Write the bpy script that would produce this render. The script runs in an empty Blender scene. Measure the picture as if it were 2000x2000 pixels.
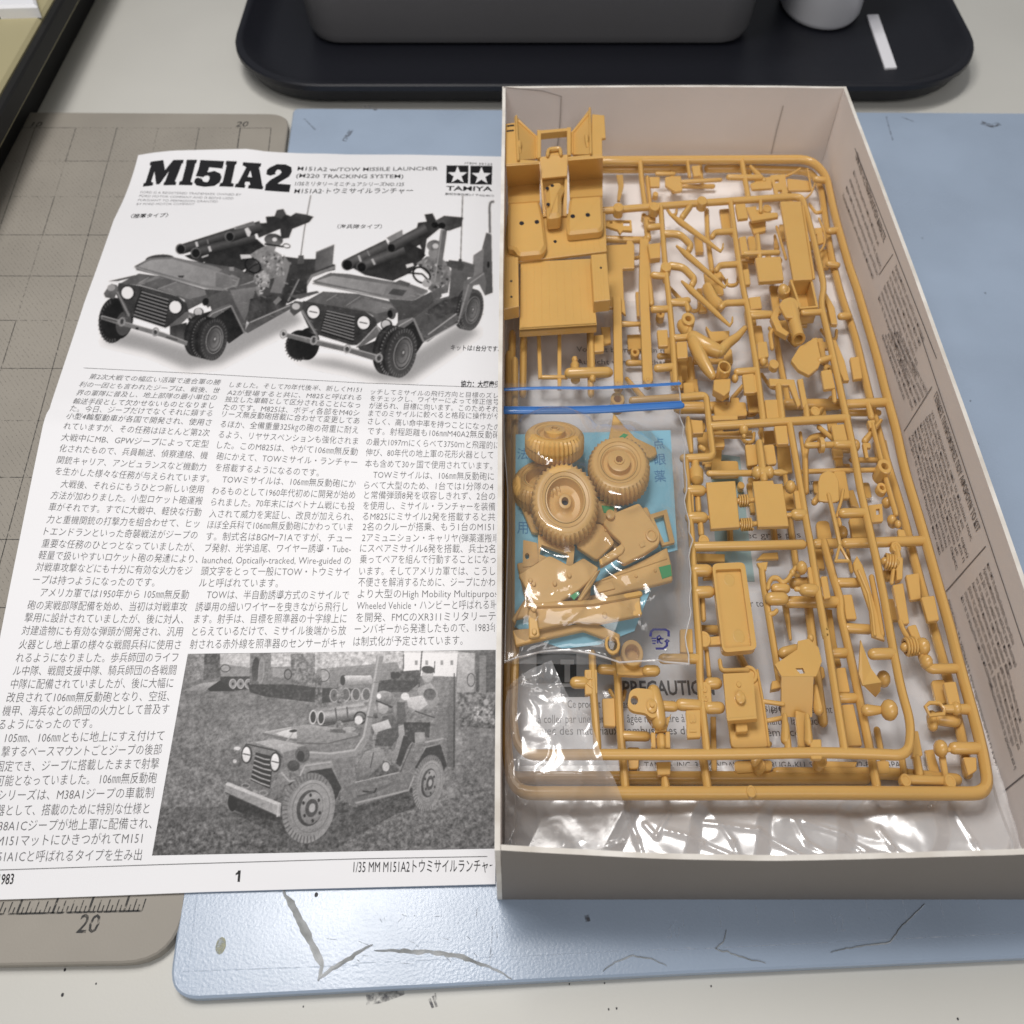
import bpy, math, random
import numpy as np
from mathutils import Vector, noise
from mathutils.geometry import tessellate_polygon

sc = bpy.context.scene
COL = sc.collection
MM = 0.001                      # everything below is written in millimetres

# ------------------------------------------------------------------ camera, world, lamps, exposure
CAM_H = 229.0                   # camera height over the cutting mats
TH = math.radians(54.2)         # how far the lens looks down
F = 1.92                        # focal length in half picture heights
cT, sT = math.cos(TH), math.sin(TH)
cam = bpy.data.cameras.new('camera')
cam.sensor_width = 36.0
cam.lens = 18.0 * F
cam.clip_start = 0.01
cam.clip_end = 20.0
cam.dof.use_dof = True
cam.dof.focus_distance = 0.248
cam.dof.aperture_fstop = 25.0
camo = bpy.data.objects.new('camera', cam)
COL.objects.link(camo)
camo.location = (0, 0, CAM_H * MM)
camo.rotation_euler = (math.pi / 2 - TH, 0, 0)
sc.camera = camo

w = bpy.data.worlds.new('World')
sc.world = w
w.use_nodes = True
bg = w.node_tree.nodes['Background']
bg.inputs[0].default_value = (0.93, 0.95, 1.0, 1)
bg.inputs[1].default_value = 0.15

def area(name, loc, target, sx, sy, power, col):
    l = bpy.data.lights.new(name, 'AREA')
    l.shape = 'RECTANGLE'; l.size = sx * MM; l.size_y = sy * MM
    l.energy = power; l.color = col
    o = bpy.data.objects.new(name, l)
    COL.objects.link(o)
    o.location = Vector(loc) * MM
    o.rotation_euler = (Vector(target) - Vector(loc)).to_track_quat('-Z', 'Y').to_euler()
    return o
area('desk_lamp', (-130, 250, 540), (25, 140, 0), 300, 130, 1.66, (1.0, 0.96, 0.925))
area('ceiling_light', (-171, 408, 1500), (0, 150, 0), 300, 150, 5.2, (1.0, 0.975, 0.95))
area('room_fill', (120, -760, 1000), (40, 300, 0), 900, 500, 5.5, (1.0, 0.965, 0.94))  # soft fill added behind the camera to lift the box walls

sc.view_settings.view_transform = 'Standard'
sc.view_settings.look = 'None'
sc.view_settings.exposure = 0.0
sc.view_settings.gamma = 1.0
sc.view_settings.use_curve_mapping = False
sc.cycles.max_bounces = 10
sc.cycles.transparent_max_bounces = 24
sc.cycles.caustics_reflective = False
sc.cycles.caustics_refractive = False

# ------------------------------------------------------------------ helpers
rnd = random.Random(7)
XS = 0.75                        # the picture was squeezed sideways: round sections are this much narrower in X

def P(px, py, z=0.0):
    """point of the horizontal plane z seen at (px, py) of the 2000 px photograph"""
    u, v = (px - 1000) / 1000, (py - 1000) / 1000
    t = (CAM_H - z) / (F * sT + v * cT)
    return Vector((u * t, (F * cT - v * sT) * t, z))

def PX(px, py, X):
    """point of the plane x = X seen at (px, py)"""
    u, v = (px - 1000) / 1000, (py - 1000) / 1000
    t = X / u
    return Vector((X, (F * cT - v * sT) * t, CAM_H - (F * sT + v * cT) * t))

def PY(px, py, Y):
    u, v = (px - 1000) / 1000, (py - 1000) / 1000
    t = Y / (F * cT - v * sT)
    return Vector((u * t, Y, CAM_H - (F * sT + v * cT) * t))

def crop(x0, y0, s):
    k = s / 1932.0
    return lambda p: (x0 + p[0] * k, y0 + p[1] * k)
FULL = crop(0, 0, 1932)

class MB:
    def __init__(self): self.v = []; self.f = []
    def add(self, vs, fs):
        n = len(self.v)
        self.v += [tuple(a) for a in vs]
        self.f += [tuple(i + n for i in f) for f in fs]
        return self

def new_obj(name, mb, mat, parent=None, smooth=False, org=None):
    me = bpy.data.meshes.new(name)
    org = Vector(org) if org is not None else Vector((0, 0, 0))
    if parent is not None:
        org = Vector((0, 0, 0)); q_ = parent
        while q_ is not None: org += Vector(q_.location) / MM; q_ = q_.parent
    o3 = org
    me.from_pydata([((a[0] - o3.x) * MM, (a[1] - o3.y) * MM, (a[2] - o3.z) * MM) for a in mb.v], [], mb.f)
    me.update()
    if smooth:
        me.polygons.foreach_set('use_smooth', [True] * len(me.polygons))
    if mat: me.materials.append(mat)
    o = bpy.data.objects.new(name, me)
    COL.objects.link(o)
    if parent is not None:
        o.parent = parent
    else:
        o.location = org * MM
    if smooth:
        try:
            me.set_sharp_from_angle(angle=math.radians(38))
        except Exception: pass
    return o

def tag(o, label, cat, group=None):
    o['label'] = label; o['category'] = cat
    if group: o['group'] = group
    return o

def thing(name, label, cat, loc=(0, 0, 0), group=None):
    o = bpy.data.objects.new(name, None)
    COL.objects.link(o); o.location = Vector(loc) * MM
    o.empty_display_size = 0.005
    return tag(o, label, cat, group)

def part_label(o, label): o['label'] = label; return o

def signed_area(pts):
    return 0.5 * sum(pts[i][0] * pts[(i + 1) % len(pts)][1] - pts[(i + 1) % len(pts)][0] * pts[i][1] for i in range(len(pts)))

def ccw(pts): return list(pts) if signed_area(pts) > 0 else list(reversed(pts))

def inset(pts, d):
    n = len(pts); out = []
    for i in range(n):
        a, b, c = Vector(pts[i - 1][:2]), Vector(pts[i][:2]), Vector(pts[(i + 1) % n][:2])
        e1, e2 = (b - a), (c - b)
        if e1.length < 1e-6 or e2.length < 1e-6: out.append((b.x, b.y)); continue
        e1.normalize(); e2.normalize()
        n1, n2 = Vector((-e1.y, e1.x)), Vector((-e2.y, e2.x))
        m = n1 + n2
        if m.length < 1e-4: out.append((b.x, b.y)); continue
        m.normalize()
        k = d / max(0.45, m.dot(n1))
        q = b + m * k
        out.append((q.x, q.y))
    return out

def prism(mb, pts, z0, z1, bev=0.2, holes=()):
    """extruded outline (world xy) from z0 up to z1, top edge softened, real holes"""
    pts = ccw([(p[0], p[1]) for p in pts])
    n = len(pts)
    b = min(bev, (z1 - z0) * 0.45)
    if holes:
        hs = [list(reversed(ccw([(p[0], p[1]) for p in h]))) for h in holes]
        loops = [pts] + hs
        flat = [q for l in loops for q in l]
        tri = tessellate_polygon([[Vector((q[0], q[1], 0)) for q in l] for l in loops])
        top = [(q[0], q[1], z1) for q in flat]; bot = [(q[0], q[1], z0) for q in flat]
        m = len(flat); fs = []
        for t in tri:
            a, bb, c = [Vector((flat[i][0], flat[i][1])) for i in t]
            if (bb - a).cross(c - a) < 0: t = (t[0], t[2], t[1])
            fs.append(tuple(t)); fs.append((t[0] + m, t[2] + m, t[1] + m))
        s = 0
        for l in loops:
            k = len(l)
            for i in range(k):
                j = (i + 1) % k
                fs.append((s + i, s + i + m, s + j + m, s + j))
            s += k
        return mb.add(top + bot, fs)
    ins = inset(pts, b) if b > 0 else pts
    vs = [(q[0], q[1], z1) for q in ins] + [(q[0], q[1], z1 - b) for q in pts] + [(q[0], q[1], z0) for q in pts]
    fs = [tuple(range(n)), tuple(reversed(range(2 * n, 3 * n)))]
    for i in range(n):
        j = (i + 1) % n
        fs.append((i, n + i, n + j, j)); fs.append((n + i, 2 * n + i, 2 * n + j, n + j))
    return mb.add(vs, fs)

def box3(mb, a, b, bev=0.2):
    return prism(mb, [(a[0], a[1]), (b[0], a[1]), (b[0], b[1]), (a[0], b[1])], a[2], b[2], bev)

def slab(mb, pts3, th):
    """flat polygon in space (list of Vectors) given a thickness below its face"""
    c = Vector((0, 0, 0)); n = len(pts3)
    pts3 = [Vector(p) for p in pts3]
    nv = Vector((0, 0, 0))
    for i in range(n):
        a, b = pts3[i], pts3[(i + 1) % n]
        nv += a.cross(b)
    if nv.z < 0 or (abs(nv.z) < 1e-6 and nv.y > 0): pts3.reverse(); nv = -nv
    nv.normalize()
    vs = pts3 + [p - nv * th for p in pts3]
    fs = [tuple(range(n)), tuple(reversed(range(n, 2 * n)))]
    for i in range(n):
        j = (i + 1) % n
        fs.append((i, i + n, j + n, j))
    return mb.add(vs, fs)

def fillet(pts, r, n=5):
    out = []
    for i, p in enumerate(pts):
        if i == 0 or i == len(pts) - 1: out.append(Vector(p)); continue
        a, b, c = Vector(pts[i - 1]), Vector(p), Vector(pts[i + 1])
        d1, d2 = (a - b), (c - b)
        k = min(r, d1.length * 0.49, d2.length * 0.49)
        s, e = b + d1.normalized() * k, b + d2.normalized() * k
        for q in range(n + 1):
            t = q / n
            out.append(s * (1 - t) ** 2 + b * 2 * t * (1 - t) + e * t * t)
    return out

def tube(mb, pts, r, seg=10, capA=True, capB=True, closed=False, xs=XS, flat=1.0):
    """round bar along points; r number or list; rounded ends"""
    pts = [Vector(p) for p in pts]; n = len(pts)
    rs = list(r) if hasattr(r, '__len__') else [r] * n
    if not closed:
        L = []; R = []
        t0 = (pts[1] - pts[0]).normalized(); t1 = (pts[-1] - pts[-2]).normalized()
        if capA:
            for a in (0.02, 0.5, 0.85):
                L.append(pts[0] + t0 * rs[0] * (1 - math.sin(math.acos(a)) * 1.0) * 0 - t0 * rs[0] * math.sqrt(max(0, 1 - a * a)) * 0.9); R.append(rs[0] * max(a, 0.02))
        L += pts; R += rs
        if capB:
            for a in (0.85, 0.5, 0.02):
                L.append(pts[-1] + t1 * rs[-1] * math.sqrt(max(0, 1 - a * a)) * 0.9); R.append(rs[-1] * max(a, 0.02))
        pts, rs = L, R; n = len(pts)
    vs = []; fs = []
    for i in range(n):
        if closed: t = pts[(i + 1) % n] - pts[i - 1]
        else: t = pts[min(i + 1, n - 1)] - pts[max(i - 1, 0)]
        if t.length < 1e-7: t = Vector((0, 1, 0))
        t.normalize()
        s = t.cross(Vector((0, 0, 1)))
        if s.length < 0.05: s = Vector((1, 0, 0)) - t * t.x
        s.normalize(); m = s.cross(t).normalized()
        for k in range(seg):
            a = 2 * math.pi * k / seg
            o = s * math.cos(a) * rs[i] + m * math.sin(a) * rs[i] * flat
            o.x *= xs
            vs.append(pts[i] + o)
    for i in range(n if closed else n - 1):
        j = (i + 1) % n
        for k in range(seg):
            l = (k + 1) % seg
            fs.append((i * seg + k, i * seg + l, j * seg + l, j * seg + k))
    if not closed:
        fs.append(tuple(reversed(range(seg)))); fs.append(tuple(range((n - 1) * seg, n * seg)))
    return mb.add(vs, fs)

def lathe(mb, c, axis, prof, seg=24, xs=XS, mod=None, cap_end=True, cap_start=True):
    """turned shape: prof = [(radius, height)] along axis from c; mod(i, k) scales a radius"""
    c = Vector(c); a = Vector(axis).normalized()
    s = a.cross(Vector((0, 1, 0)))
    if s.length < 0.1: s = a.cross(Vector((1, 0, 0)))
    s.normalize(); m = a.cross(s).normalized()
    vs = []; fs = []
    for i, (r, h) in enumerate(prof):
        for k in range(seg):
            t = 2 * math.pi * k / seg
            q = r * (mod(i, k) if mod else 1.0)
            o = a * h + (s * math.cos(t) + m * math.sin(t)) * q
            o.x *= xs
            vs.append(c + o)
    for i in range(len(prof) - 1):
        for k in range(seg):
            l = (k + 1) % seg
            fs.append((i * seg + k, i * seg + l, (i + 1) * seg + l, (i + 1) * seg + k))
    if prof[0][0] > 1e-4 and cap_start: fs.append(tuple(reversed(range(seg))))
    if prof[-1][0] > 1e-4 and cap_end: fs.append(tuple(range((len(prof) - 1) * seg, len(prof) * seg)))
    return mb.add(vs, fs)

def ball(mb, c, r, seg=12, rings=7, xs=XS):
    return lathe(mb, c, (0, 0, 1), [(max(1e-5, r * math.sin(math.pi * i / rings)), -r * math.cos(math.pi * i / rings)) for i in range(rings + 1)], seg, xs)

def rrect(x0, y0, x1, y1, r, n=6):
    out = []
    for cx, cy, a0 in ((x1 - r, y1 - r, 0), (x0 + r, y1 - r, 90), (x0 + r, y0 + r, 180), (x1 - r, y0 + r, 270)):
        for k in range(n + 1):
            a = math.radians(a0 + 90 * k / n)
            out.append((cx + r * math.cos(a), cy + r * math.sin(a)))
    return out

def round_poly(pts, r, n=5):
    """closed outline (2d) with rounded corners; r number or list"""
    out = []; N = len(pts)
    for i in range(N):
        a, b, c = Vector(pts[i - 1][:2]), Vector(pts[i][:2]), Vector(pts[(i + 1) % N][:2])
        rr = r[i] if hasattr(r, '__len__') else r
        d1, d2 = a - b, c - b
        k = min(rr, d1.length * 0.49, d2.length * 0.49)
        if k < 1e-4: out.append((b.x, b.y)); continue
        s, e = b + d1.normalized() * k, b + d2.normalized() * k
        for q in range(n + 1):
            t = q / n
            w_ = s * (1 - t) ** 2 + b * 2 * t * (1 - t) + e * t * t
            out.append((w_.x, w_.y))
    return out

# ------------------------------------------------------------------ materials
def srgb(r, g, b):
    f = lambda c: (c / 255 / 12.92) if c / 255 <= 0.04045 else ((c / 255 + 0.055) / 1.055) ** 2.4
    return (f(r), f(g), f(b), 1)

def mat(name, col, rough=0.6, spec=0.4, var=0.0, vscale=40.0, bump=0.0, bscale=400.0, sss=0.0, metal=0.0, coat=0.0, col2=None, rvar=0.0):
    m = bpy.data.materials.new(name); m.use_nodes = True
    nt = m.node_tree; b = nt.nodes['Principled BSDF']
    b.inputs['Base Color'].default_value = col
    b.inputs['Roughness'].default_value = rough
    b.inputs['Specular IOR Level'].default_value = spec
    b.inputs['Metallic'].default_value = metal
    b.inputs['Coat Weight'].default_value = coat
    if sss:
        b.inputs['Subsurface Weight'].default_value = sss
        b.inputs['Subsurface Radius'].default_value = (1.0, 0.55, 0.25)
        b.inputs['Subsurface Scale'].default_value = 0.0012
    tc = nt.nodes.new('ShaderNodeTexCoord')
    if var or col2 or rvar:
        nz = nt.nodes.new('ShaderNodeTexNoise'); nz.inputs['Scale'].default_value = vscale; nz.inputs['Detail'].default_value = 6
        nt.links.new(tc.outputs['Object'], nz.inputs['Vector'])
        mx = nt.nodes.new('ShaderNodeMixRGB')
        c2 = col2 or tuple(c * (1 - var) for c in col[:3]) + (1,)
        mx.inputs[1].default_value = col; mx.inputs[2].default_value = c2
        rp = nt.nodes.new('ShaderNodeMapRange'); rp.inputs[1].default_value = 0.35; rp.inputs[2].default_value = 0.68
        nt.links.new(nz.outputs[0], rp.inputs[0]); nt.links.new(rp.outputs[0], mx.inputs[0])
        nt.links.new(mx.outputs[0], b.inputs['Base Color'])
        if rvar:
            r2 = nt.nodes.new('ShaderNodeMapRange'); r2.inputs[1].default_value = 0.3; r2.inputs[2].default_value = 0.7
            r2.inputs[3].default_value = rough - rvar; r2.inputs[4].default_value = rough + rvar
            nt.links.new(nz.outputs[0], r2.inputs[0]); nt.links.new(r2.outputs[0], b.inputs['Roughness'])
    if bump:
        n2 = nt.nodes.new('ShaderNodeTexNoise'); n2.inputs['Scale'].default_value = bscale; n2.inputs['Detail'].default_value = 4
        nt.links.new(tc.outputs['Object'], n2.inputs['Vector'])
        bp = nt.nodes.new('ShaderNodeBump'); bp.inputs['Strength'].default_value = bump; bp.inputs['Distance'].default_value = 0.0004
        nt.links.new(n2.outputs[0], bp.inputs['Height']); nt.links.new(bp.outputs[0], b.inputs['Normal'])
    return m

def film(name, milky=0.06, gloss=0.16, rough=0.12, tint=(1, 1, 1, 1), bump=0.0, bscale=60.0, bdist=0.002):
    """clear polythene: mostly see-through, fresnel shine, a little milk"""
    m = bpy.data.materials.new(name); m.use_nodes = True
    nt = m.node_tree; nt.nodes.clear()
    out = nt.nodes.new('ShaderNodeOutputMaterial')
    tr = nt.nodes.new('ShaderNodeBsdfTransparent'); tr.inputs[0].default_value = tint
    gl = nt.nodes.new('ShaderNodeBsdfGlossy'); gl.inputs['Roughness'].default_value = rough
    df = nt.nodes.new('ShaderNodeBsdfDiffuse'); df.inputs[0].default_value = (0.93, 0.93, 0.94, 1)
    fr = nt.nodes.new('ShaderNodeFresnel'); fr.inputs[0].default_value = 1.5
    mul = nt.nodes.new('ShaderNodeMath'); mul.operation = 'MULTIPLY_ADD'; mul.inputs[1].default_value = 1.0; mul.inputs[2].default_value = gloss
    nt.links.new(fr.outputs[0], mul.inputs[0]); mn = nt.nodes.new('ShaderNodeMath'); mn.operation = 'MINIMUM'; mn.inputs[1].default_value = 0.34; nt.links.new(mul.outputs[0], mn.inputs[0])
    m1 = nt.nodes.new('ShaderNodeMixShader'); m1.inputs[0].default_value = milky
    nt.links.new(tr.outputs[0], m1.inputs[1]); nt.links.new(df.outputs[0], m1.inputs[2])
    m2 = nt.nodes.new('ShaderNodeMixShader')
    nt.links.new(mn.outputs[0], m2.inputs[0]); nt.links.new(m1.outputs[0], m2.inputs[1]); nt.links.new(gl.outputs[0], m2.inputs[2])
    nt.links.new(m2.outputs[0], out.inputs[0])
    if bump:
        tc = nt.nodes.new('ShaderNodeTexCoord')
        n2 = nt.nodes.new('ShaderNodeTexNoise'); n2.inputs['Scale'].default_value = bscale; n2.inputs['Detail'].default_value = 3
        n2.inputs['Distortion'].default_value = 1.2
        nt.links.new(tc.outputs['Object'], n2.inputs['Vector'])
        bp = nt.nodes.new('ShaderNodeBump'); bp.inputs['Strength'].default_value = bump; bp.inputs['Distance'].default_value = bdist
        nt.links.new(n2.outputs[0], bp.inputs['Height'])
        nt.links.new(bp.outputs[0], gl.inputs['Normal']); nt.links.new(bp.outputs[0], fr.inputs['Normal'])
    return m

def worn_ink(name, col, keep=0.5, scale=900.0, soft=0.12):
    """ink that has rubbed away in places: transparent where a fine noise is low"""
    m = bpy.data.materials.new(name); m.use_nodes = True
    nt = m.node_tree; b = nt.nodes['Principled BSDF']; out = nt.nodes['Material Output']
    b.inputs['Base Color'].default_value = col; b.inputs['Roughness'].default_value = 0.7
    tr = nt.nodes.new('ShaderNodeBsdfTransparent')
    tc = nt.nodes.new('ShaderNodeTexCoord')
    nz = nt.nodes.new('ShaderNodeTexNoise'); nz.inputs['Scale'].default_value = scale; nz.inputs['Detail'].default_value = 3
    nt.links.new(tc.outputs['Object'], nz.inputs['Vector'])
    rp = nt.nodes.new('ShaderNodeMapRange'); rp.inputs[1].default_value = 1 - keep - soft; rp.inputs[2].default_value = 1 - keep + soft
    nt.links.new(nz.outputs[0], rp.inputs[0])
    mx = nt.nodes.new('ShaderNodeMixShader')
    nt.links.new(rp.outputs[0], mx.inputs[0]); nt.links.new(tr.outputs[0], mx.inputs[1]); nt.links.new(b.outputs[0], mx.inputs[2])
    nt.links.new(mx.outputs[0], out.inputs[0])
    return m

M = {
    'desk': mat('desk_laminate', (0.60, 0.595, 0.555, 1), 0.45, 0.35, var=0.06, vscale=14, bump=0.05, bscale=1500),
    'greymat': mat('grey_cutting_mat', (0.33, 0.305, 0.265, 1), 0.55, 0.35, var=0.10, vscale=35, bump=0.10, bscale=1800),
    'bluemat': mat('blue_cutting_mat', (0.365, 0.450, 0.575, 1), 0.25, 0.5, var=0.12, vscale=25, bump=0.12, bscale=1500, rvar=0.05),
    'ink': mat('black_ink', (0.012, 0.012, 0.014, 1), 0.5, 0.3),
    'ink2': mat('body_text_ink', (0.11, 0.11, 0.115, 1), 0.5, 0.3),
    'inkgrey': mat('grey_ink', (0.30, 0.30, 0.31, 1), 0.5, 0.3),
    'inkbox': mat('box_print_ink', (0.16, 0.145, 0.145, 1), 0.6, 0.2),
    'matink': worn_ink('worn_mat_print', (0.03, 0.03, 0.03, 1), 0.56, 700),
    'matink_faint': worn_ink('faint_mat_print', (0.06, 0.058, 0.055, 1), 0.42, 1100),
    'mathatch': worn_ink('hatched_mat_print', (0.10, 0.095, 0.088, 1), 0.40, 1600),
    'bluemark': worn_ink('etched_mat_mark', (0.60, 0.68, 0.79, 1), 0.38, 500, 0.25),
    'paper': mat('coated_paper', (0.84, 0.84, 0.86, 1), 0.42, 0.3, var=0.02, vscale=20),
    'card': mat('grey_card', (0.755, 0.705, 0.68, 1), 0.75, 0.25, var=0.06, vscale=30, bump=0.05, bscale=1500),
    'card_out': mat('card_outside', (0.23, 0.208, 0.188, 1), 0.65, 0.3, var=0.06, vscale=30, bump=0.05, bscale=1500),
    'card_edge': mat('cut_card_edge', (0.62, 0.58, 0.52, 1), 0.8, 0.2, col2=(0.80, 0.77, 0.72, 1), vscale=120),
    'plastic': mat('sand_plastic', (0.64, 0.388, 0.122, 1), 0.27, 0.55, var=0.05, vscale=60, bump=0.03, bscale=1500, sss=0.12),
    'plastic_dull': mat('sand_plastic_matt', (0.64, 0.395, 0.138, 1), 0.38, 0.45, var=0.05, vscale=60, sss=0.12),
    'tray': mat('black_tray', (0.010, 0.011, 0.016, 1), 0.42, 0.4, bump=0.05, bscale=1200),
    'tray_edge': mat('tray_rim', (0.05, 0.05, 0.065, 1), 0.30, 0.5),
    'bin': mat('grey_plastic_bin', (0.17, 0.168, 0.175, 1), 0.5, 0.4, var=0.08, vscale=12),
    'white': mat('white_plastic', (0.85, 0.86, 0.9, 1), 0.35, 0.4),
    'whitepaper': mat('white_card_strip', (0.80, 0.80, 0.84, 1), 0.6, 0.3),
    'olive': mat('olive_beige_plastic', (0.40, 0.36, 0.21, 1), 0.5, 0.4),
    'black': mat('black_rubber', (0.012, 0.012, 0.012, 1), 0.6, 0.3),
    'bluezip': mat('blue_zip_plastic', (0.06, 0.19, 0.50, 1), 0.25, 0.5, sss=0.1),
    'bluepaper': mat('pale_blue_paper', (0.27, 0.56, 0.70, 1), 0.6, 0.3, var=0.05, vscale=80),
    'blueprint': mat('blue_print', (0.07, 0.24, 0.46, 1), 0.6, 0.3),
    'navy': mat('navy_print', (0.03, 0.03, 0.16, 1), 0.5, 0.3),
    'green': mat('green_tape', (0.06, 0.33, 0.12, 1), 0.45, 0.4),
    'crack': mat('cracked_mat_edge', (0.27, 0.28, 0.275, 1), 0.3, 0.6, col2=(0.58, 0.60, 0.61, 1), vscale=160),
    'grime': worn_ink('grime', (0.10, 0.10, 0.11, 1), 0.42, 800, 0.2),
    'dot': mat('ink_and_hole_dark', (0.02, 0.02, 0.025, 1), 0.5, 0.3),  # ink specks; also colours holes and slots as dark as their shade
    'yellow': worn_ink('yellow_stain', (0.60, 0.60, 0.40, 1), 0.42, 900, 0.35),
    'film': film('clear_poly_film', 0.05, 0.08, 0.10),
    'film2': film('clear_floor_film', 0.05, 0.07, 0.12),
    'film3': film('wrinkled_poly_film', 0.50, 0.20, 0.24),  # milk of folded layers, raised to stand in for caustic brightness
    'bagfilm': film('zip_bag_film', 0.04, 0.035, 0.11),
}

def stroke_mesh(mb, pts, wd):
    """flat ribbon along 3d points (lies in the surface), width wd mm"""
    pts = [Vector(p) for p in pts]
    vs = []; fs = []
    for i, p in enumerate(pts):
        t = pts[min(i + 1, len(pts) - 1)] - pts[max(i - 1, 0)]
        s = Vector((-t.y, t.x, 0))
        s = s.normalized() if s.length > 1e-6 else Vector((1, 0, 0))
        ww = wd[i] if hasattr(wd, '__len__') else wd
        vs += [p - s * ww / 2, p + s * ww / 2]
    for i in range(len(pts) - 1):
        fs.append((2 * i, 2 * i + 1, 2 * i + 3, 2 * i + 2))
    fs2 = []
    for f in fs:
        a, b, c = Vector(vs[f[0]]), Vector(vs[f[1]]), Vector(vs[f[2]])
        if (b - a).cross(c - a).z < 0: f = tuple(reversed(f))
        fs2.append(f)
    return mb.add(vs, fs2)

_glyphs = {}
def glyph_mesh(s, bold=0.0):
    k = (s, bold)
    if k in _glyphs: return _glyphs[k]
    c = bpy.data.curves.new('lettering', 'FONT'); c.body = s; c.resolution_u = 2; c.offset = bold
    o = bpy.data.objects.new('lettering', c); COL.objects.link(o)
    dg = bpy.context.evaluated_depsgraph_get()
    e = o.evaluated_get(dg); m = e.to_mesh()
    v = [(a.co.x, a.co.y) for a in m.vertices]; f = [tuple(p.vertices) for p in m.polygons]
    e.to_mesh_clear(); bpy.data.objects.remove(o); bpy.data.curves.remove(c)
    xs = [a[0] for a in v] or [0, 1]
    _glyphs[k] = (v, f, min(xs), max(xs))
    return _glyphs[k]

def lettering(mb, s, A, B, em, up, lift, bold=0.0, surf=None, clipx=None):
    """string s from A to B (world), letters em mm tall along up; surf(x, y) -> z follows a curved sheet"""
    v, f, x0, x1 = glyph_mesh(s, bold)
    if not v: return
    A, B, up = Vector(A), Vector(B), Vector(up)
    d = (B - A) / max(1e-6, x1 - x0)
    nrm = d.cross(up).normalized()
    if surf and nrm.z < 0: nrm = -nrm
    vs = []
    for x, y in v:
        q = A + d * (x - x0) + up * (y * em)
        if surf: q.z = surf(q.x, q.y) + lift
        else: q = q + nrm * lift
        vs.append(q)
    fs = []
    for t in f:
        a, b, c = vs[t[0]], vs[t[1]], vs[t[2]]
        if clipx is not None and max(a.x, b.x, c.x) > clipx: continue
        if (b - a).cross(c - a).dot(nrm) < 0: t = tuple(reversed(t))
        fs.append(t)
    mb.add(vs, fs)

# ------------------------------------------------------------------ desk and mats
mb = MB(); mb.add([(-900, -300, -3.2), (900, -300, -3.2), (900, 1500, -3.2), (-900, 1500, -3.2)], [(0, 1, 2, 3)])
desk = new_obj('desk_surface', mb, M['desk']); desk['kind'] = 'structure'

# grey mat, left
gm_pts = [P(-260, 216, 0), P(566, 219, 0), P(349, 1740, 0), P(338, 1880, 0), P(-900, 1905, 0)]
g2 = [(p.x, p.y) for p in gm_pts]
gx = P(349, 1756, 0); gt = P(566, 222, 0)
edge = [(P(-500, 215, 0).x, P(-500, 215, 0).y), (gt.x, gt.y), (P(346, 1879, 0).x, P(346, 1879, 0).y), (P(-800, 1897, 0).x, P(-800, 1897, 0).y)]
mb = MB(); prism(mb, round_poly(edge, [2, 9, 12, 2], 8), -3.0, 0.0, 0.4)
greymat = tag(new_obj('cutting_mat', mb, M['greymat']), 'worn grey cutting mat with black grid lines left of the manual', 'cutting mat')
Z1 = 0.03
c1 = crop(0, 0, 700); c4 = crop(0, 650, 700); c7 = crop(0, 1300, 700); c5 = crop(650, 650, 700); c8 = crop(650, 1300, 700); c9 = crop(1300, 1300, 700); c6 = crop(1300, 650, 700); c3 = crop(1300, 0, 700); c2 = crop(650, 0, 700)
def gp(c, p, z=Z1): q = c(p); return P(q[0], q[1], z)
A10, A20 = gp(c1, (188, 688)), gp(c1, (1295, 690))     # the lines marked 10 and 20
ux = (A20 - A10) / 5.0                                   # five columns between them
B5 = gp(c1, (-12, 1490))
uy_len = (gp(c1, (400, 688)).y - gp(c1, (400, 1490)).y) / 4.0
dirY = (gp(c1, (625, 690)) - gp(c1, (290, 1932))).normalized()
uy = -dirY * uy_len
grid = MB(); faint = MB(); hatch = MB()
def gl(i, j): return A10 + ux * i + uy * j
for i in range(-3, 6):
    for j in range(0, 13):
        if i == 5 and j > 0: continue
        bold = (i in (0, 5) or j == 0)
        a, b = gl(i, j), gl(i, j + 1)
        stroke_mesh(grid if (i % 2 == 0 or rnd.random() < .5) else faint, [a, b], 0.42 if i == 5 else 0.26)
for j in range(0, 13):
    for i in range(-3, 5):
        stroke_mesh(grid if rnd.random() < .55 else faint, [gl(i, j), gl(i + 1, j)], 0.26)
stroke_mesh(grid, [gl(5, 0), gl(5.75, 0)], 0.26); stroke_mesh(grid, [gl(5.75, 0), gl(5.75, 3)], 0.30)
for i in range(-3, 6):                                   # fine diagonal hatching inside every cell
    for j in range(0, 12):
        if i == 5: continue
        for k in range(1, 20):
            t = k / 10.0
            a = (max(0, t - 1), min(1, t)); b = (min(1, t), max(0, t - 1))
            stroke_mesh(hatch, [gl(i + a[0], j + 1 - a[1]), gl(i + b[0], j + 1 - b[1])], 0.13)
new_obj('printed_grid', grid, M['matink'], greymat); new_obj('printed_grid_faint', faint, M['matink_faint'], greymat)
new_obj('printed_hatching', hatch, M['mathatch'], greymat)
mb = MB()
for s, a, b in (('10', (162, 686), (218, 684)), ('20', (1268, 684), (1332, 682))):
    lettering(mb, s, gp(c1, a), gp(c1, b), 5.2, (0.12, 1, 0), 0.02, 0.01)
lettering(mb, '20', gp(c7, (408, 1440)), gp(c7, (520, 1440)), 5.6, (0.1, 1, 0), 0.02, 0.01)
new_obj('printed_number', mb, M['matink'], greymat)
mb = MB()
base0, base1 = gp(c7, (-200, 1345)), gp(c7, (765, 1322))
stroke_mesh(mb, [base0, base1], 0.45)
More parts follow.
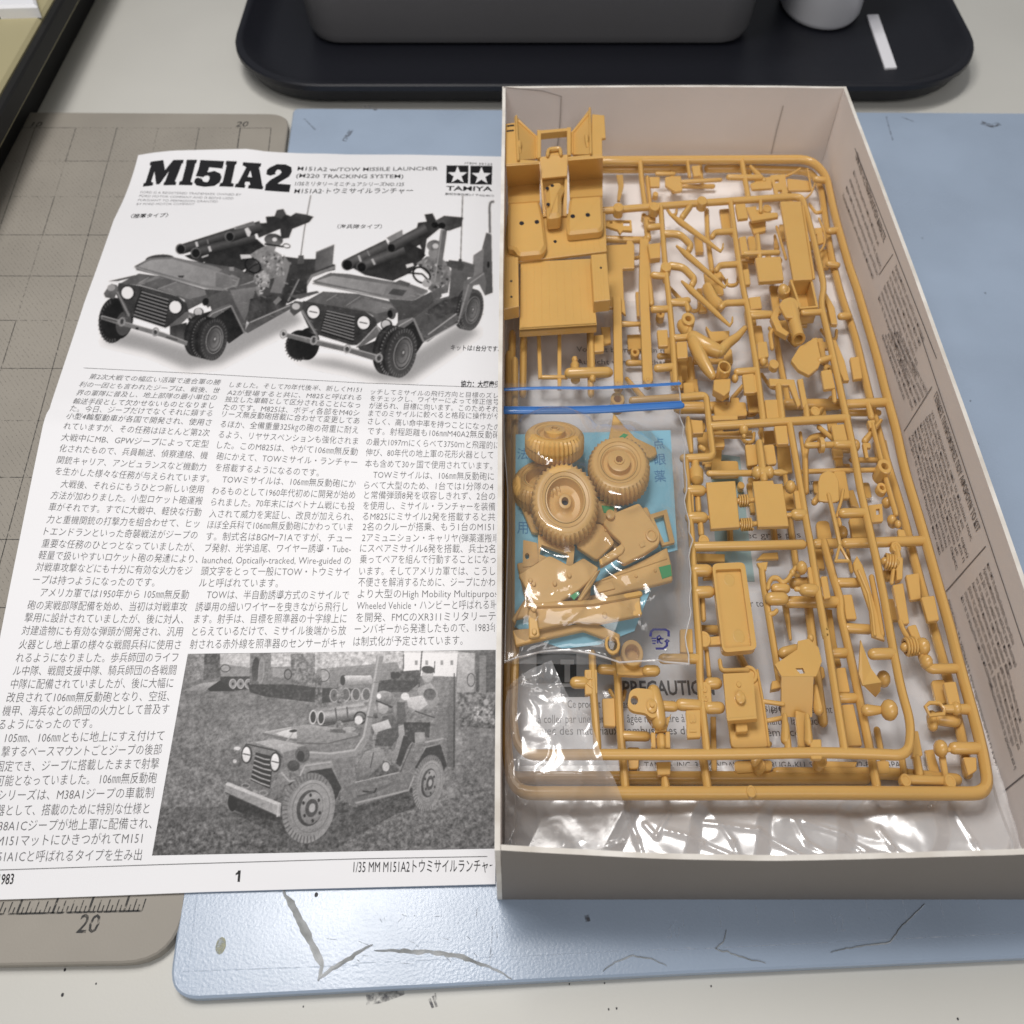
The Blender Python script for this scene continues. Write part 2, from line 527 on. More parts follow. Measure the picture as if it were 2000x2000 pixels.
for k in range(0, 41):
    t = k / 40; p = base0 + (base1 - base0) * t
    h = 5.0 if k % 8 == 4 else (2.6 if k % 2 == 0 else 1.4)
    stroke_mesh(mb, [p, p + Vector((0.12, 1, 0)) * h], 0.5 if k % 8 == 4 else 0.28)
new_obj('printed_ruler', mb, M['matink'], greymat)

# blue mat under the box
bl = [P(573, 211, 0), P(2500, 224, 0), P(2700, 1838, 0), P(1350, 1900, 0), P(700, 1934, 0), P(326, 1953, 0)]
mb = MB(); prism(mb, round_poly([(p.x, p.y) for p in bl], [3, 3, 3, 0, 0, 7], 8), -3.0, 0.0, 0.5)
bluemat = tag(new_obj('cutting_mat', mb, M['bluemat']), 'pale blue translucent cutting mat with cracked front edge under the box', 'cutting mat')
# cracks, etched marks
def crackline(c, pts, wd, hgt=0.35):
    m_ = MB()
    q = [gp(c, p, 0.0) for p in pts]
    fine = []
    for i in range(len(q) - 1):
        n_ = max(2, int((q[i + 1] - q[i]).length / 0.8))
        for k in range(n_):
            t = k / n_
            p = q[i].lerp(q[i + 1], t)
            fine.append(p + Vector((noise.noise(p * 0.9) * 0.35, noise.noise(p * 0.9 + Vector((9, 3, 1))) * 0.35, 0)))
    fine.append(q[-1])
    n_ = len(fine)
    ws = [0.1 + wd * .6 * (math.sin(math.pi * (i + 0.6) / (n_ + 0.2)) ** 0.6) * (0.75 + 0.5 * noise.noise(fine[i] * 0.6)) for i in range(n_)]
    vs = []; fs = []
    for i, p in enumerate(fine):
        t = fine[min(i + 1, n_ - 1)] - fine[max(i - 1, 0)]
        s = Vector((-t.y, t.x, 0)).normalized()
        vs += [p - s * ws[i] / 2 + Vector((0, 0, 0.02)), p + Vector((0, 0, hgt)), p + s * ws[i] / 2 + Vector((0, 0, 0.02))]
    for i in range(n_ - 1):
        for k in range(2):
            fs.append((3 * i + k, 3 * i + 3 + k, 3 * i + 4 + k, 3 * i + 1 + k))
    m_.add(vs, fs)
    return new_obj('crack', m_, M['crack'], bluemat)
crackline(c7, [(1520, 1205), (1580, 1300), (1640, 1420), (1700, 1540), (1735, 1620), (1715, 1700)], 3.4)
crackline(c7, [(1715, 1695), (1770, 1650), (1850, 1600), (1932, 1545)], 1.8)
crackline(c8, [(0, 1640), (60, 1600), (140, 1545), (215, 1505)], 1.5)
crackline(c8, [(225, 1535), (400, 1540), (560, 1548), (680, 1565), (800, 1610), (880, 1640), (965, 1690)], 1.9)
crackline(c8, [(1455, 1650), (1520, 1600), (1620, 1565), (1720, 1580), (1800, 1620)], 0.55)
crackline(c9, [(1400, 1285), (1330, 1350), (1250, 1430), (1205, 1495), (1100, 1505), (1000, 1520), (890, 1548)], 0.55)
crackline(c9, [(330, 1430), (310, 1490), (270, 1530), (330, 1545), (420, 1575), (540, 1605)], 0.55)
mb = MB()
for c, pts, wd in ((c7, [(1060, 1235), (1015, 1655)], 0.3), (c7, [(985, 1650), (1932, 1615)], 0.3), (c8, [(0, 1610), (900, 1570)], 0.25), (c8, [(950, 1570), (1932, 1520)], 0.25), (c9, [(0, 1535), (1932, 1440)], 0.25),
                   (c3, [(1110, 600), (1932, 612)], 0.3)):
    mb = MB(); stroke_mesh(mb, [gp(c, p) for p in pts], wd); new_obj('etched_line', mb, M['bluemark'], bluemat)
for s, a, b, c in (('30', (1805, 1475), (1875, 1470), c8), ('32', (905, 1440), (975, 1432), c9)):
    mb = MB(); lettering(mb, s, gp(c, a), gp(c, b), 5.5, (0, 1, 0), 0.02); new_obj('etched_number', mb, M['bluemark'], bluemat)
for k in range(9):
    a = gp(c9, (100 + 200 * k, 1420 - 9 * k)); mb = MB(); stroke_mesh(mb, [a, a + Vector((0, 4.5, 0))], 0.3); new_obj('etched_tick', mb, M['bluemark'], bluemat)
mb = MB()
mb = MB()
for c, pts, wd in ((c8, [(860, 1405), (855, 1500), (845, 1610)], 0.25), (c3, [(1190, 630), (1205, 690), (1225, 755)], 0.5), (c3, [(1700, 660), (1760, 680), (1800, 665)], 2.5), (c3, [(1270, 630), (1350, 660)], 0.5),
                   (c6, [(1640, 545), (1655, 575), (1675, 610)], 2.2), (c6, [(1565, 380), (1572, 386)], 0.9), (c6, [(1640, 365), (1648, 368)], 0.8), (c6, [(1500, 345), (1508, 350)], .7),
                   (c1, [(1640, 640), (1700, 700)], 0.6), (c2, [(100, 700), (60, 760)], 1.8), (c8, [(1360, 1365), (1385, 1360)], 1.4), (c2, [(170, 570), (240, 590)], 2.0),
                   (c3, [(1720, 1575), (1728, 1585)], .8), (c3, [(1380, 1280), (1390, 1286)], .7)):
    mb = MB(); stroke_mesh(mb, [gp(c, p, 0.035) for p in pts], wd); new_obj('scuff', mb, M['grime'], bluemat)
mb = MB()
for k in range(26):
    q = P(rnd.uniform(650, 1000), rnd.uniform(1775, 1890), .03); a = rnd.uniform(0, 3.1)
    stroke_mesh(mb, [q, q + Vector((math.cos(a), math.sin(a), 0)) * rnd.uniform(.5, 3)], 0.12)
new_obj('fine_scratches', mb, M['grime'], bluemat)['kind'] = 'stuff'
mb = MB()
q = gp(c7, (1705, 1235)); prism(mb, [(q.x + 0.55 * math.cos(a / 8 * 6.283) * .8, q.y + 0.55 * math.sin(a / 8 * 6.283)) for a in range(8)], 0.0, 0.06, 0)
new_obj('ink_speck', mb, M['dot'], bluemat)
mb = MB(); q = gp(c7, (1190, 1510)); prism(mb, [(q.x + 1.5 * math.cos(a / 12 * 6.283) * .75, q.y + 1.8 * math.sin(a / 12 * 6.283)) for a in range(12)], 0.0, 0.04, 0)
new_obj('yellow_stain', mb, M['yellow'], bluemat)
# specks and scratches on the desk
mb = MB()
for c, p, r in ((c7, (337, 1775), .7), (c7, (350, 1640), .6), (c7, (518, 1715), .4), (c8, (1275, 1717), .35), (c8, (1465, 1712), .35), (c8, (1487, 1853), .4), (c8, (1530, 1848), .45), (c7, (1635, 1838), .35), (c9, (245, 1728), .4), (c9, (1575, 1905), .5), (c7, (1440, 1680), .35)):
    r *= .6; q = gp(c, p, -3.2); prism(mb, [(q.x + r * math.cos(a / 8 * 6.283) * .75, q.y + r * math.sin(a / 8 * 6.283)) for a in range(8)], -3.19, -3.14, 0)
new_obj('speck', mb, M['dot'], desk)
mb = MB()
for c, pts, wd in ((c8, [(180, 1800), (260, 1790), (380, 1745)], 2.2), (c8, [(540, 1780), (560, 1840)], .5), (c8, [(520, 1795), (540, 1845)], .6), (c8, [(550, 1765), (558, 1800)], .4)):
    stroke_mesh(mb, [gp(c, p, -3.15) for p in pts], wd)
new_obj('desk_scuff', mb, M['grime'], desk)

# ------------------------------------------------------------------ things behind: tray with bin, cup and strip; case at the left
def loft(mb, rings, cap0=True, cap1=True, flip=False):
    n = len(rings[0]); vs = [p for r in rings for p in r]; fs = []
    for i in range(len(rings) - 1):
        for k in range(n):
            l = (k + 1) % n
            f = (i * n + k, i * n + l, (i + 1) * n + l, (i + 1) * n + k)
            fs.append(f)
    if cap0: fs.append(tuple(reversed(range(n))))
    if cap1: fs.append(tuple(range((len(rings) - 1) * n, len(rings) * n)))
    return mb.add(vs, fs)

TZ = 9.0
tl, tr_ = P(462, 160, TZ), P(1905, 190, TZ)
ty0 = P(1000, 166, TZ).y
tx0, tx1 = P(466, 70, TZ).x - 1.5, P(1898, 70, TZ).x + 0.5
ty1 = ty0 + 330
def tray_ring(d, z, r): return [(a, b, z) for a, b in rrect(tx0 + d * .8, ty0 + d, tx1 - d * .8, ty1 - d, max(2, r - d * .6), 10)]
mb = MB()
loft(mb, [tray_ring(9, -3.1, 40), tray_ring(4, 0, 40), tray_ring(1.2, TZ - 3.2, 40), tray_ring(0, TZ - 2.6, 40), tray_ring(0, TZ - 0.6, 40), tray_ring(0.6, TZ, 40), tray_ring(2.6, TZ, 40), tray_ring(4, TZ - 0.8, 40),
          tray_ring(9, 3.2, 40), tray_ring(17, 1.0, 40), tray_ring(30, .6, 40)])
tray = tag(new_obj('serving_tray', mb, M['tray'], smooth=True), 'black plastic tray with rounded corners at the back of the desk', 'tray')
# bin on the tray
FZ = 0.7
b0, b1 = P(600, 88, FZ), P(1470, 96, FZ)
bx0, bx1, by0 = b0.x, b1.x, P(1000, 92, FZ).y
mb = MB()
def bin_ring(d, z, r): return [(a, b, z) for a, b in rrect(bx0 - d, by0 - d, bx1 + d, by0 + 170 + d, r, 8)]
loft(mb, [bin_ring(-5, FZ, 12), bin_ring(-1.5, FZ + 1.2, 14), bin_ring(0, FZ + 5, 15), bin_ring(7, 110, 18), bin_ring(10, 112, 20), bin_ring(10, 116, 20), bin_ring(6, 116, 16), bin_ring(-2, FZ + 6, 12)])
tag(new_obj('storage_bin', mb, M['bin'], smooth=True), 'dark grey plastic storage bin with rounded corners standing on the black tray', 'bin')
# cup
cc = P(1601, 20, FZ)
mb = MB(); lathe(mb, (cc.x, cc.y + 4, FZ), (0, 0, 1), [(19, 0), (22.5, .8), (24, 3), (27, 60), (28, 62), (27, 62), (22, 8), (0.01, 6)], 40)
tag(new_obj('cup', mb, M['white'], smooth=True), 'white cup standing on the black tray beside the grey bin', 'cup')
mb = MB()
pts = [P(*c3((1085, 85)), FZ + .5), P(*c3((1145, 82)), FZ + .5), P(*c3((1245, 368)), FZ + .5), P(*c3((1182, 372)), FZ + .5)]
prism(mb, [(p.x, p.y) for p in pts], FZ + .1, FZ + 1.0, 0.1)
tag(new_obj('card_strip', mb, M['whitepaper']), 'narrow white strip lying on the black tray right of the cup', 'strip')
# case at the upper left corner
case = thing('parts_case', 'olive beige plastic case with black rubber edge at the upper left corner', 'case', P(30, 60, -3.2))
hz = 26.0
q0, q1 = P(128, -8, hz), P(-6, 232, hz)
dr = (q0 - q1).normalized(); sd = Vector((-dr.y, dr.x, 0)); 
if sd.x > 0: sd = -sd
def cs(a, b, z): p = q1 + dr * a + sd * b; return (p.x, p.y, z)
mb = MB(); prism(mb, [cs(-60, 0, 0), cs(220, 0, 0), cs(220, 4, 0), cs(-60, 4, 0)], hz - 7, hz, 0.8)
new_obj('rubber_edge', mb, M['black'], case)
mb = MB(); prism(mb, [cs(-60, 4.2, 0), cs(220, 4.2, 0), cs(220, 150, 0), cs(-60, 150, 0)], hz - 12, hz + 1, 1.2)
new_obj('case_lid', mb, M['olive'], case)
mb = MB(); prism(mb, [cs(-50, 12, 0), cs(210, 12, 0), cs(210, 140, 0), cs(-50, 140, 0)], -3.0, hz - 12.2, 0.5)
new_obj('case_body', mb, M['black'], case)
for a in ():
    mb = MB(); lathe(mb, cs(a, -2.5, hz - 13), (0, 0, 1), [(4, -9), (5, -8), (5, 2), (4, 3)], 20); new_obj('knob', mb, M['black'], case, True)
mb = MB(); a = P(0, 2, hz + 2); prism(mb, [(p.x, p.y) for p in (P(-60, -30, hz + 6), P(62, -26, hz + 6), P(72, 10, hz + 6), P(-60, 14, hz + 6))], hz + 1, hz + 6, 1.0)
new_obj('latch', mb, M['white'], case)
mb = MB(); a = P(6, 26, hz + 1); lathe(mb, (a.x, a.y, hz + 1), (0, 0, 1), [(4.5, 0), (4.5, 1.2), (3, 1.3)], 16); new_obj('latch_hole', mb, M['black'], case)

# ------------------------------------------------------------------ kit box
BH = 36.0
fl = P(978, 1661, BH); fr = P(2000, 1123, BH); bk = P(983, 157, BH); br = P(1651, 181, BH)
BX0, BX1 = -3.3, 117.6
BY0, BY1 = fl.y, (bk.y + br.y) / 2 
box = thing('kit_box', 'open grey cardboard model kit box with Greek print inside its right wall', 'box', ((BX0 + BX1) / 2, (BY0 + BY1) / 2, 0.0))
T = 1.1
mb = MB(); box3(mb, (BX0 + .2, BY0 + .2, 0.15), (BX1 - .2, BY1 - .2, 1.4), 0); new_obj('box_floor', mb, mat('white_lined_card', (0.86, 0.82, 0.80, 1), 0.7, 0.25, var=0.04, vscale=30), box)
def wall(x0, y0, x1, y1, nx, ny, bow, name, zoff=lambda t: 0.0):
    """card wall from (x0,y0) to (x1,y1); (nx,ny) points inwards; bows out by bow at the middle of the rim"""
    m_ = MB(); N = 24; K = 6; vs = []; fs = []
    for side in (0, 1):
        for i in range(N + 1):
            t = i / N
            for k in range(K + 1):
                h = k / K
                b_ = bow * math.sin(math.pi * t) * h + 0.25 * noise.noise(Vector((t * 6 + x0, h * 2, y0)))*h
                x = x0 + (x1 - x0) * t - nx * b_ + nx * (T if side else 0)
                y = y0 + (y1 - y0) * t - ny * b_ + ny * (T if side else 0)
                vs.append((x, y, 0.1 + (BH + zoff(t) - 0.1) * h))
    q = (N + 1) * (K + 1)
    idx = lambda s, i, k: s * q + i * (K + 1) + k
    for i in range(N):
        for k in range(K):
            fs.append((idx(0, i, k), idx(0, i + 1, k), idx(0, i + 1, k + 1), idx(0, i, k + 1)))
            fs.append((idx(1, i, k), idx(1, i, k + 1), idx(1, i + 1, k + 1), idx(1, i + 1, k)))
        fs.append((idx(0, i, K), idx(0, i + 1, K), idx(1, i + 1, K), idx(1, i, K)))
        fs.append((idx(0, i, 0), idx(1, i, 0), idx(1, i + 1, 0), idx(0, i + 1, 0)))
    for i in (0, N):
        for k in range(K):
            f = (idx(0, i, k), idx(0, i, k + 1), idx(1, i, k + 1), idx(1, i, k))
            fs.append(f if i == 0 else tuple(reversed(f)))
    m_.add(vs, fs)
    me_o = new_obj(name, m_, M['card'], box, True)
    me_o.data.materials.append(M['card_out']); me_o.data.materials.append(M['card_edge'])
    for p in me_o.data.polygons:
        n0 = sum(1 for v_ in p.vertices if v_ < q)          # how many corners lie on the outer skin
        p.material_index = 1 if n0 == len(p.vertices) else (2 if n0 else 0)
    return me_o
wl = wall(BX0, BY0 + 0.0, BX0, BY1, 1, 0, 0.3, 'box_wall')
wr = wall(BX1, BY0, BX1, BY1, -1, 0, 1.2, 'box_wall')
wb = wall(BX0 + T + .05, BY1, BX1 - T - .05, BY1, 0, -1, 0.8, 'box_wall')
wf = wall(BX0 + T + .05, BY0, BX1 - T - .05, BY0, 0, 1, 1.6, 'box_wall', lambda t: -1.0 * math.sin(math.pi * min(1, t * 1.6)) ** .7)
# glued corner flap at the back left, seen as creases
mb = MB()
pa = [PY(*c2((920, 470)), BY1 - T - .1), PY(*c2((1130, 490)), BY1 - T - .1), PY(*c2((1232, 520)), BY1 - T - .1), PY(*c2((1225, 670)), BY1 - T - .1), PY(*c2((1210, 800)), BY1 - T - .1)]
def vribbon(mb, pts, wd, ax):
    vs = []; fs = []
    for i, p in enumerate(pts):
        t = pts[min(i + 1, len(pts) - 1)] - pts[max(i - 1, 0)]
        s = t.cross(Vector(ax)).normalized()
        vs += [p - s * wd / 2, p + s * wd / 2]
    for i in range(len(pts) - 1): fs.append((2 * i, 2 * i + 1, 2 * i + 3, 2 * i + 2))
    mb.add(vs, fs)
vribbon(mb, pa, 0.4, (0, 1, 0))
vribbon(mb, [PY(*c3((635, 570)), BY1 - T - .1), PY(*c3((600, 700)), BY1 - T - .1), PY(*c3((570, 830)), BY1 - T - .1)], 0.35, (0, 1, 0))
new_obj('flap_crease', mb, mat('card_crease', (0.40, 0.36, 0.34, 1), .8), box)

def extruded(mb, h):
    """give flat lettering a height: top stays, walls go down by h"""
    n = len(mb.v); cnt = {}
    for f in mb.f:
        for i in range(len(f)):
            cnt[(f[i], f[(i + 1) % len(f)])] = 1
    vs = list(mb.v) + [(a[0], a[1], a[2] - h) for a in mb.v]; fs = list(mb.f)
    for (a, b) in cnt:
        if (b, a) not in cnt: fs.append((a, a + n, b + n, b))
    m = MB(); m.add(vs, fs); return m

# ------------------------------------------------------------------ instruction manual: a sheet folded once across, standing up a little along the fold
YB, YT = P(500, 1738, 1.0).y, P(500, 300, 3.0).y
YC = P(500, 806, 19.0).y                              # the fold
ZC = 19.0
def page_z(x, y):
    if y <= YC:
        t = (YC - y) / (YC - YB)
        z = ZC + (0.9 - ZC) * t + 1.6 * math.sin(math.pi * min(1, max(0, t))) 
    else:
        t = (y - YC) / (YT - YC)
        z = ZC + (2.2 - ZC) * t - 1.2 * math.sin(math.pi * min(1, t)) 
        if t > 0.75 and x < -60:                       # top left corner lifts
            z += 5.0 * ((t - 0.75) / 0.25) ** 2 * min(1.0, (-60 - x) / 40) ** 2
    z -= 0.5 * math.exp(-((y - YC) / 2.5) ** 2)
    if x < -100 and y < YC: z += 0.0006 * (x + 100) ** 2
    return z
def PG(px, py, lift=0.0):
    z = 8.0
    for _ in range(14):
        p = P(px, py, z); z = z * .35 + page_z(p.x, p.y) * .65
    p = P(px, py, z); p.z = page_z(p.x, p.y) + lift
    return p
def pg(c, p, lift=0.0): q = c(p); return PG(q[0], q[1], lift)

PXR = -3.75                                            # right edge, against the box
top_c = [PG(*q) for q in ((270, 303), (300, 298), (340, 294), (420, 292), (520, 296), (640, 300), (800, 302), (990, 306))]
bot_c = [PG(*q) for q in ((-200, 1772), (0, 1757), (200, 1750), (400, 1742), (600, 1736), (800, 1731), (990, 1726))]
def yx(curve, x):
    c_ = sorted(curve, key=lambda p: p.x)
    if x <= c_[0].x: a, b = c_[0], c_[1]
    elif x >= c_[-1].x: a, b = c_[-2], c_[-1]
    else:
        for i in range(len(c_) - 1):
            if c_[i].x <= x <= c_[i + 1].x: a, b = c_[i], c_[i + 1]; break
    t = (x - a.x) / (b.x - a.x); return a.y + (b.y - a.y) * t
left_c = [PG(*q) for q in ((270, 303), (222, 430), (165, 590), (98, 795), (86, 822), (40, 1045), (0, 1245), (-40, 1450), (-98, 1764))]
def xl(y):
    c_ = sorted(left_c, key=lambda p: p.y)
    for i in range(len(c_) - 1):
        if y <= c_[i + 1].y or i == len(c_) - 2:
            t = (y - c_[i].y) / (c_[i + 1].y - c_[i].y); return c_[i].x + (c_[i + 1].x - c_[i].x) * t
mb = MB(); NU, NV = 44, 120; vs = []; fs = []
for side in (0, 1):
    for j in range(NV + 1):
        v_ = j / NV
        for i in range(NU + 1):
            u_ = i / NU
            y = (YB + (YT - YB) * v_)
            for _ in range(3):
                x = xl(y) + (PXR - xl(y)) * u_
                y = yx(bot_c, x) + (yx(top_c, x) - yx(bot_c, x)) * v_
            vs.append((x, y, page_z(x, y) - (0.28 if side else 0.0)))
q = (NU + 1) * (NV + 1); I = lambda s, i, j: s * q + j * (NU + 1) + i
for j in range(NV):
    for i in range(NU):
        fs.append((I(0, i, j), I(0, i + 1, j), I(0, i + 1, j + 1), I(0, i, j + 1)))
        fs.append((I(1, i, j), I(1, i, j + 1), I(1, i + 1, j + 1), I(1, i + 1, j)))
for i in range(NU):
    fs.append((I(0, i, 0), I(1, i, 0), I(1, i + 1, 0), I(0, i + 1, 0))); fs.append((I(0, i, NV), I(0, i + 1, NV), I(1, i + 1, NV), I(1, i, NV)))
for j in range(NV):
    fs.append((I(0, 0, j), I(0, 0, j + 1), I(1, 0, j + 1), I(1, 0, j))); fs.append((I(0, NU, j), I(1, NU, j), I(1, NU, j + 1), I(0, NU, j + 1)))
mb.add(vs, fs)
manual = tag(new_obj('instruction_manual', mb, M['paper'], smooth=True, org=(-60, 150, 0)), 'white folded instruction manual with Japanese text and jeep photographs left of the box', 'manual')
LIFT = 0.07
CLX = PXR - 0.15

def page_line(mb, s, p0, p1, em=None, bold=0.0, c=None, slant=None):
    """one printed line between two picture points; letters stand along the sheet"""
    A = pg(c, p0) if c else PG(*p0); B = pg(c, p1) if c else PG(*p1)
    d = B - A
    if em is None: em = 3.4
    up = Vector((-d.y, d.x / XS * 0 + abs(d.x), 0)).normalized()
    up = Vector((up.x * XS, up.y, 0))
    dn = Vector((d.x, d.y, 0))
    A2, B2 = A - up * em * 0.36, B - up * em * 0.36
    A2.z = B2.z = 0
    lettering(mb, s, A2, B2, em, up, LIFT, bold, surf=page_z, clipx=CLX)

col1 = [("第2次大戦での幅広い活躍で連合軍の勝", 485, 236, 1190, 268), ("利の一因とも言われたジープは、戦後、世", 430, 278, 1185, 312), ("界の軍隊に普及し、地上部隊の最小単位の", 415, 323, 1170, 350),
 ("輸送手段として欠かせないものとなりまし", 397, 368, 1155, 392), ("た。今日、ジープだけでなくそれに類する", 380, 408, 1145, 435), ("小型4輪駆動車が各国で開発され、使用さ", 360, 447, 1140, 484),
 ("れていますが、その任務はほとんど第2次", 345, 502, 1130, 540), ("大戦中にMB、GPWジープによって定型", 333, 563, 1125, 600), ("化されたもので、兵員輸送、偵察連絡、機", 322, 622, 1120, 662),
 ("関銃キャリア、アンビュランスなど機動力", 310, 685, 1110, 725), ("を生かした様々な任務が与えられています。", 300, 745, 1130, 787), ("大戦後、それらにもうひとつ新しい使用", 330, 815, 1098, 845),
 ("方法が加わりました。小型ロケット砲運搬", 277, 875, 1092, 906), ("車がそれです。すでに大戦中、軽快な行動", 265, 938, 1085, 968), ("力と重機関銃の打撃力を組合わせて、ヒッ", 255, 1005, 1075, 1029),
 ("トエンドランといった奇襲戦法がジープの", 240, 1070, 1065, 1091), ("重要な任務のひとつとなっていましたが、", 228, 1135, 1050, 1156), ("軽量で扱いやすいロケット砲の発達により、", 210, 1198, 1068, 1220),
 ("対戦車攻撃などにも十分に有効な火力をジ", 195, 1262, 1035, 1283), ("ープは持つようになったのです。", 178, 1330, 835, 1346), ("アメリカ軍では1950年から 105㎜無反動", 220, 1400, 1018, 1412),
 ("砲の実戦部隊配備を始め、当初は対戦車攻", 150, 1468, 1008, 1478), ("撃用に設計されていましたが、後に対人、", 135, 1535, 990, 1545), ("対建造物にも有効な弾頭が開発され、汎用", 120, 1605, 985, 1612),
 ("火器とし地上軍の様々な戦闘兵科に使用さ", 105, 1680, 975, 1682), ("れるようになりました。歩兵師団のライフ", 88, 1752, 960, 1750), ("ル中隊、戦闘支援中隊、騎兵師団の各戦闘", 73, 1822, 950, 1818),
 ("中隊に配備されていましたが、後に大幅に", 60, 1894, 935, 1888), ("改良されて106㎜無反動砲となり、空挺、", 38, 1966, 915, 1959), ("機甲、海兵などの師団の火力として普及す", 15, 2039, 912, 2029),
 ("るようになったのです。", -5, 2112, 500, 2104), ("105㎜、106㎜ともに地上にすえ付けて", 30, 2184, 885, 2172), ("撃するベースマウントごとジープの後部", 10, 2259, 872, 2246),
 ("固定でき、ジープに搭載したままで射撃", -20, 2338, 858, 2322), ("可能となっていました。 106㎜無反動砲", -20, 2416, 845, 2399), ("シリーズは、M38A1ジープの車載制", -10, 2494, 830, 2479),
 ("器として、搭載のために特別な仕様と", -20, 2575, 805, 2564), ("38A1Cジープが地上軍に配備され、", -5, 2659, 820, 2644), ("M151マットにひきつがれてM151", -15, 2739, 768, 2724), ("51A1Cと呼ばれるタイプを生み出", -10, 2824, 765, 2814)]
col2 = [("しました。そして70年代後半、新しくM151", 1240, 280, 1949, 308), ("A2が登場すると共に、M825と呼ばれる", 1228, 322, 1949, 350), ("独立した車輌として区分されることになっ", 1215, 358, 1942, 390),
 ("たのです。M825は、ボディ各部をM40シ", 1205, 400, 1938, 433), ("リーズ無反動砲搭載に合わせて変更してあ", 1198, 437, 1938, 475), ("るほか、全備重量325㎏の砲の荷重に耐え", 1190, 492, 1932, 525),
 ("るよう、リヤサスペンションも強化されま", 1180, 548, 1930, 585), ("した。このM825は、やがて106㎜無反動", 1172, 605, 1928, 642), ("砲にかえて、TOWミサイル・ランチャー", 1168, 665, 1925, 700),
 ("を搭載するようになるのです。", 1163, 725, 1720, 755), ("TOWミサイルは、106㎜無反動砲にか", 1200, 790, 1918, 815), ("わるものとして1960年代初めに開発が始め", 1145, 852, 1915, 875),
 ("られました。70年末にはベトナム戦にも投", 1140, 912, 1912, 935), ("入されて威力を実証し、改良が加えられ、", 1130, 975, 1905, 992), ("ほぼ全兵科で106㎜無反動砲にかわっていま", 1120, 1035, 1900, 1047),
 ("す。制式名はBGM−71Aですが、チュー", 1112, 1098, 1895, 1107), ("ブ発射、光学追尾、ワイヤー誘導・Tube-", 1105, 1160, 1892, 1165), ("launched, Optically-tracked, Wire-guided の", 1092, 1224, 1892, 1228),
 ("頭文字をとって一般にTOW・トウミサイ", 1085, 1285, 1885, 1290), ("ルと呼ばれています。", 1075, 1348, 1500, 1350), ("TOWは、半自動誘導方式のミサイルで", 1115, 1412, 1882, 1415),
 ("誘導用の細いワイヤーを曳きながら飛行し", 1055, 1478, 1875, 1478), ("ます。射手は、目標を照準器の十字線上に", 1048, 1543, 1868, 1541), ("とらえているだけで、ミサイル後端から放", 1038, 1610, 1865, 1605), ("射される赤外線を照準器のセンサーがキャ", 1025, 1680, 1860, 1672)]
col3 = [("ッチしてミサイルの飛行方向と目標のズレ", 205, 318, 893, 340), ("をチェックし、ワイヤーによって修正信号", 203, 353, 895, 374), ("が送られ、目標に向います。このためそれ", 197, 392, 893, 412),
 ("までのミサイルに較べると格段に操作がや", 193, 434, 900, 452), ("さしく、高い命中率を持つことになったの", 190, 476, 900, 510), ("です。射程距離も106㎜M40A2無反動砲", 188, 530, 900, 552),
 ("の最大1097ｍにくらべて3750ｍと飛躍的に", 182, 588, 898, 608), ("伸び、80年代の地上軍の花形火器として", 178, 645, 865, 660), ("本も含めて30ヶ国で使用されています。", 175, 705, 860, 718),
 ("TOWミサイルは、106㎜無反動砲に", 218, 765, 868, 775), ("らべて大型のため、1台では1分隊の4", 170, 822, 865, 830), ("と常備弾頭8発を収容しきれず、2台の", 170, 875, 875, 882),
 ("を使用し、ミサイル・ランチャーを装備", 165, 932, 875, 938), ("るM825にミサイル2発を搭載すると共", 162, 990, 875, 993), ("2名のクルーが搭乗、もう1台のM151", 162, 1046, 868, 1047),
 ("2アミュニション・キャリヤ(弾薬運搬車", 158, 1105, 898, 1108), ("にスペアミサイル6発を搭載、兵士2名", 148, 1162, 875, 1165), ("乗ってペアを組んで行動することになっ", 147, 1222, 878, 1222),
 ("います。そしてアメリカ軍では、こうし", 143, 1285, 875, 1285), ("不便さを解消するために、ジープにかわ", 138, 1345, 875, 1345), ("より大型のHigh Mobility Multipurpos", 135, 1408, 888, 1405),
 ("Wheeled Vehicle・ハンビーと呼ばれる車", 130, 1470, 888, 1466), ("を開発、FMCのXR311ミリタリーテ", 127, 1535, 878, 1528), ("ーンバギーから発達したもので、1983年", 118, 1598, 888, 1588), ("は制式化が予定されています。", 112, 1665, 700, 1658)]
for cl, c in ((col1, c4), (col2, c4), (col3, c5)):
    mb = MB()
    for s, x0, y0, x1, y1 in cl:
        n_ = len(s)
        page_line(mb, s, (x0, y0), (x1, y1), em=2.8, c=c, bold=-0.009)
    new_obj('text_column', mb, M['ink2'], manual)

